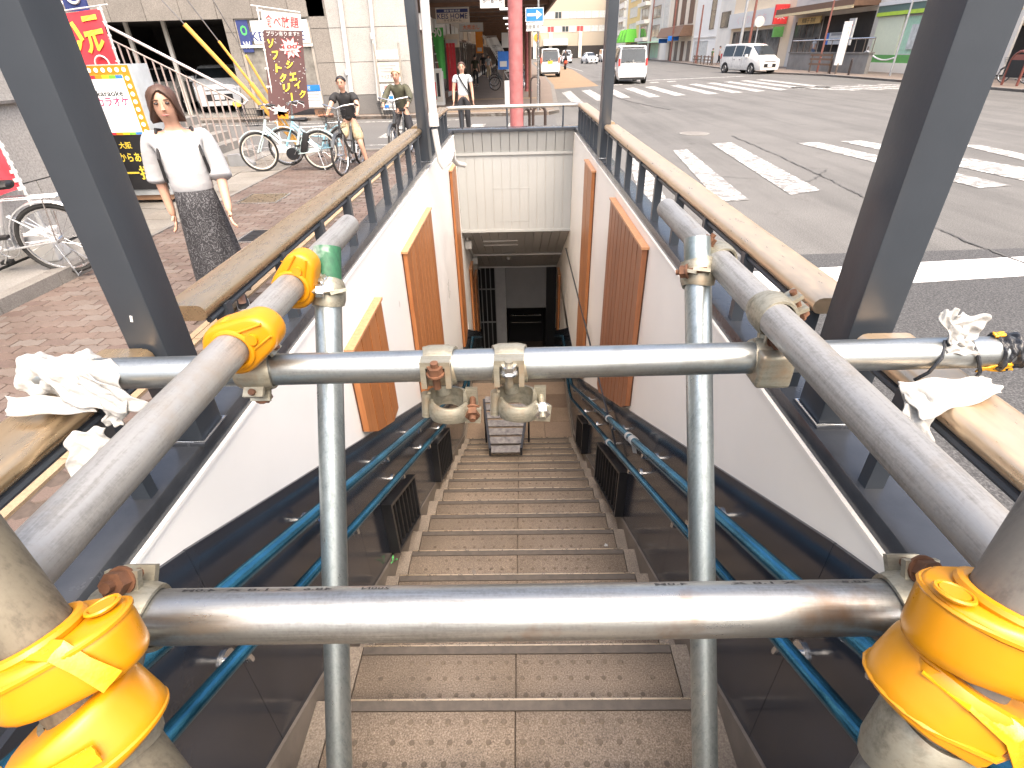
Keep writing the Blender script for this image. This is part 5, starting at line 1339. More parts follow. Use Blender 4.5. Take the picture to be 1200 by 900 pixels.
# A-board, flags, noren under the arcade
t = thing('pavement_sign', 'framed menu board standing at the arcade mouth beside the green flag', 'sign', ((-3.08, 23.5, 0.31)[0], 23.5, 0))
ax0, ax1 = (-3.34, 23.5, 0.7)[0], (-2.81, 23.5, 0.68)[0]
bpart(t, 'frame', SIGNW, ax0, ax1, 23.5, 23.55, 0, 1.25); bpart(t, 'face', GREYB, ax0 + .05, ax1 - .05, 23.494, 23.5, .12, 1.19); bpart(t, 'print', INK, ax0 + .30, ax1 - .12, 23.488, 23.494, .3, 1.1); bpart(t, 'print', REDCLOTH, ax0 + .08, ax0 + .26, 23.488, 23.494, .2, .8); bpart(t, 'rear_leg', SIGNW, ax0, ax1, 23.85, 23.88, 0, 1.15)
def nobori(name, label, pole0, pole1, quad_, m, th=.012, n=10, base=True):
    """a tall shop flag: pole, cross arm, rippling cloth, weighted base"""
    p0, p1 = Vector(pole0), Vector(pole1)
    t = thing(name, label, 'flag', p0)
    MB().tube(p0, p1, .014, n=8).part('pole', SIGNW, t)
    a, b, c, d_ = [Vector(q) for q in quad_]     # top pole side, top free, bottom free, bottom pole side
    MB().tube(p1 + (a - b).normalized() * .12, b + Vector((0, 0, .03)), .010, n=8).part('cross_arm', SIGNW, t)
    nn = (b - a).cross(d_ - a).normalized(); F = []; K = []
    for i in range(n + 1):
        for j in range(n + 1):
            u, v = i / n, j / n; p = a.lerp(b, u).lerp(d_.lerp(c, u), v)
            h = .035 * math.sin(3.2 * u + 5 * v) * v + .016 * math.sin(9 * u + 2 * v)
            F.append(p + nn * h); K.append(p + nn * (h - .004))
    f = [(i * (n + 1) + j, i * (n + 1) + j + 1, (i + 1) * (n + 1) + j + 1, (i + 1) * (n + 1) + j) for i in range(n) for j in range(n)]; q = (n + 1) ** 2
    rim = [i for i in range(n + 1)] + [i * (n + 1) + n for i in range(1, n + 1)] + [n * (n + 1) + j for j in range(n - 1, -1, -1)] + [i * (n + 1) for i in range(n - 1, 0, -1)]
    mb = MB(); mb.add(F + K, f + [tuple(q + k for k in e[::-1]) for e in f] + [(rim[k], rim[(k + 1) % len(rim)], q + rim[(k + 1) % len(rim)], q + rim[k]) for k in range(len(rim))])
    mb.part('cloth', m, t)
    for i in range(7):
        e = a.lerp(d_, i / 6); s = p0.lerp(p1, max(0, min(1, (e.z - p0.z) / (p1.z - p0.z)))); MB().bar(s + (s - e).normalized() * .02, e + (e - s).normalized() * .02, .02, .03).part('loop', SIGNW, t)
    if base:
        o = MB().obox(p0 + Vector((0, 0, .06)), (.32, .32, .12)).part('base', SIGNW, t); bevelled(o, .02)
    def at(u, v, off=.03):
        p = a.lerp(b, u).lerp(d_.lerp(c, u), v); h = .035 * math.sin(3.2 * u + 5 * v) * v + .016 * math.sin(9 * u + 2 * v)
        e = nn if nn.y < 0 else -nn
        return p + nn * h + e * off
    at.W = (b - a).length; at.H = (d_ - a).length
    return t, at, (b - a).normalized(), (a - d_).normalized()
def cloth_letters(s, at, u_, v_, wd, ht, m, t, bold=.02, off=.008, flip=1):
    letter(MB(), s, (0, 0, 0), (1, 0, 0), (0, 1, 0), wd, ht, bold, lambda x, y: at(u_ + flip * x / at.W, v_ - y / at.H, off)).part('lettering', m, t, smooth=False)
g0, g1 = (-3.03, 24.2, -0.01), (-3.26, 24.2, 2.69)
t, at, U, V = nobori('green_flag', 'green and white shop flag leaning at the arcade mouth', g0, g1, ((-3.21, 24.2, 2.55), (-2.72, 24.2, 2.57), (-2.74, 24.2, 0.88), (-2.94, 24.2, 0.89)), M('green cloth', (.07, .36, .08), .85), base=False)
letters('90', at(.5, .09), U, V, .32, .3, SIGNW, t, .02)
t, at, U, V = nobori('white_flag', 'white and yellow shop flag leaning by the parked bicycles under the arcade', (-0.2, 33.0, 0.18), (-1.62, 33.0, 2.46), ((-1.58, 33.0, 2.35), (-0.96, 33.0, 2.41), (-0.01, 33.0, 0.82), (-0.46, 33.0, 0.83)), SIGNW, base=False)
for v, m in ((.25, INKG), (.42, INKB), (.62, INKY)): letters('ご案内', at(.5, v), U, V, .4, .16, m, t, .02)
t = thing('shop_curtain', 'long red shop curtain beside the green flag', 'curtain', ((-2.91, 27.0, 0.85)[0], 27, 0))
for i in range(3): bpart(t, 'panel', REDCLOTH, (-2.97, 27.0, 1.81)[0] + i * .13, (-2.97, 27.0, 1.81)[0] + i * .13 + .12, 27 + .02 * (i % 2), 27.02 + .02 * (i % 2), .3, 2.1)
for x, y, z0, z1, w_, m, lab in (((-2.84, 28.0, 2.38)[0], 28, 1.95, 2.45, .7, CREAM, 'pale cream shop sign above the red curtain'), ((-2.28, 40.0, 1.94)[0], 40, 1.7, 2.9, .45, ORANGEP, 'tall orange lantern sign deep under the arcade'), ((-0.23, 30.0, 1.92)[0], 30, 1.9, 2.5, .8, SIGNW, 'white sign board beside the big red column under the arcade'), ((-0.5, 26.0, 1.3)[0], 26, 1.1, 1.75, .45, SIGNB, 'small blue and white notice on a post by the parked bicycles')):
    t = thing('shop_sign', lab, 'sign', (x, y, z0)); bpart(t, 'board', m, x - w_ / 2, x + w_ / 2, y, y + .1, z0, z1); bpart(t, 'face', SIGNW, x - w_ / 2 + .08, x + w_ / 2 - .08, y - .008, y, z0 + .1, z0 + .3); bpart(t, 'post', FRAMEB, x - .03, x + .03, y + .1, y + .14, 0 if z0 < 1.2 else z0, z1 if z0 < 1.2 else 3.28)

# --- shop row along the avenue, every house its own
RX = 25.0
def house(name, label, ya, yb, h, m, x0=RX, dep=9):
    t = thing(name, label, 'building', (x0 + 2, (ya + yb) / 2, 0)); ya, yb = min(ya, yb), max(ya, yb)
    bpart(t, 'wall', m, x0, x0 + dep, ya + .01, yb - .01, 0, h); bpart(t, 'roof', GREYB, x0 - .15, x0 + dep, ya + .012, yb - .012, h, h + .25)
    return t
def yx(px): return px
ye = [(25.03, 143.19, -2.07)[1], (25.03, 128.91, -1.74)[1], (25.03, 118.76, -1.51)[1], (25.03, 108.76, -1.29)[1], (25.03, 104.38, -1.19)[1], (25.03, 88.99, -0.84)[1], (25.03, 78.91, -0.61)[1], (25.03, 73.77, -0.5)[1], (25.03, 57.79, -0.14)[1], (25.03, 44.48, 0.16)[1], (25.03, 38.3, 0.3)[1], (25.03, 35.88, 0.36)[1], 24.0, 15.0]
b = house('shop_house', 'white narrow building with a column of little signs, farthest down the row', 190, ye[0], 16, WHITEB)
for i in range(5):
    win(b, 'X', RX, ye[0] + 3, ye[0] + 12, 3 + i * 2.6, 4.6 + i * 2.6, FRAMEW, GLASS, 3, 1); bpart(b, 'sign', SIGNW, RX - .8, RX - .1, ye[0] + .6, ye[0] + .75, 2.6 + i * 1.7, 3.9 + i * 1.7)
b = house('shop_house', 'ochre yellow building with a bright green peaked awning', ye[0], ye[1], 14, OCHRE)
for i in range(4): win(b, 'X', RX, ye[1] + 3, ye[0] - 3, 4.5 + i * 2.8, 6.3 + i * 2.8, FRAMEW, BLINDS, 3, 1)
for i in range(3):
    y0 = ye[1] + 1 + i * (ye[0] - ye[1] - 2) / 3; y1 = y0 + (ye[0] - ye[1] - 2) / 3
    mb = MB(); mb.add([(RX - 2.5, y0, 2.9), (RX - 2.5, y1, 2.9), (RX, y1, 2.9), (RX, y0, 2.9), (RX - 1.8, (y0 + y1) / 2, 5.2), (RX, (y0 + y1) / 2, 5.2)], [(0, 1, 4), (1, 2, 5, 4), (2, 3, 5), (3, 0, 4, 5), (0, 3, 2, 1)]); mb.part('awning', GREENAW, b, smooth=False)
win(b, 'X', RX, ye[1] + 1, ye[0] - 1, .3, 2.6, FRAMEB, SHOPGL, 4, 1, name='shop_window')
b = house('shop_house', 'cream building with recessed balconies beside the ochre one', ye[1], ye[2], 13, CREAM2)
for i in range(4): win(b, 'X', RX, ye[2] + 2, ye[1] - 2, 3.6 + i * 2.8, 5.4 + i * 2.8, FRAMEB, GLASS, 2, 1); bpart(b, 'balcony', CREAM2, RX - .9, RX, ye[2] + 1, ye[1] - 1, 2.9 + i * 2.8, 3.5 + i * 2.8)
bpart(b, 'awning', DARKIN, RX - 1.5, RX, ye[2] + .5, ye[1] - .5, 2.5, 2.75); win(b, 'X', RX, ye[2] + 1, ye[1] - 1, .3, 2.4, FRAMEB, SHOPGL, 3, 1, name='shop_window')
b = house('shop_house', 'grey beige building with dark square windows', ye[2], ye[3], 12, GREYB)
for i in range(3): win(b, 'X', RX, ye[3] + 2, ye[2] - 2, 3.4 + i * 2.8, 5.2 + i * 2.8, FRAMEB, GLASS, 2, 1)
bpart(b, 'awning', PALEGREEN, RX - 2.2, RX, ye[3] + .3, ye[2] - .5, 2.55, 2.7); win(b, 'X', RX, ye[3] + 1, ye[2] - 1, .2, 2.4, FRAMEW, PALEGREEN, 3, 1, name='shop_window')
b = house('shop_house', 'slim pale pillar house before the brown awning', ye[3], ye[4], 12, CREAM2)
win(b, 'X', RX, ye[4] + .6, ye[3] - .6, 3.2, 9, FRAMEW, BLINDS, 1, 4)
b = house('shop_house', 'cream building with tall brown shutters and a brown box awning', ye[4], ye[5], 12, CREAM)
for i in range(3):
    yy = ye[5] + 1.3 + i * (ye[4] - ye[5] - 2) / 3; win(b, 'X', RX, yy, yy + 2.4, 4.6, 8.5, FRAMEB, BROWNB, 1, 1)
mb = MB(); mb.prism([(RX - 1.9, 3.1), (RX, 3.1), (RX, 4.4), (RX - 1.3, 4.4)], 'Y', ye[5] + .8, ye[4] - .5); mb.part('awning', BROWNB, b, smooth=False)
for i in range(4):
    yy = ye[5] + .8 + i * (ye[4] - ye[5] - 1.2) / 4; bpart(b, 'door', BROWNB if i % 2 else FRAMEB, RX - .06, RX, yy, yy + 1.7, 0, 2.5)
bpart(b, 'blue_sign', SIGNB, RX - 1.6, RX - .2, ye[4] - 1.2, ye[4] - 1.1, 2.4, 3.0)
b = house('shop_house', 'white building with one tall narrow window in its face', ye[5], ye[6], 13, WHITEB)
win(b, 'X', RX, ye[6] + 1.5, ye[6] + 3.4, 3.6, 7.5, FRAMEB, GLASS, 1, 2); bpart(b, 'band', GREYB, RX - .08, RX, ye[6] + .2, ye[5] - .2, 2.7, 2.85); win(b, 'X', RX, ye[6] + 3, ye[5] - 1, .1, 2.4, FRAMEW, BLINDS, 2, 1, name='shop_window')
b = house('shop_house', 'plain beige pillar fronted house beside the waiting people', ye[6], ye[7], 13, CREAM2)
for i in range(3): win(b, 'X', RX, ye[7] + 1, ye[6] - 1, 3.6 + i * 2.9, 5.2 + i * 2.9, FRAMEB, GLASS, 1, 1)
b = house('shop_house', 'orange cream building with a long white sign band and a red upright sign', ye[7], ye[8], 12, ORANGEB)
zb0, zb1 = (25.03, 67.88, 3.37)[2], (25.03, 68.68, 4.75)[2]
bpart(b, 'sign_band', SIGNW, RX - .5, RX, ye[8] + 1.6, ye[7] - .2, zb0, zb1)
letters('くすりのまち', (RX - .52, (ye[7] + ye[8]) / 2 + 1, (zb0 + zb1) / 2), (0, -1, 0), (0, 0, 1), 8, .7, M('pale pink ink', (.75, .55, .55), .6), b)
win(b, 'X', RX, ye[8] + 2, ye[7] - 1, .2, zb0 - .3, FRAMEB, SHOPGL, 4, 1, name='shop_window')
for i in range(2): win(b, 'X', RX, ye[8] + 2 + i * 5, ye[8] + 5.5 + i * 5, zb1 + 1.2, zb1 + 3.0, FRAMEB, GLASS, 2, 1)
rz0, rz1 = (24.03, 58.56, 3.35)[2], (24.03, 59.07, 4.84)[2]
bpart(b, 'upright_sign', INKR, RX - 1.3, RX - .1, ye[8] + 1.1, ye[8] + 1.4, rz0, rz1); letters('薬', (RX - .7, ye[8] + 1.08, (rz0 + rz1) / 2), (1, 0, 0), (0, 0, 1), .7, .8, SIGNW, b); bpart(b, 'green_sign', GREENP, RX - 1.1, RX - .2, ye[8] + 1.1, ye[8] + 1.4, rz0 - 1.0, rz0 - .2)
b = house('shop_house', 'grey corner shop under a brown canopy with a yellow board and a raised walkway', ye[8], ye[9], 11, GREYB)
cz = (23.63, 49.68, 3.89)[2]
bpart(b, 'canopy', BROWNB, RX - 1.8, RX, ye[9] + .1, ye[8] - .3, cz, cz + .45); bpart(b, 'canopy_strip', M('canopy strip', (.62, .50, .30), .6), RX - 1.84, RX - 1.78, ye[9] + .1, ye[8] - .3, cz - .12, cz + .06)
win(b, 'X', RX, ye[8] - 5.6, ye[8] - .8, .9, cz - .5, FRAMEB, SHOPGL, 4, 2, name='shop_window'); bpart(b, 'dark_entry', DARKIN, RX - .03, RX, ye[9] + .3, ye[8] - 5.8, .5, cz - .3)  # entry is a flat near-black sheet, its shade painted on
yb0, yb1 = (24.53, 55.43, 3.71)[1], (24.53, 51.44, 3.53)[1]
bpart(b, 'yellow_board', M('yellow board', (.62, .45, .18), .6), RX - .6, RX - .5, yb1, yb0, (24.53, 53.24, 3.14)[2], (24.53, 53.52, 3.62)[2]); letters('和菓子 茶房', (RX - .62, (yb0 + yb1) / 2, (24.53, 53.38, 3.38)[2]), (0, -1, 0), (0, 0, 1), (yb0 - yb1) * .6, .35, INK, b)
yb0, yb1 = (24.53, 50.18, 2.08)[1], (24.53, 46.95, 2.02)[1]
bpart(b, 'blue_board', SIGNB, RX - .5, RX - .42, yb0 - .6, yb0, (24.53, 48.22, 1.66)[2], (24.53, 48.67, 2.43)[2]); bpart(b, 'white_board', SIGNW, RX - .5, RX - .42, yb1, yb0 - .62, (24.53, 48.22, 1.66)[2], (24.53, 48.67, 2.43)[2])
for r_ in range(2): bpart(b, 'print_line', INKG, RX - .51, RX - .5, yb1 + .3, yb0 - .9, (24.53, 48.35, 1.88)[2] + .35 * r_, (24.53, 48.35, 1.88)[2] + .5 + .35 * r_ - .32)
bpart(b, 'notice', SIGNW, RX - 1.2, RX - 1.1, ye[9] + .5, ye[9] + 1.3, 1.6, 3.2); letters('受付', (RX - 1.22, ye[9] + .9, 2.6), (0, -1, 0), (0, 0, 1), .5, .9, INKR, b)
for i in range(2): win(b, 'X', RX, ye[9] + 2 + i * 5, ye[9] + 5.5 + i * 5, cz + 1.0, cz + 2.8, FRAMEW, GLASS, 3, 1)
pl = thing('ramp_wall', 'low grey concrete ramp wall with a railing in front of the corner shop', 'wall', (22.6, 46, 0))
py0, py1 = (22.63, 39.79, -0.39)[1], (22.63, 51.41, -0.25)[1]
MB().box(22.5, 22.75, py0, py1, 0, 1.12).part('wall', CONC, pl); bpart(pl, 'coping', KERB, 22.44, 22.81, py0 - .05, py1 + .05, 1.12, 1.2)
for i in range(12):
    y = py0 + (py1 - py0) * i / 11; MB().tube((22.62, y, 1.2), (22.62, y, 1.95), .03, n=6).part('baluster', FRAMEB, pl)
MB().path([(22.62, py0, 1.97), (22.62, py1, 1.97)], .05, 8).part('handrail', CHROME, pl)
for y in (py0 + .2, py0 + 2.6): hoop('dark steel hoop at the foot of the ramp wall, ' + ('at its street corner' if y < py0 + 1 else 'a little along from the corner'), 21.2, y - .8, HOOPM, .9, .5, 1.2)
t = thing('bus_sign', 'tall leaning white notice post by the ramp wall railing', 'sign', (21.4, py0 + 1.4, 0)); MB().obox((21.4, py0 + 1.4, 1.7), (.5, .08, 2.4)).part('board', SIGNW, t); MB().tube((21.4, py0 + 1.4, 0), (21.4, py0 + 1.4, .6), .06).part('post', FRAMEB, t); letters('バス', (21.4, py0 + 1.35, 2.4), (1, 0, 0), (0, 0, 1), .36, .5, INKG, t)
t = thing('street_bench', 'slatted brown street bench backing onto the road by the ramp wall', 'bench', (21.3, py0 + 3.5, 0))
for z in (.45, .75, 1.0): bpart(t, 'slat', BROWNB, 21.25, 21.31, py0 + 2.2, py0 + 5.2, z, z + .12)
for y in (py0 + 2.3, py0 + 5.1): bpart(t, 'leg', FRAMEB, 21.32, 21.40, y - .04, y + .04, 0, 1.1)
b = house('shop_house', 'convenience store front with frosted pale green panels and a lime band', ye[9], ye[11] + .2, 10, GREYB)
sz = (25.03, 43.6, 3.53)[2]
bpart(b, 'store_band', M('store band', (.10, .16, .14), .5), RX - .25, RX, ye[11] + .3, ye[9] - .3, sz - .35, sz + .25); bpart(b, 'lime_strip', LIME, RX - .27, RX - .25, ye[11] + .3, ye[9] - .3, sz - .33, sz - .12); bpart(b, 'white_strip', SIGNW, RX - .3, RX, ye[11] + .3, ye[9] - .3, sz + .25, sz + .45)
yy = (25.03, 41.08, 1.2)[1]
bpart(b, 'frosted_panel', FROST, RX - .1, RX, yy + .1, ye[9] - .4, 1.0, sz - .36); bpart(b, 'green_base', GREENP, RX - .1, RX, ye[11] + .4, ye[9] - .4, .55, 1.0)
win(b, 'X', RX, ye[11] + .4, yy - .1, 1.0, sz - .4, FRAMEW, PALEGREEN, 2, 1, name='shop_window'); bpart(b, 'poster', BLINDS, RX - .10, RX - .06, yy - 2.2, yy - .9, 1.3, sz - .9)
bpart(b, 'plinth', CREAM2, RX - .15, RX, ye[11] + .3, ye[9] - .3, 0, .55)
for i in range(2): win(b, 'X', RX, ye[11] + 1 + i * 4, ye[11] + 4 + i * 4, sz + 1.0, sz + 2.6, FRAMEB, GLASS, 2, 1)
t = thing('chain_barrier', 'white chain strung on a thin post before the convenience store', 'chain', (23.6, yy, 0)); MB().tube((23.6, yy + 1, 0), (23.6, yy + 1, 1.5), .04).part('post', FRAMEB, t)
for s in (-1, 1): MB().path([(23.6, yy + 1 + s * 3.2 * k, 1.25 - .5 * math.sin(k * math.pi / 1.35)) for k in [i / 8 for i in range(9)]], .05, 6).part('chain', SIGNW, t)
b = house('shop_house', 'shop with a dark interior and an orange lettered sign beyond the thick road side post', ye[11], ye[12], 9, CREAM)
oz = (25.03, 32.44, 2.86)[2]
bpart(b, 'sign', CREAM, RX - .5, RX, ye[12] + .2, ye[11] - .3, oz - .5, oz + .35); letters('リカーショップ', (RX - .52, ye[11] - 3.4, oz), (0, -1, 0), (0, 0, 1), 4.6, .6, M('orange lettering', (.72, .38, .10), .6), b, .01)
bpart(b, 'dark_entry', DARKIN, RX - .04, RX, ye[12] + .3, ye[11] - .4, .1, oz - .6); bpart(b, 'upper', DARKIN, RX - .2, RX, ye[12] + .2, ye[11] - .3, oz + .5, oz + 1.6); bpart(b, 'green_flag', M('olive green cloth', (.28, .34, .08), .8), RX - .9, RX - .8, ye[11] - 2.0, ye[11] - 1.2, .5, 2.6)  # flat near-black sheet painted as the unlit shop inside
bpart(b, 'case', SIGNW, RX - 1.2, RX - .4, ye[11] - 3.6, ye[11] - 2.4, 0, 1.0); bpart(b, 'panel', GREYB, RX - .7, RX - .6, ye[11] - 5.0, ye[11] - 4.4, .2, 2.9)
b = house('shop_house', 'plain grey house at the near end of the row', ye[12], ye[13], 9, GREYB)
win(b, 'X', RX, ye[13] + 1, ye[12] - 1, .3, 2.6, FRAMEB, SHOPGL, 3, 1)
t = thing('rack_sign', 'rounded red brown pavement sign with a dark board, beyond the thick road side post', 'sign', ((21.53, 26.83, -0.01)[0], (21.53, 26.6, -0.39)[1], 0))
yq = (21.53, 26.6, -0.39)[1]; pts = [(21.5, yq - .42, 0)] + [(21.5, yq - .42 * math.cos(a), .85 + .42 * math.sin(a)) for a in [i * math.pi / 10 for i in range(11)]] + [(21.5, yq + .42, 0)]
MB().path(pts, .05, 8).part('hoop_frame', M('red brown tube', (.19, .06, .045), .4), t); bpart(t, 'board', BLACK, 21.47, 21.5, yq - .36, yq + .36, .3, .95); bpart(t, 'top_panel', M('red brown board', (.24, .08, .06), .5), 21.475, 21.5, yq - .34, yq + .34, .95, 1.15)
t = thing('walking_stick_bollard', 'dark curled bollard beyond the thick road side post', 'bollard', (21.3, yq + 1.7, 0)); MB().path([(21.3, yq + 1.5, 0), (21.3, yq + 1.5, 1.1)] + [(21.3, yq + 1.5 + .22 - .22 * math.cos(a), 1.1 + .22 * math.sin(a)) for a in [i * .45 for i in range(1, 10)]], .05, 8).part('tube', HOOPM, t)
# fence pieces, poles and signs along the opposite kerb
for i, py_ in enumerate([(21.83, 75.27, -0.02)[1], (21.43, 69.54, 0.01)[1], (20.63, 59.58, -0.08)[1]]):
    t = thing('guard_fence', ['low brown guard fence piece farthest along the opposite kerb', 'low brown guard fence piece in the middle of the opposite kerb', 'low brown guard fence piece beside the waiting people'][i], 'fence', (21.8 - .5 * i, py_, 0))
    x = 21.9 - .5 * i
    for z in (.42, .72): bpart(t, 'rail', BROWNB, x, x + .06, py_ - 1.6, py_ + 1.6, z, z + .1)
    for s in (-1.4, 0, 1.4): bpart(t, 'post', FRAMEB, x + .06, x + .16, py_ + s - .06, py_ + s + .06, 0, .9)
def streetpole(label, x, y, h, r, m, extra=None):
    t = thing('street_pole', label, 'pole', (x, y, 0)); MB().tube((x, y, 0), (x, y, h), r, r * .75, n=10).part('shaft', m, t)
    if extra: extra(t, x, y)
    return t
RPOLE = M('red brown pole', (.22, .09, .07), .5); GPOLE = M('galvanised street pole', (.45, .46, .47), .45, .5)
streetpole('grey street pole beside the white minivan', *(20.23, 56.72, -0.21)[:2], 9, .14, GPOLE, lambda t, x, y: [bpart(t, 'banner', REDCLOTH, x - .3, x - .14, y, y + .05, .9, 1.9), bpart(t, 'banner', REDCLOTH, x + .14, x + .4, y, y + .05, .9, 1.9)])
streetpole('red brown street pole behind the white minivan', *(21.03, 56.76, -0.23)[:2], 9, .12, RPOLE)
streetpole('grey pole with a round traffic mirror behind the minivan', *(21.53, 56.67, -0.17)[:2], 3.6, .07, GPOLE, lambda t, x, y: MB().disc((x, y - .1, 3.5), (0, 1, 0), .42, .08, 20).part('mirror', GREYB, t))
streetpole('red brown lamp pole before the white tall window house', *(22.63, 78.03, -0.08)[:2], 6, .12, RPOLE)
streetpole('red brown lamp pole before the brown awning', *(23.23, 93.59, -0.02)[:2], 9, .14, RPOLE, lambda t, x, y: bpart(t, 'blue_plate', SIGNB, x - .7, x + .9, y - .05, y, 2.6, 3.2))
streetpole('grey lamp pole before the ochre building', *(24.03, 112.52, -0.02)[:2], 9, .14, RPOLE)
streetpole('slim pole rising before the convenience store', *(22.53, 37.01, 0.03)[:2], 7, .06, GPOLE)
streetpole('brown pole at the ramp wall of the corner shop', *(21.63, 44.23, -0.28)[:2], 4.2, .07, RPOLE)
# --- office block closing the avenue
eb = thing('office_block', 'beige office block with ribbon windows closing the far end of the avenue', 'building', (14, 170, 0))
bpart(eb, 'wall', M('office block tiles', (.40, .345, .27), .8, var=.05), -6, RX + 3, 170, 185, 0, 26)
zr = [(19.82, 170.0, 2.21)[2], (19.72, 170.0, 3.96)[2], (19.62, 170.0, 5.88)[2], (19.54, 170.0, 7.29)[2], (19.45, 170.0, 8.88)[2], (19.36, 170.0, 10.46)[2], (19.27, 170.0, 12.19)[2]]
for z0, z1, m in ((zr[3] - (zr[3] - zr[2]), zr[3], BLINDS), (zr[5] - (zr[5] - zr[4]), zr[5], BLINDS)):
    z0, z1 = min(z0, z1), max(z0, z1)
    for i in range(11): win(eb, 'Y', 170, 4.6 + i * 1.95, 6.45 + i * 1.95, z0, z1, FRAMEW, [BLINDS, GLASS, BLINDS, INKR if z0 < 8 else BLINDS][(i * 7 + int(z0)) % 4] if i < 7 else BLINDS, 2, 1, .1)
for i in range(11): win(eb, 'Y', 170, 4.6 + i * 1.95, 6.45 + i * 1.95, zr[6] + 1.2, zr[6] + 3.4, FRAMEW, BLINDS, 2, 1, .1)
bpart(eb, 'entrance_band', SIGNW, 7.5, 14, 168.6, 170, zr[1] - 1.0, zr[1] + .4); bpart(eb, 'ground_floor', DARKIN, 3, RX, 169.9, 170, 0, zr[1] - 1.2)
for x in (4.8, 9, 17): bpart(eb, 'pier', CREAM2, x, x + .8, 169.5, 170, 0, zr[2])
MB().disc((5.8, 169.4, zr[1] + .9), (0, 1, 0), .9, .3, 16).part('orange_lamp', ORANGEP, eb)

# ================================================================ SIGNS, STAIR RAILING AND BANNERS ON THE NEAR PAVEMENT
# karaoke light box
kx, ky = -4.84, 7.72      # its corner towards the viewer
t = thing('sign_box', 'karaoke sign box with an orange bulb border and a black yellow lettered panel', 'sign', (kx - .35, ky + .2, 0))
o = MB().box(kx - .74, kx, ky, ky + .42, .12, 1.70).part('cabinet', M('pale grey sheet metal', (.48, .52, .54), .4, .2), t); bevelled(o, .006)
MB().box(kx - .70, kx - .04, ky + .03, ky + .39, .05, .12).part('plinth', M('plywood edge', (.34, .20, .12), .7), t)
MB().box(kx - .735, kx - .005, ky - .012, ky, .42, 1.69).part('orange_border', ORANGEP, t)
for i in range(8): MB().ball((kx - .685 + i * .089, ky - .014, 1.64), (.026, .012, .026), 12, 6).part('bulb', BULB, t)
for i in range(13):
    z = 1.545 - i * .088
    for x in (kx - .055, kx - .685): MB().ball((x, ky - .014, z), (.026, .012, .026), 12, 6).part('bulb', BULB, t)
MB().box(kx - .63, kx - .105, ky - .018, ky - .012, .90, 1.585).part('white_face', MEMIT('lit white sign face', (.95, .95, .93), .18), t)
RB = [(.35, .06, .45), (.75, .05, .08), (.9, .35, .03), (.95, .8, .05), (.25, .7, .08), (.06, .25, .7)]
for i, c in enumerate(RB):
    m = M('rainbow print %d' % i, c, .5)
    w_ = .525 / 6; x0 = kx - .63 + i * w_
    MB().box(x0, x0 + w_, ky - .021, ky - .018, 1.545, 1.585).part('rainbow_strip', m, t); MB().box(x0, x0 + w_, ky - .021, ky - .018, .90, .93).part('rainbow_strip', m, t)
X3, Z3 = (1, 0, 0), (0, 0, 1)
letters('karaoke', (kx - .345, ky - .020, 1.385), X3, Z3, .34, .066, INK, t, .02); letters('カラオケ', (kx - .345, ky - .020, 1.290), X3, Z3, .42, .10, INKM, t, .02)
letters('サウンドフラッシュ', (kx - .35, ky - .020, 1.19), X3, Z3, .30, .036, INKG, t); letters('新福店', (kx - .35, ky - .020, 1.135), X3, Z3, .10, .034, INKG, t)
MB().box(kx - .735, kx - .005, ky - .016, ky - .012, .20, .895).part('black_face', INK, t)
for s, z, w_, h, m in (('大阪', .77, .17, .085, INKY), ('からあげ', .62, .40, .12, INKY), ('一揆', .42, .40, .18, INKY)): letters(s, (kx - .34 + (.0 if z < .7 else -.06), ky - .018, z), X3, Z3, w_, h, m, t, .02)
MB().box(kx - .12, kx - .06, ky - .019, ky - .016, .33, .39).part('red_seal', INKR, t)
# red menu flag behind it
t, at, U, V = nobori('menu_flag', 'red shop flag with yellow lettering behind the karaoke sign box', ((-6.2, 9.6, 1.17)[0], 9.6, 0), (-6.13, 9.6, 2.44), ((-6.16, 9.6, 2.4), (-6.91, 9.6, 2.34), (-7.14, 9.6, 1.19), (-6.17, 9.6, 1.41)), REDCLOTH, base=True)
for s, u_, v, w_ in (('ニ', .25, .18, .3), ('ハ', .68, .22, .3), ('ル', .28, .38, .3), ('ノ', .72, .44, .3)): cloth_letters(s, at, u_, v, w_, .24, INKY, t, .04, .012, -1)
p = at(.27, .66, .036); MB().torus(p, (0, -1, 0), .11, .012, 22, 6).part('swirl_print', SIGNW, t); MB().torus(p + Vector((.02, 0, -.13)), (0, -1, 0), .08, .012, 22, 6).part('swirl_print', SIGNW, t)
t = thing('round_logo_board', 'navy board with a white swirl above the red flag', 'sign', (-6.87, 10.2, 2.52)); bx_ = (-6.86, 10.2, 2.54)
MB().box(bx_[0] - .22, bx_[0] + .14, 10.2, 10.24, bx_[2] - .12, bx_[2] + .5).part('board', INKB, t); MB().torus((bx_[0] - .03, 10.19, bx_[2] + .08), (0, 1, 0), .10, .02, 20, 6).part('swirl', SIGNW, t); MB().tube((bx_[0] - .04, 10.26, 0), (bx_[0] - .04, 10.26, bx_[2] + .5), .02).part('pole', FRAMEW, t)
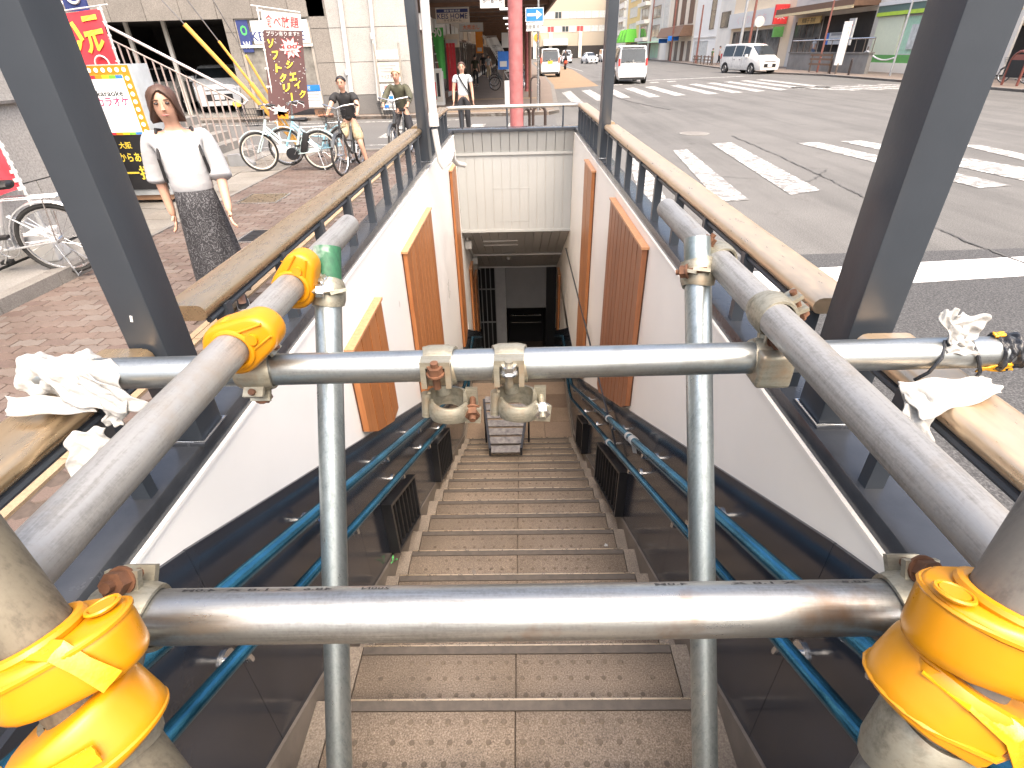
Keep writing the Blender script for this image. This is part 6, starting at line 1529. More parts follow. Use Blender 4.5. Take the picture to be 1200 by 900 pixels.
# outside stair with its railing
t = thing('outside_stair', 'pale concrete outside stair with a brown grey sloping railing', 'stairs', (-5.2, 10.8, 0))
A, B_ = Vector((-7.48, 10.7, 2.59)), Vector((-4.87, 10.7, 1.17)); A2, B2 = Vector((-7.49, 10.7, 2.38)), Vector((-4.9, 10.7, 1.03))
MB().path([A + (A - B_) * .2, B_, B_ + Vector((.08, 0, -.08)), B2 + Vector((.03, 0, 0))], .024, 10).part('handrail', STAIRRAILT, t)
MB().path([A2 + (A2 - B2) * .2, B2], .014, 8).part('lower_rail', STAIRRAIL, t)
n = 24
foot = Vector((-5.27, 10.7, 0.1)); foot.z = 0
for i in range(n):
    p = B2 + (A2 - B2) * (i / (n - 1) * 1.1); q = Vector((p.x, p.y, max(0, p.z - .93)))
    MB().bar(p, q, .026, .012).part('baluster', STAIRRAIL, t)
for i in range(10):
    x1 = -5.15 - i * .28; MB().box(x1 - .28, x1, 10.75, 12.2, -.01, .02 + i * .145).part('step', CONC, t)
mb = MB(); mb.prism([(-4.95, -.01), (-4.95, .06), (-5.2, .22), (-5.4, .20), (-5.4, -.01)], 'Y', 10.62, 10.74); mb.part('stringer', M('grey stringer', (.22, .23, .24), .6), t)
# guy wires with yellow guards to one anchor
anc = Vector((-4.85, 12.9, 0.0))
t = thing('guy_wires', 'three steel guy wires with yellow guards running to one pavement anchor', 'guy wire', anc)
for (mx, my), (tx, ty), r, lo in (((216,28),(198,0),.045,0), ((256,48),(225,0),.026,0), ((288,65),(252,0),.026,0)):
    pass
for a, b_, r in (((-6.2, 12.0, 2.3), (-6.35, 12.0, 2.67), .042), ((-5.66, 12.05, 2.02), (-5.95, 12.05, 2.67), .024), ((-5.23, 12.1, 1.78), (-5.55, 12.1, 2.66), .024)):
    a, b_ = Vector(a), Vector(b_); d = (a - anc).normalized()
    MB().path([anc + d * .1, a], r, 10).part('guard', GUYYEL, t)
    MB().path([a, a + d * 3.2], .010, 6).part('wire', WIRE, t)
a2 = Vector((-5.27, 12.04, 1.2)); d = (Vector((-5.66, 12.05, 2.02)) - anc).normalized()
MB().tube(anc + d * .75, anc + d * 1.5, .046, n=10).part('thick_guard', GUYYEL, t)
MB().disc(anc + Vector((0, 0, .04)), (0, 0, 1), .06, .08).part('anchor', FRAMEB, t); MB().tube(anc, anc + Vector((-.12, 0, .16)), .02).part('eye_bolt', CHROME, t)
# brown all-you-can-eat banner
pb = Vector(((-5.04, 12.3, 0.47)[0], 12.3, 0))
q = ((-4.81, 12.3, 2.5), (-4.07, 12.3, 2.42), (-4.27, 12.3, 0.82), (-5.14, 12.3, 0.6))
t, at, U, V = nobori('menu_banner', 'brown and white shop banner listing sweets, standing behind the white bicycle', pb, (-4.87, 12.3, 2.57), q, BROWNCLOTH, n=14)
W_ = (Vector(q[1]) - Vector(q[0])).length
a, b_, c_, d_ = [Vector(k) for k in q]
mb = MB(); n_ = 8; rows = []
for i in range(n_ + 1):
    rows.append([at(i / n_, .0, .008), at(i / n_, .165, .008), at(i / n_, .165, .004), at(i / n_, .0, .004)])
mb.loft(rows); mb.part('white_head', SIGNW, t)
def L(s, u_, v, w_, h, m, bold=.02, off=.016): cloth_letters(s, at, u_, v, w_ * W_, h, m, t, bold, off)
L('食べ放題', .5, .085, .86, .21, INKR, .012); L('プラン有ります!!', .5, .195, .84, .085, SIGNW, .01)
for s, u_, v in (('ソ', .17, .28), ('フ', .27, .39), ('ト', .34, .51), ('ク', .44, .61), ('リ', .50, .715), ('|', .60, .82), ('シ', .62, .49), ('ェ', .68, .62), ('イ', .77, .71), ('ク', .87, .82)):
    L(s, u_, v, .17 if s != '|' else .035, .155, INKY, .045)
for k in range(2):
    rr = .15 - .012 * k; pts = []
    cc = at(.68, .335, .018 + .004 * k)
    for i in range(24):
        r_ = (1.0 if i % 2 else .72) * rr * (1.25 if i % 4 == 1 else 1); an = 2 * math.pi * i / 24; pts.append(cc + U * (1.35 * r_ * math.cos(an)) + V * (1.1 * r_ * math.sin(an)))
    mb = MB(); mb.slab(pts, .002); mb.part('starburst', INKR if k == 0 else SIGNW, t)
L('100', .68, .32, .36, .075, INKR, .03, .040); L('種類', .68, .375, .25, .075, INKR, .03, .040)
random.seed(3)
mb = MB()
for i in range(70):
    p = at(random.random(), random.uniform(.22, .97), .012); mb.slab([p + U * (.009 * math.cos(k * 1.257)) + V * (.009 * math.sin(k * 1.257)) for k in range(5)], .001)
mb.part('polka_dots', SIGNW, t)
mb = MB(); pts = []
cc = at(.30, .93, .014)
for i in range(18): r_ = (.15 if i % 2 else .09); pts.append(cc + U * (r_ * math.cos(i * math.pi / 9) * 1.3) + V * (r_ * math.sin(i * math.pi / 9) * .8))
mb.slab(pts, .002); mb.part('white_burst', SIGNW, t)
mb = MB(); mb.slab([cc - V * .04 + U * .0 + U * x + V * y for x, y in ((-.06, -.10), (.16, -.10), (.16, .03), (-.06, .03))], .002); mb.part('orange_tag', ORANGEP, t)
# red flag in a white concrete base on the raised strip
t, at, U, V = nobori('small_red_flag', 'small red flag leaning from a white base against the granite wall', (-4.55, 5.1, 0.21), (-4.59, 5.11, 1.52), ((-4.59, 5.1, 1.19), (-4.72, 5.01, 1.27), (-4.69, 4.78, 0.71), (-4.57, 5.08, 0.75)), REDCLOTH, base=False)
MB().path([(-4.56, 5.12, 0.66), (-4.55, 5.09, 0.34)], .024, 8).part('grey_sleeve', M('grey sleeve', (.30, .31, .32), .5), t)
p = Vector((-4.53, 5.06, 0.25)); o = MB().obox((p.x - .02, p.y, .24), (.20, .30, .28), Matrix.Rotation(.3, 3, 'Z')).part('base', PLASTIC, t); bevelled(o, .02, 3)

# ================================================================ VEHICLES
def car(name, label, loc, rz, L_, W_, H_, paint, kind='van', group='vehicles on the avenue', lit=False, plate=PLATEW, lamp_blue=False, scale=1.0, seen='rear'):
    """a car standing with its nose towards local +x"""
    t = thing(name, label, 'car' if kind != 'van' else 'van', loc, rz, group); t.scale = (scale,) * 3
    hl = L_ / 2; hw = W_ / 2; zb = .24
    if kind == 'van':      # (x, height of the top of the section, belt height, half width at the top)
        st = [(-hl, .62, .58, .90), (-hl + .02, H_ * .55, .95, .92), (-hl + .10, H_ * .90, 1.02, .86), (-hl + .28, H_ * .985, 1.02, .80), (-hl * .3, H_, 1.02, .78), (hl * .22, H_ * .985, 1.02, .78), (hl * .42, H_ * .93, 1.02, .78), (hl * .80, 1.10, .98, .84), (hl * .96, .92, .86, .80), (hl, .62, .58, .72)]
        wsh = (hl * .44, hl * .78); side = [(-hl + .32, -hl * .34), (-hl * .30, hl * .12), (hl * .16, hl * .44)]
    else:
        st = [(-hl, .62, .58, .86), (-hl + .04, .92, .88, .84), (-hl * .70, 1.0, .92, .80), (-hl * .42, H_ * .96, .95, .68), (-hl * .1, H_, .95, .66), (hl * .16, H_ * .96, .95, .68), (hl * .50, 1.0, .92, .80), (hl * .93, .80, .74, .80), (hl, .60, .56, .72)]
        wsh = (hl * .18, hl * .48); side = [(-hl * .45, -hl * .12), (-hl * .08, hl * .18)]
    def sec(x):
        for a, b in zip(st, st[1:]):
            if a[0] <= x <= b[0]:
                k = (x - a[0]) / (b[0] - a[0]); return [a[i] + (b[i] - a[i]) * k for i in range(4)]
        return list(st[0] if x < st[0][0] else st[-1])
    def nose(x): e = max(0, abs(x) - hl * .82) / (hl * .18); return 1 - .13 * e * e
    def ring(x):
        _, zt, zbelt, wt = sec(x); n_ = nose(x); zbelt = min(zbelt, zt - .04)
        r_ = [(hw * .90 * n_, zb), (hw * n_, zb + .22), (hw * n_, (zbelt + zb) / 2 + .05), (hw * .985 * n_, zbelt), (hw * wt * n_, zt - .045), (hw * wt * .86 * n_, zt - .005), (0, zt + .012)]
        return [(x, y, z) for y, z in r_] + [(x, -y, z) for y, z in r_[-2::-1]]
    xs = sorted(set([s[0] for s in st] + [hl * .9, -hl * .9, 0, hl * .6]))
    MB().loft([ring(x) for x in xs]).part('body', paint, t, world=False, ang=40)
    def glass(nm, x0, x1, k0, k1, s, off=.006, m=CARGLASS):
        r0, r1 = ring(x0), ring(x1)
        def pt(r_, k): a, b = Vector(r_[3]), Vector(r_[4]); p = a.lerp(b, k); p.y = (p.y + off) * s; return p
        q = [pt(r0, k0), pt(r1, k0), pt(r1, k1), pt(r0, k1)]
        if s < 0: q = q[::-1]
        MB().slab(q, .01).part(nm, m, t, world=False, smooth=False)
    for a, b in side:
        for s in (-1, 1): glass('side_window', a, b, .06, .90, s)
    def cross(nm, x0, x1, off, m=CARGLASS, ky=.93):
        r0, r1 = ring(x0), ring(x1); p0, p1 = Vector(r0[5]), Vector(r1[5]); w0, w1 = r0[4][1] * ky, r1[4][1] * ky
        d = (p1 - p0); nn = Vector((-d.z, 0, d.x)).normalized(); nn = nn if nn.z > 0 or x0 < 0 else -nn
        if x1 > 0 and nn.x < 0: nn = -nn
        if x1 < 0 and nn.x > 0: nn = -nn
        q = [Vector((p0.x, w0, p0.z)) + nn * off, Vector((p0.x, -w0, p0.z)) + nn * off, Vector((p1.x, -w1, p1.z)) + nn * off, Vector((p1.x, w1, p1.z)) + nn * off]
        MB().slab(q, .012).part(nm, m, t, world=False, smooth=False)
    cross('windscreen', wsh[0], wsh[1], .020)
    # tail
    if kind == 'van':
        z0, z1 = H_ * .56, H_ * .90
        q = [(-hl - .012, hw * .76, z0), (-hl - .012, -hw * .76, z0), (-hl + .085, -hw * .74, z1), (-hl + .085, hw * .74, z1)]
        MB().slab(q, .02).part('rear_window', CARGLASS, t, world=False, smooth=False)
        lz0, lz1 = (.90, 1.24)
    else:
        cross('rear_window', -hl * .66, -hl * .44, .02); lz0, lz1 = .68, .86
    for s in (-1, 1):
        MB().box(-hl - .02, -hl + .10, *sorted((s * hw * .80, s * hw * .91)), lz0, lz1).part('tail_lamp', LAMPRED if lit else LAMPR, t, world=False)
        o = MB().box(hl * .93 - .02, hl * .985, *sorted((s * hw * .46, s * hw * .80)), .66, .82).part('headlamp', LAMPW, t, world=False); bevelled(o, .02)
        if lamp_blue: MB().box(hl * .95, hl * .995, *sorted((s * hw * .52, s * hw * .78)), .50, .63).part('lamp_trim', LAMPBLUE, t, world=False)
        MB().box(hl * .34, hl * .40, *sorted((s * hw * .98, s * (hw + .17))), 1.02, 1.2).part('mirror', paint, t, world=False)
        for x in (-hl + .78, hl - .86):
            w_ = thing('wheel', None, None, (x, s * (hw - .10), .31)); w_.parent = t
            mb = MB(); mb.path([(0, s * .10, 0), (0, s * .10, 0)], .1) if False else None
            ty = MB(); ty.loft([[(r_ * math.cos(a), s * yy, r_ * math.sin(a)) for a in [i * math.pi / 12 for i in range(24)]] for r_, yy in ((.20, -.09), (.29, -.10), (.31, -.07), (.31, .07), (.29, .105), (.20, .10))])
            link_mesh('tyre', ty.mesh('tyre', TYRE), w_)
            rm = MB(); rm.disc((0, s * .095, 0), (0, 1, 0), .195, .02, 20)
            link_mesh('rim', rm.mesh('rim', BLACKMET), w_)
            sp = MB()
            for i in range(5):
                a = i * 2 * math.pi / 5; sp.bar((.03 * math.cos(a), s * .108, .03 * math.sin(a)), (.19 * math.cos(a), s * .108, .19 * math.sin(a)), .045, .012, (0, 1, 0))
            sp.torus((0, s * .108, 0), (0, 1, 0), .19, .012, 20, 6); link_mesh('spokes', sp.mesh('spokes', CHROME), w_)
            MB().disc((x, s * (hw - .035), .33), (0, 1, 0), .38, .09, 22).part('wheel_arch', BLACK, t, world=False)
    MB().box(-hl - .03, -hl + .02, -.17, .17, .86 if kind == 'van' else .5, 1.03 if kind == 'van' else .66).part('number_plate', plate, t, world=False)
    MB().box(hl * .985, hl + .012, -.17, .17, .44, .60).part('number_plate', plate, t, world=False)
    MB().box(hl * .97, hl + .004, -hw * .55, hw * .55, .40, .62).part('grille', BLACK, t, world=False); MB().box(hl * .955, hl * .99, -hw * .5, hw * .5, .72, .77).part('chrome_strip', CHROME, t, world=False)
    MB().box(-hl - .005, -hl + .06, -hw * .8, hw * .8, .22, .34).part('rear_valance', BLACK, t, world=False)
    if kind == 'van':
        sm = MB(); sm.box(-hl - .003, -hl + .012, -hw * .78, hw * .78, .50, .508).box(-hl - .004, -hl + .012, -hw * .785, -hw * .775, .50, 1.02).box(-hl - .004, -hl + .012, hw * .775, hw * .785, .50, 1.02); sm.part('tailgate_seam', BLACK, t, world=False)
        MB().bar((-hl - .035, .02, H_ * .57), (-hl - .02, .36, H_ * .60), .015, .02).part('rear_wiper', BLACK, t, world=False)
        for s in (-1, 1):
            for x in (-hl * .32, hl * .14): MB().box(x - .004, x + .004, *sorted((s * (hw - .01), s * (hw + .003))), .42, 1.0).part('door_seam', BLACK, t, world=False)
            MB().box(-hl * .26, -hl * .20, *sorted((s * hw, s * (hw + .02))), .86, .90).part('door_handle', CHROME, t, world=False); MB().box(hl * .02, hl * .08, *sorted((s * hw, s * (hw + .02))), .86, .90).part('door_handle', CHROME, t, world=False)
        MB().box(-hl - .022, -hl, -hw * .55, hw * .55, 1.045, 1.075).part('chrome_strip', CHROME, t, world=False); MB().box(-hl + .0, -hl + .26, -hw * .72, hw * .72, H_ * .955, H_ * .985).part('spoiler', paint, t, world=False)
        MB().disc((-hl - .016, 0, 1.13), (1, 0, 0), .05, .012, 14).part('badge', CHROME, t, world=False)
    return t
car('passenger_van', 'white van driving away past the slim far post, seen from behind', ((7.12, 37.2, -0.04)[0] - .05, 37.2 + 2.2, -.1), R(90) - .03, 4.7, 1.74, 1.86, WHITECAR, 'van', scale=1.08)
car('passenger_van', 'pearl white van coming towards the zebra crossing with blue lamp trim', (18.1, 48.2, -.1), R(-90 + 16), 4.7, 1.74, 1.85, PEARL, 'van', lamp_blue=True, scale=1.07)
car('kei_car', 'small boxy white car with lit tail lamps stopped on the tan lane', ((2.68, 50.0, 0.11)[0] + .1, 51.5, -.1), R(90), 3.4, 1.48, 1.78, WHITECAR, 'van', lit=True, plate=PLATEY, scale=1.12)
for x, y, rz, m, lab, k in ((5.2, 112, R(90), REDCAR, 'red car far down the avenue near the office block', 'car'), (8.4, 104, R(90), WHITECAR, 'white car far down the avenue behind the motorcyclist', 'car'), (11.6, 98, R(-80), WHITECAR, 'white car crossing broadside far down the avenue', 'car'), (15.5, 108, R(-90), PEARL, 'white van far down the avenue, closest to the slim far post', 'van'), (10.0, 122, R(-90), WHITECAR, 'white van facing the viewer at the far end of the avenue', 'van')):
    car('far_car' if k == 'car' else 'far_van', lab, (x, y, -.1), rz, 4.4, 1.72, 1.5 if k == 'car' else 1.9, m, k)
gx, gy = (-11.67, 22.6, 0.41)[0], 22.9
car('parked_car', 'pale car with a yellow fog lamp parked in the dark garage', (gx, gy + 1.2, .02), R(-70), 4.0, 1.68, 1.55, WHITECAR, 'van', group='cars parked in the garage')
t = thing('fog_lamp_reflector', 'round yellow reflector on the garage kerb before the parked car', 'reflector', ((-9.54, 20.4, 0.62)[0], 20.4, .3)); MB().ball(((-9.54, 20.4, 0.62)[0], 20.38, .42), (.16, .06, .10), 12, 8).part('lens', INKY, t); MB().tube(((-9.54, 20.4, 0.62)[0], 20.4, 0), ((-9.54, 20.4, 0.62)[0], 20.4, .36), .02).part('stalk', FRAMEB, t)
car('parked_car', 'grey car deeper in the dark garage', ((-13.97, 24.0, 1.05)[0], 24.4, .02), R(-80), 4.2, 1.68, 1.5, GREYB, 'car', group='cars parked in the garage')

# ================================================================ BICYCLES
def wheel_bike(t, x, steer, rim_m, r=.32, tyre=TYRE):
    w_ = thing('wheel', None, None, (x, 0, r)); w_.parent = t; w_.rotation_euler = (0, 0, steer)
    link_mesh('tyre', MB().torus((0, 0, 0), (0, 1, 0), r - .018, .019, 32, 8).mesh('tyre', tyre), w_)
    link_mesh('rim', MB().torus((0, 0, 0), (0, 1, 0), r - .045, .012, 32, 6).mesh('rim', rim_m), w_)
    sp = MB()
    for i in range(20):
        a = i * 2 * math.pi / 20; b = a + (.5 if i % 2 else -.5); s = .025 if i % 2 else -.025
        sp.tube((.03 * math.cos(b), s, .03 * math.sin(b)), ((r - .05) * math.cos(a), 0, (r - .05) * math.sin(a)), .0016, n=4, caps=False)
    link_mesh('spokes', sp.mesh('spokes', CHROME), w_); link_mesh('hub', MB().tube((0, -.045, 0), (0, .045, 0), .022, n=10).mesh('hub', CHROME), w_)
    return w_
def bike(label, loc, rz, fm, rim_m=CHROME, basket=True, battery=False, steer=0., rack=True, tyre=TYRE, seatm=BLACK, lean=0., group='bicycles', lock=False):
    t = thing('bicycle', label, 'bicycle', loc, rz, group); t.rotation_euler = (lean, 0, rz)
    f0, f1 = .54, -.54; P = lambda m_, n_, pts, r_=.016, k=10: MB().path(pts, r_, k).part(n_, m_, t, world=False)
    wheel_bike(t, f1, 0, rim_m, tyre=tyre); wheel_bike(t, f0, steer, rim_m, tyre=tyre)
    bb = Vector((-.10, 0, .27)); hd = Vector((.33, 0, .78)); sd = Vector((-.25, 0, .68)); rd = Vector((f1, 0, .32)); fd = Vector((f0, 0, .32))
    mb = MB(); mb.path([hd - Vector((-.03, 0, .10)), Vector((.12, 0, .42)), bb], .022, 10); mb.path([hd - Vector((-.02, 0, .04)), Vector((.10, 0, .50)), Vector((-.17, 0, .47))], .014, 10); mb.path([bb, sd], .018, 10)
    for s in (-1, 1): mb.path([bb + Vector((0, s * .02, 0)), rd + Vector((0, s * .06, 0))], .010, 8); mb.path([sd - Vector((0, 0, .12)) + Vector((0, s * .015, 0)), rd + Vector((0, s * .06, 0))], .009, 8)
    mb.path([hd + Vector((.045, 0, -.14)), hd + Vector((-.02, 0, .05))], .022, 10); mb.part('frame', fm, t, world=False)
    fk = MB()
    for s in (-1, 1): fk.path([hd + Vector((.05, s * .045, -.16)), fd + Vector((-.06, s * .055, .12)), fd + Vector((0, s * .055, 0))], .011, 8)
    fk.part('fork', fm, t, world=False)
    hb = MB(); st_ = hd + Vector((-.03, 0, .22)); c_, s_ = math.cos(steer), math.sin(steer)
    def hpt(a, b, c): return st_ + Vector((a * c_ - b * s_, a * s_ + b * c_, c))
    hb.path([hd, st_], .013, 8); hb.path([hpt(-.16, -.29, .03), hpt(-.06, -.27, .06), hpt(.05, -.12, .04), hpt(.06, 0, 0), hpt(.05, .12, .04), hpt(-.06, .27, .06), hpt(-.16, .29, .03)], .011, 10); hb.part('handlebar', CHROME, t, world=False)
    for s in (-1, 1):
        MB().tube(hpt(-.17, s * .292, .03), hpt(-.08, s * .275, .055), .017, n=10).part('grip', BLACK, t, world=False); MB().path([hpt(-.05, s * .26, .05), hpt(-.10, s * .27, .02), hpt(-.16, s * .29, -.01)], .005, 6).part('brake_lever', CHROME, t, world=False)
    sdl = MB(); sdl.loft([[(sd.x - .01 + x, w_ * math.cos(a), .815 + h * math.sin(a)) for a in [i * math.pi / 6 for i in range(12)]] for x, w_, h in ((-.15, .03, .02), (-.13, .085, .034), (-.06, .09, .036), (.04, .045, .028), (.13, .02, .018))]); sdl.part('saddle', seatm, t, world=False)
    P(CHROME, 'seat_post', [sd, Vector((sd.x - .02, 0, .80))], .013)
    for x, nm in ((f1, 0), (f0, 1)):
        a0, a1 = (-.1, 2.5) if nm == 0 else (.5, 2.2)
        rings = [[(x + (.345 + dr) * math.cos(a), y, .32 + (.345 + dr) * math.sin(a)) for y, dr in ((-.03, -.006), (-.02, .006), (.02, .006), (.03, -.006), (.02, .002), (-.02, .002))] for a in [a0 + (a1 - a0) * i / 14 for i in range(15)]]
        MB().loft(rings).part('mudguard', fm, t, world=False)
    if basket:
        bk = MB(); c0 = hd + Vector((.18, 0, .0)); zt, zb_ = .22, -.04
        for i in range(4):
            k = i / 3; z = zb_ + (zt - zb_) * k; a, b = .10 + .035 * k, .13 + .045 * k; bk.path([c0 + Vector((x * a + .05 * k, y * b, z)) for x, y in ((-1, -1), (1, -1), (1, 1), (-1, 1))], .004, 6, closed=True)
        for k in range(20):
            s = k / 20 * 8; q = [(-1, -1), (1, -1), (1, 1), (-1, 1), (-1, -1)]; i = int(s // 2); f = (s % 2) / 2; x = q[i][0] + (q[i + 1][0] - q[i][0]) * f; y = q[i][1] + (q[i + 1][1] - q[i][1]) * f
            bk.tube(c0 + Vector((x * .10, y * .13, zb_)), c0 + Vector((x * .135 + .05, y * .175, zt)), .003, n=5)
        for k in range(4): bk.tube(c0 + Vector((-.10, -.10 + k * .066, zb_)), c0 + Vector((.10, -.10 + k * .066, zb_)), .003, n=5)
        bk.part('basket', BLACKMET, t, world=False)
    if rack:
        rk = MB()
        for s in (-.06, 0, .06): rk.tube((sd.x - .02, s, .70), (f1 - .16, s, .70), .006, n=6)
        for s in (-1, 1): rk.tube((f1 - .05, s * .07, .70), (f1, s * .07, .33), .006, n=6)
        rk.tube((f1 - .16, -.07, .70), (f1 - .16, .07, .70), .006, n=6); rk.part('rack', CHROME, t, world=False); MB().disc((f1 - .31, 0, .52), (1, 0, .4), .035, .03, 12).part('reflector', LAMPR, t, world=False)
    if battery: o = MB().obox((sd.x - .045, 0, .45), (.11, .09, .34), Matrix.Rotation(-.32, 3, 'Y')).part('battery', BLACK, t, world=False); bevelled(o, .02); MB().disc((bb.x + .05, 0, bb.z + .01), (0, 1, 0), .10, .13, 16).part('motor', BLACKMET, t, world=False)
    ck = MB(); ck.torus((bb.x, -.055, bb.z), (0, 1, 0), .085, .007, 20, 6); ck.part('chainring', CHROME, t, world=False); MB().bar(bb + Vector((0, -.07, 0)), bb + Vector((.09, -.07, -.14)), .02, .012).part('crank_arm', CHROME, t, world=False); MB().bar(bb + Vector((0, .07, 0)), bb + Vector((-.09, .07, .14)), .02, .012).part('crank_arm', CHROME, t, world=False)
    MB().box(bb.x + .05, bb.x + .13, -.15, -.075, bb.z - .155, bb.z - .13).part('pedal', BLACK, t, world=False); MB().box(bb.x - .13, bb.x - .05, .075, .15, bb.z + .13, bb.z + .155).part('pedal', BLACK, t, world=False)
    MB().bar(bb + Vector((-.02, -.06, .03)), rd + Vector((.02, -.06, .02)), .012, .07).part('chain_guard', fm, t, world=False)
    MB().path([rd + Vector((.02, .08, -.02)), Vector((f1 - .06, .13, .02)), Vector((f1 - .06, -.13, .02)), rd + Vector((.02, -.08, -.02))], .008, 8).part('stand', CHROME, t, world=False)
    return t
MINT = M('pale mint bicycle paint', (.58, .72, .72), .3, coat=.5); SKYB = M('sky blue bicycle paint', (.30, .55, .66), .3, coat=.5); SILV = M('silver bicycle paint', (.55, .56, .57), .3, .6); DKB = M('dark bicycle paint', (.05, .055, .06), .35, coat=.4)
CRT = M('cream tyre', (.55, .50, .40), .8); TAN = M('tan saddle', (.28, .12, .06), .6)
bx, by = (-4.54, 10.05, 0.0)[:2]; ex, ey = (-3.43, 10.08, 0.0)[:2]
bike('white electric bicycle with a black basket parked across the pavement', ((bx + ex) / 2, (by + ey) / 2, 0), math.atan2(by - ey, bx - ex), MINT, M('cream rim', (.62, .58, .50), .5), battery=True, steer=.25, lean=.05)
bike('sky blue bicycle with a tan saddle parked just behind the white one', ((bx + ex) / 2 + .28, (by + ey) / 2 + .60, 0), math.atan2(by - ey, bx - ex) + .10, SKYB, CHROME, seatm=TAN, basket=False, lean=.04)
mx, my = (-2.92, 9.41, 0.0)[:2]
BOYB = bike('dark bicycle with a chrome handlebar ridden by the boy in the black shirt', (mx + .03, my + .58, 0), R(-92), DKB, steer=-.12, rack=False)
b2x, b2y = (-2.2, 10.53, 0.0)[:2]
bike('dark basket bicycle ridden by the person in the olive jacket', (b2x - .02, b2y + .75, 0), R(-95), DKB, rack=False)
lx, ly = (-4.3, 4.5, 0.0)[:2]
bike('silver bicycle with a red reflector parked against the granite wall', (lx - .36, ly + .10, .05), R(198), SILV, lean=-.06, basket=False)
for i, (px_, py_) in enumerate(((588, 104), (611, 106), (583, 98), (622, 104))):
    pass
for (qx, qy), rz, lab in (((-0.56, 32.01, 0.0)[:2], R(170), 'black bicycle parked at the arcade edge, closest to the white bollard'), ((-0.74, 36.2, 0.0)[:2], R(176), 'black bicycle second along the arcade edge'), ((0.35, 33.15, 0.0)[:2], R(80), 'black bicycle standing behind the big red column'), ((0.5, 37.55, 0.0)[:2], R(84), 'black bicycle farthest in the row behind the big red column')):
    bike(lab, (qx, qy, 0), rz, DKB, group='black bicycles parked under the arcade')
bike('bicycle with a basket parked before the orange lettered shop', (22.8, (22.83, 28.07, 0.25)[1], 0), R(100), DKB, group='bicycles')

# ---- motor scooter far down the avenue
sx_, sy_ = 5.6, 70
t = thing('motor_scooter', 'small red and black motor scooter riding away down the avenue', 'scooter', (sx_, sy_, -.1), R(90)); t.scale = (1.15,) * 3
for x in (-.6, .6): MB().torus((x, 0, .24), (0, 1, 0), .18, .06, 20, 8).part('wheel', TYRE, t, world=False)
MB().loft([[(x, w_ * math.cos(a), z + h * math.sin(a)) for a in [i * math.pi / 5 for i in range(10)]] for x, w_, z, h in ((-.85, .08, .70, .08), (-.6, .17, .62, .20), (-.2, .17, .56, .18), (0, .14, .35, .08), (.35, .14, .35, .08), (.5, .16, .65, .32), (.62, .08, .85, .18))]).part('body', M('scooter red', (.40, .05, .04), .3, coat=.5), t, world=False)
MB().box(-.75, -.1, -.13, .13, .74, .82).part('seat', BLACK, t, world=False); MB().path([(.5, 0, .85), (.42, 0, 1.02), (.42, -.3, 1.05)], .015).part('handlebar', BLACK, t, world=False); MB().path([(.42, 0, 1.02), (.42, .3, 1.05)], .015).part('handlebar', BLACK, t, world=False); MB().box(-.90, -.82, -.1, .1, .58, .70).part('tail_lamp', LAMPRED, t, world=False)

# ================================================================ PEOPLE
def skinned(name, joints, edges, root, mats, parent, sub=2, extra=None):
    """grow one continuous surface over a jointed skeleton: joints {name: (pos, (rx, ry))}"""
    names = list(joints); idx = {n: i for i, n in enumerate(names)}
    bm = bmesh.new(); sl = bm.verts.layers.skin.verify()
    vs = []
    for n in names:
        v = bm.verts.new(joints[n][0]); r_ = joints[n][1]; v[sl].radius = r_ if isinstance(r_, tuple) else (r_, r_); v[sl].use_root = (n == root); vs.append(v)
    for a, b in edges: bm.edges.new((vs[idx[a]], vs[idx[b]]))
    me = bpy.data.meshes.new(name); bm.to_mesh(me); bm.free()
    o = bpy.data.objects.new(name, me); COL.objects.link(o)
    sk = o.modifiers.new('skin', 'SKIN'); sk.use_smooth_shade = True; sk.branch_smoothing = .6
    ss = o.modifiers.new('sub', 'SUBSURF'); ss.levels = sub; ss.render_levels = sub
    bpy.context.view_layer.update()
    me2 = bpy.data.meshes.new_from_object(o.evaluated_get(bpy.context.evaluated_depsgraph_get()))
    bpy.data.objects.remove(o); bpy.data.meshes.remove(me)
    me2.materials.clear()
    for m in (mats if isinstance(mats, list) else [mats]): me2.materials.append(m)
    if extra:
        bm = bmesh.new(); bm.from_mesh(me2); extra(bm); bm.to_mesh(me2); bm.free()
    me2.polygons.foreach_set('use_smooth', [True] * len(me2.polygons))
    p = bpy.data.objects.new(name, me2); COL.objects.link(p); p.parent = parent
    return p
def chain(ns): return list(zip(ns, ns[1:]))
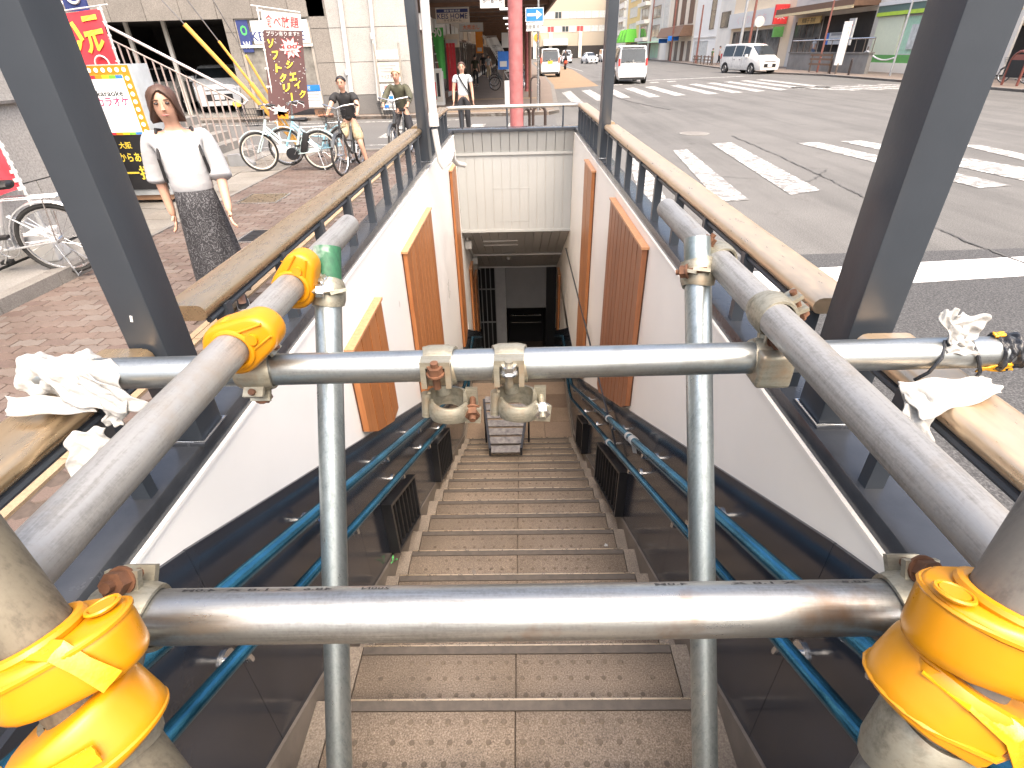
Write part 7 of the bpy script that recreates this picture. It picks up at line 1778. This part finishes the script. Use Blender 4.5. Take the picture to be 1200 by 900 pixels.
def person(label, loc, rz, H=1.62, pose=None, hair=HAIRK, hairlong=False, top=TEEBLACK, sleeve=.5, bottom=TROUSER, shorts=False, skirt=False, shoes=SHOE, group='people', bag=None, detail=True, cap=None, lean=0., top_w=1.):
    """front of the body is local -y; pose overrides joints in fractions of the height"""
    t = thing('person', label, 'person', loc, rz, group)
    J = dict(pelvis=(0, 0, .53), waist=(0, 0, .60), chest=(0, .005, .71), neck0=(0, .012, .815), neck=(0, .006, .845), head0=(0, -.004, .875), head1=(0, -.006, .925), head2=(0, .004, .968))
    for s, q in ((-1, 'r'), (1, 'l')):
        J.update({'sh' + q: (s * .105, .01, .795), 'el' + q: (s * .135, .012, .63), 'wr' + q: (s * .145, -.025, .485), 'hp' + q: (s * .055, 0, .505), 'kn' + q: (s * .055, -.010, .275), 'an' + q: (s * .055, .012, .045), 'to' + q: (s * .062, -.085, .018)})
    if pose: J.update(pose)
    P = {k: Vector(v) * H for k, v in J.items()}
    r_ = dict(pelvis=(.088, .062), waist=(.072, .052), chest=(.090, .060), neck0=(.038, .034), neck=.027, head0=(.042, .050), head1=(.046, .056), head2=(.036, .044), sh=.034, el=.024, wr=.0165, hp=.052, kn=.034, an=.021, to=.019)
    rad = lambda k: r_[k] if k in r_ else r_[k[:2]]
    def rr(k, f=1.): a = rad(k); a = a if isinstance(a, tuple) else (a, a); return (a[0] * H * f, a[1] * H * f)
    ns = {k: (P[k], rr(k)) for k in P}
    ed = chain(['pelvis', 'waist', 'chest', 'neck0', 'neck', 'head0', 'head1', 'head2'])
    for q in 'rl':
        ed += [('chest', 'sh' + q), ('sh' + q, 'el' + q), ('el' + q, 'wr' + q), ('pelvis', 'hp' + q), ('hp' + q, 'kn' + q), ('kn' + q, 'an' + q), ('an' + q, 'to' + q)]
        # hand: palm, four bent fingers and a thumb from the side of the palm
        d = (P['wr' + q] - P['el' + q]).normalized(); s = -1 if q == 'r' else 1
        g_ = Vector((0, -1, -.1)) if abs(d.y) < .7 else Vector((s * -1., 0, 0)); g_ = (g_ - d * g_.dot(d)).normalized(); pn = d.cross(g_) * s
        k = H / 1.62
        ns['pa' + q] = (P['wr' + q] + d * .045 * k, (.020 * k, .014 * k)); ed.append(('wr' + q, 'pa' + q))
        if detail:
            for i, ln in enumerate((.060, .068, .064, .050)):
                b = P['wr' + q] + d * .078 * k + g_ * (.024 - i * .016) * k; m_ = b + d * ln * .5 * k - pn * .008 * k; e = m_ + d * ln * .42 * k - pn * .022 * k
                for nm, p in (('a', b), ('b', m_), ('c', e)): ns['f%d%s%s' % (i, nm, q)] = (p, (.0085 * k, .0085 * k) if nm != 'c' else (.0065 * k, .0065 * k))
                ed += [('pa' + q, 'f%da%s' % (i, q)), ('f%da%s' % (i, q), 'f%db%s' % (i, q)), ('f%db%s' % (i, q), 'f%dc%s' % (i, q))]
            b = P['wr' + q] + d * .025 * k + g_ * .026 * k; e = b + d * .032 * k + g_ * .016 * k - pn * .012 * k
            ns['t0' + q] = (b, (.010 * k,) * 2); ns['t1' + q] = (e, (.008 * k,) * 2); ed += [('pa' + q, 't0' + q), ('t0' + q, 't1' + q)]
    hc = (P['head0'] * .35 + P['head1'] * .65)
    fw = Vector((0, -1, 0)); 
    skinned('body', ns, ed, 'pelvis', [SKIN], t, 2 if detail else 1)
    # face
    e_ = .030 * H
    fz = hc.z + .004 * H; fy = hc.y - .0545 * H
    for s in (-1, 1):
        MB().ball((hc.x + s * .0195 * H, fy + .008 * H, fz), (.0085 * H, .004 * H, .0045 * H), 10, 6).part('eye', EYE, t, world=False)
        MB().ball((hc.x + s * .0195 * H, fy + .006 * H, fz + .012 * H), (.012 * H, .004 * H, .0022 * H), 8, 5).part('eyebrow', hair, t, world=False)
        MB().ball((hc.x + s * .048 * H, hc.y + .004 * H, fz - .006 * H), (.006 * H, .012 * H, .018 * H), 8, 6).part('ear', SKIN, t, world=False)
    MB().loft([[(hc.x + w_ * math.cos(a), fy + o_ - d_ * max(0, math.sin(a)), fz + z) for a in [i * math.pi / 4 for i in range(8)]] for w_, o_, d_, z in ((.003 * H, .006 * H, .003 * H, .004 * H), (.006 * H, .005 * H, .010 * H, -.016 * H), (.009 * H, .006 * H, .013 * H, -.023 * H), (.005 * H, .008 * H, .004 * H, -.028 * H))]).part('nose', SKIN, t, world=False)
    MB().ball((hc.x, fy + .007 * H, fz - .041 * H), (.014 * H, .005 * H, .0042 * H), 10, 6).part('mouth', LIP, t, world=False)
    # hair as a cap of overlapping locks
    hm = MB(); nu, nv = 22, 9; rows = []
    for i in range(nv + 1):
        row = []
        for j in range(nu):
            th = 2 * math.pi * j / nu; back = .5 - .5 * math.cos(th - math.pi / 2 * 0 + 0) if False else (1 + math.sin(th)) / 2     # 1 at the nape (+y), 0 at the brow
            lo = (-.35 + .95 * (1 - back) ** 1.5) if not hairlong else (-1.35 + 2.0 * max(0, 1 - back * 2.2) ** 1.3)
            z = 1.0 + (lo - 1.0) * i / nv
            rad_ = math.sqrt(max(0, 1 - min(1, abs(z)) ** 2)) if z > 0 else 1.0 + (.10 * min(1, -z) if hairlong else -.10 * -z)
            k = 1 + .045 * math.sin(7 * th + i) + .03 * math.sin(13 * th)
            row.append((hc.x + .0545 * H * rad_ * k * math.cos(th), hc.y + .006 * H + .066 * H * rad_ * k * math.sin(th), hc.z + .012 * H + .060 * H * z))
        rows.append(row)
    hm.loft(rows, caps=True); hm.part('hair', cap or hair, t, world=False, ang=80)
    # top
    f = 1.16 * top_w
    hem = .005 if skirt else -.02
    tn = {'pelvis': (P['pelvis'] + Vector((0, 0, hem * H)), rr('pelvis', 1.12)), 'waist': (P['waist'], rr('waist', 1.24 * top_w)), 'chest': (P['chest'], rr('chest', 1.13)), 'neck0': (P['neck0'] + Vector((0, 0, .006 * H)), rr('neck0', 1.30)), 'neck1': (P['neck0'] + Vector((0, -.002 * H, .020 * H)), (.036 * H, .034 * H))}
    te = chain(['pelvis', 'waist', 'chest', 'neck0', 'neck1'])
    for q in 'rl':
        tn['sh' + q] = (P['sh' + q], rr('sh' + q, 1.22)); te.append(('chest', 'sh' + q)); a, b, c = P['sh' + q], P['el' + q], P['wr' + q]
        if sleeve <= 1: tn['s1' + q] = (a.lerp(b, sleeve * .6), rr('el' + q, 1.62 * top_w)); tn['s2' + q] = (a.lerp(b, sleeve), rr('el' + q, 1.55 * top_w)); te += [('sh' + q, 's1' + q), ('s1' + q, 's2' + q)]
        else:
            tn['s1' + q] = (b, rr('el' + q, 1.75 * top_w)); tn['s2' + q] = (b.lerp(c, sleeve - 1.12), rr('el' + q, 2.0 * top_w if top_w > 1.02 else 1.2)); tn['s3' + q] = (b.lerp(c, sleeve - 1), rr('wr' + q, 1.5)); te += [('sh' + q, 's1' + q), ('s1' + q, 's2' + q), ('s2' + q, 's3' + q)]
    skinned('shirt', tn, te, 'pelvis', [top], t, 2)
    # legs
    if skirt:
        rows = []; rnd = random.Random(4)
        for i in range(12):
            k = i / 11; z = (.575 + (.115 - .575) * k) * H; w_ = (.078 + .040 * k ** .8) * H; d_ = (.062 + .066 * k ** .6) * H
            cx = P['waist'].x * (1 - k) + (P['knr'].x + P['knl'].x + P['anr'].x + P['anl'].x) / 4 * k; cy = (P['anr'].y + P['anl'].y) / 2 * k * .9
            rows.append([(cx + w_ * (1 + .07 * k * math.sin(9 * a + .6 * k) + .03 * k * math.sin(17 * a)) * math.cos(a), cy + d_ * (1 + .07 * k * math.sin(9 * a)) * math.sin(a), z) for a in [2 * math.pi * j / 48 for j in range(48)]])
        MB().loft(rows).part('skirt', bottom, t, world=False, ang=80)
    else:
        bn = {'pelvis': (P['pelvis'] + Vector((0, 0, .05 * H)), rr('pelvis', 1.02)), 'hips': (P['pelvis'], rr('pelvis', 1.10))}; be = [('pelvis', 'hips')]
        for q in 'rl':
            h_, k_, a_ = P['hp' + q], P['kn' + q], P['an' + q]
            bn['hp' + q] = (h_, rr('hp' + q, 1.18)); bn['k' + q] = (h_.lerp(k_, .93) if shorts else k_, rr('kn' + q, 1.95 if shorts else 1.3)); be += [('hips', 'hp' + q), ('hp' + q, 'k' + q)]
            if not shorts: bn['a' + q] = (a_ + Vector((0, 0, .01 * H)), rr('an' + q, 1.55)); be.append(('k' + q, 'a' + q))
        skinned('shorts' if shorts else 'trousers', bn, be, 'pelvis', [bottom], t, 2)
    for q in 'rl':
        a_, o_ = P['an' + q], P['to' + q]; d = (o_ - a_); d.z = 0; d.normalize(); s_ = Vector((-d.y, d.x, 0)); z0 = o_.z - .018 * H
        rows = []
        for x, w_, h in ((-.045, .018, .030), (-.035, .024, .045), (0, .024, .046), (.05, .027, .034), (.085, .026, .026), (.105, .016, .018)):
            c = a_ + d * x * H; rows.append([Vector((c.x, c.y, z0)) + s_ * w_ * H * math.cos(b) + Vector((0, 0, max(.002, h * H * (.5 + .5 * math.sin(b))))) for b in [2 * math.pi * j / 12 for j in range(12)]])
        MB().loft(rows).mat(0).part('shoe', shoes, t, world=False, ang=80)
        rows = [[Vector(((a_ + d * x * H).x, (a_ + d * x * H).y, z0 + zz)) + s_ * w_ * H for zz in (0, .008 * H) for w_ in ((-k, k) if zz == 0 else (k, -k))] for x, k in ((-.047, .018), (-.03, .027), (.05, .030), (.085, .028), (.108, .014))]
        MB().loft(rows).part('sole', SOLE, t, world=False)
    if bag:
        kind, m_ = bag
        if kind == 'cross':
            MB().path([P['shr'] * .6 + P['neck0'] * .4 + Vector((0, .02 * H, .02 * H)), P['shr'] * .5 + P['neck0'] * .5 + Vector((0, -.05 * H, .0)), P['chest'] + Vector((0, -.078 * H, 0)), P['waist'] + Vector((.075 * H, -.05 * H, 0)), P['waist'] + Vector((.09 * H, .02 * H, -.02 * H))], .010 * H, 8).part('shoulder_strap', m_, t, world=False)
        if kind == 'pack':
            for s in (-1, 1): MB().path([P['neck0'] + Vector((s * .055 * H, .05 * H, -.01 * H)), P['neck0'] + Vector((s * .065 * H, -.015 * H, .0)), P['chest'] + Vector((s * .082 * H, -.062 * H, .0)), P['waist'] + Vector((s * .088 * H, -.02 * H, .02 * H)), P['waist'] + Vector((s * .075 * H, .05 * H, .0))], .0062 * H, 8).part('shoulder_strap', m_, t, world=False)
            o = MB().box(-.08 * H, .08 * H, .062 * H, .13 * H, .60 * H, .80 * H).part('backpack', m_, t, world=False); bevelled(o, .02)
    return t
wl_ = (-2.46, 4.14, 0.0); wtop = (-2.16, 3.9, 1.59)
walk = dict(hpr=(-.052, 0, .505), knr=(-.045, -.045, .28), anr=(-.03, -.075, .05), tor=(-.03, -.165, .020), knl=(.05, .02, .275), anl=(.045, .08, .06), tol=(.05, .0, .018),
            elr=(-.120, .045, .632), wrr=(-.116, .040, .482), ell=(.120, .0, .630), wrl=(.118, -.065, .492), neck=(.0, -.004, .845), head0=(-.004, -.018, .873), head1=(-.006, -.024, .922), head2=(-.004, -.012, .965))
person('woman walking in a white puff sleeve blouse and a long black lace skirt', ((wl_[0] + wtop[0]) / 2 + .03, 3.92, 0), R(24), 1.64, walk, HAIRB, True, BLOUSE, 1.22, LACE, skirt=True, bag=('pack', TEEBLACK), top_w=1.14)
ride = dict(pelvis=(0, .13, .515), waist=(0, .095, .59), chest=(0, .045, .70), neck0=(0, .02, .805), neck=(0, .0, .835), head0=(0, -.012, .865), head1=(0, -.016, .915), head2=(0, -.006, .958), shr=(-.10, .03, .785), shl=(.10, .03, .785),
            elr=(-.155, -.05, .67), ell=(.155, -.05, .67), wrr=(-.165, -.165, .615), wrl=(.165, -.165, .615), hpr=(-.05, .115, .49), hpl=(.05, .115, .49), knr=(-.075, -.07, .33), anr=(-.07, .01, .13), tor=(-.07, -.08, .105), knl=(.11, .0, .275), anl=(.14, .06, .045), tol=(.15, -.03, .02))
person('boy in a black printed shirt and checked shorts astride his bicycle', (mx + .03, my + .72, 0), R(2), 1.50, ride, HAIRK, False, TEEBLACK, .66, SHORTS, shorts=True, bag=None, top_w=1.25)

ride2 = dict(ride); ride2.update(wrr=(-.15, -.20, .60), wrl=(.15, -.20, .60))
person('cyclist in a pale cap and an olive jacket coming up behind the slim post', (b2x - .02, b2y + .92, 0), R(-2), 1.56, ride2, HAIRK, False, OLIVE, 1.85, TROUSER, cap=M('pale straw cap', (.55, .42, .24), .8))
mz = (-1.33, 15.29, 0.0)
person('man in a pale grey T-shirt with a black shoulder strap crossing the side street', (mz[0] + .02, mz[1] - .15, -.094), R(4), 1.68, dict(knr=(-.045, -.03, .28), anr=(-.045, -.05, .05), tor=(-.055, -.13, .02), knl=(.05, .0, .275), anl=(.055, .05, .05), tol=(.065, -.03, .02)), HAIRB, False, TEEGREY, .55, TROUSER, bag=('cross', TEEBLACK))
def far_person(label, loc, rz, H, top, bottom, hair=HAIRK, sl=.6): return person(label, loc, rz, H, dict(knr=(-.05, -.04, .28), anr=(-.05, -.06, .05), tor=(-.05, -.14, .02), anl=(.05, .07, .05), tol=(.05, -.01, .02)), hair, False, top, sl, bottom, detail=False)
p1_ = (-2.42, 36.97, 0.0); far_person('passer by in a dark patterned top walking under the arcade', (p1_[0], p1_[1], 0), R(170), 1.66, OLIVE, TROUSER)
p1_ = (-2.69, 51.47, 0.0); far_person('person in black deeper under the arcade', (p1_[0], p1_[1], 0), R(10), 1.70, TEEBLACK, TROUSER)
p1_ = (-2.1, 47.75, 0.0); far_person('person in pale clothes and a long beige skirt under the arcade', (p1_[0], p1_[1], 0), R(160), 1.62, TEEGREY, SHORTS)
py0_ = 58
far_person('person in green waiting by the guard fence across the avenue', (*(21.63, 68.61, -0.06)[:2], .0), R(100), 1.62, M('dark green cotton', (.08, .14, .06), .8), TROUSER)
far_person('person in a white shirt waiting across the avenue, the one in the middle', (*(22.43, 68.75, -0.08)[:2], .0), R(80), 1.82, BLOUSE, TROUSER)
far_person('person in a white shirt and pale cap waiting across the avenue, closest to the minivan', (*(21.93, 65.24, -0.08)[:2], .0), R(120), 1.78, BLOUSE, TROUSER)
far_person('person in white standing at the corner shop entrance behind the ramp railing', (24.2, (24.23, 51.02, 1.23)[1], .6), R(100), 1.6, BLOUSE, M('blue jeans', (.10, .14, .22), .8))
sit = dict(pelvis=(0, .10, .50), waist=(0, .09, .57), chest=(0, .07, .69), hpr=(-.06, .08, .47), hpl=(.06, .08, .47), knr=(-.10, -.18, .44), knl=(.10, -.18, .44), anr=(-.10, -.14, .22), anl=(.10, -.14, .22), tor=(-.10, -.22, .20), tol=(.10, -.22, .20), elr=(-.16, -.06, .66), ell=(.16, -.06, .66), wrr=(-.17, -.2, .60), wrl=(.17, -.2, .60))
person('motorcyclist in black with a dark helmet riding away down the avenue', (sx_, sy_ - .25, .08), R(180), 1.8, sit, HAIRK, False, TEEBLACK, 1.85, TROUSER, detail=False, cap=BLACK)
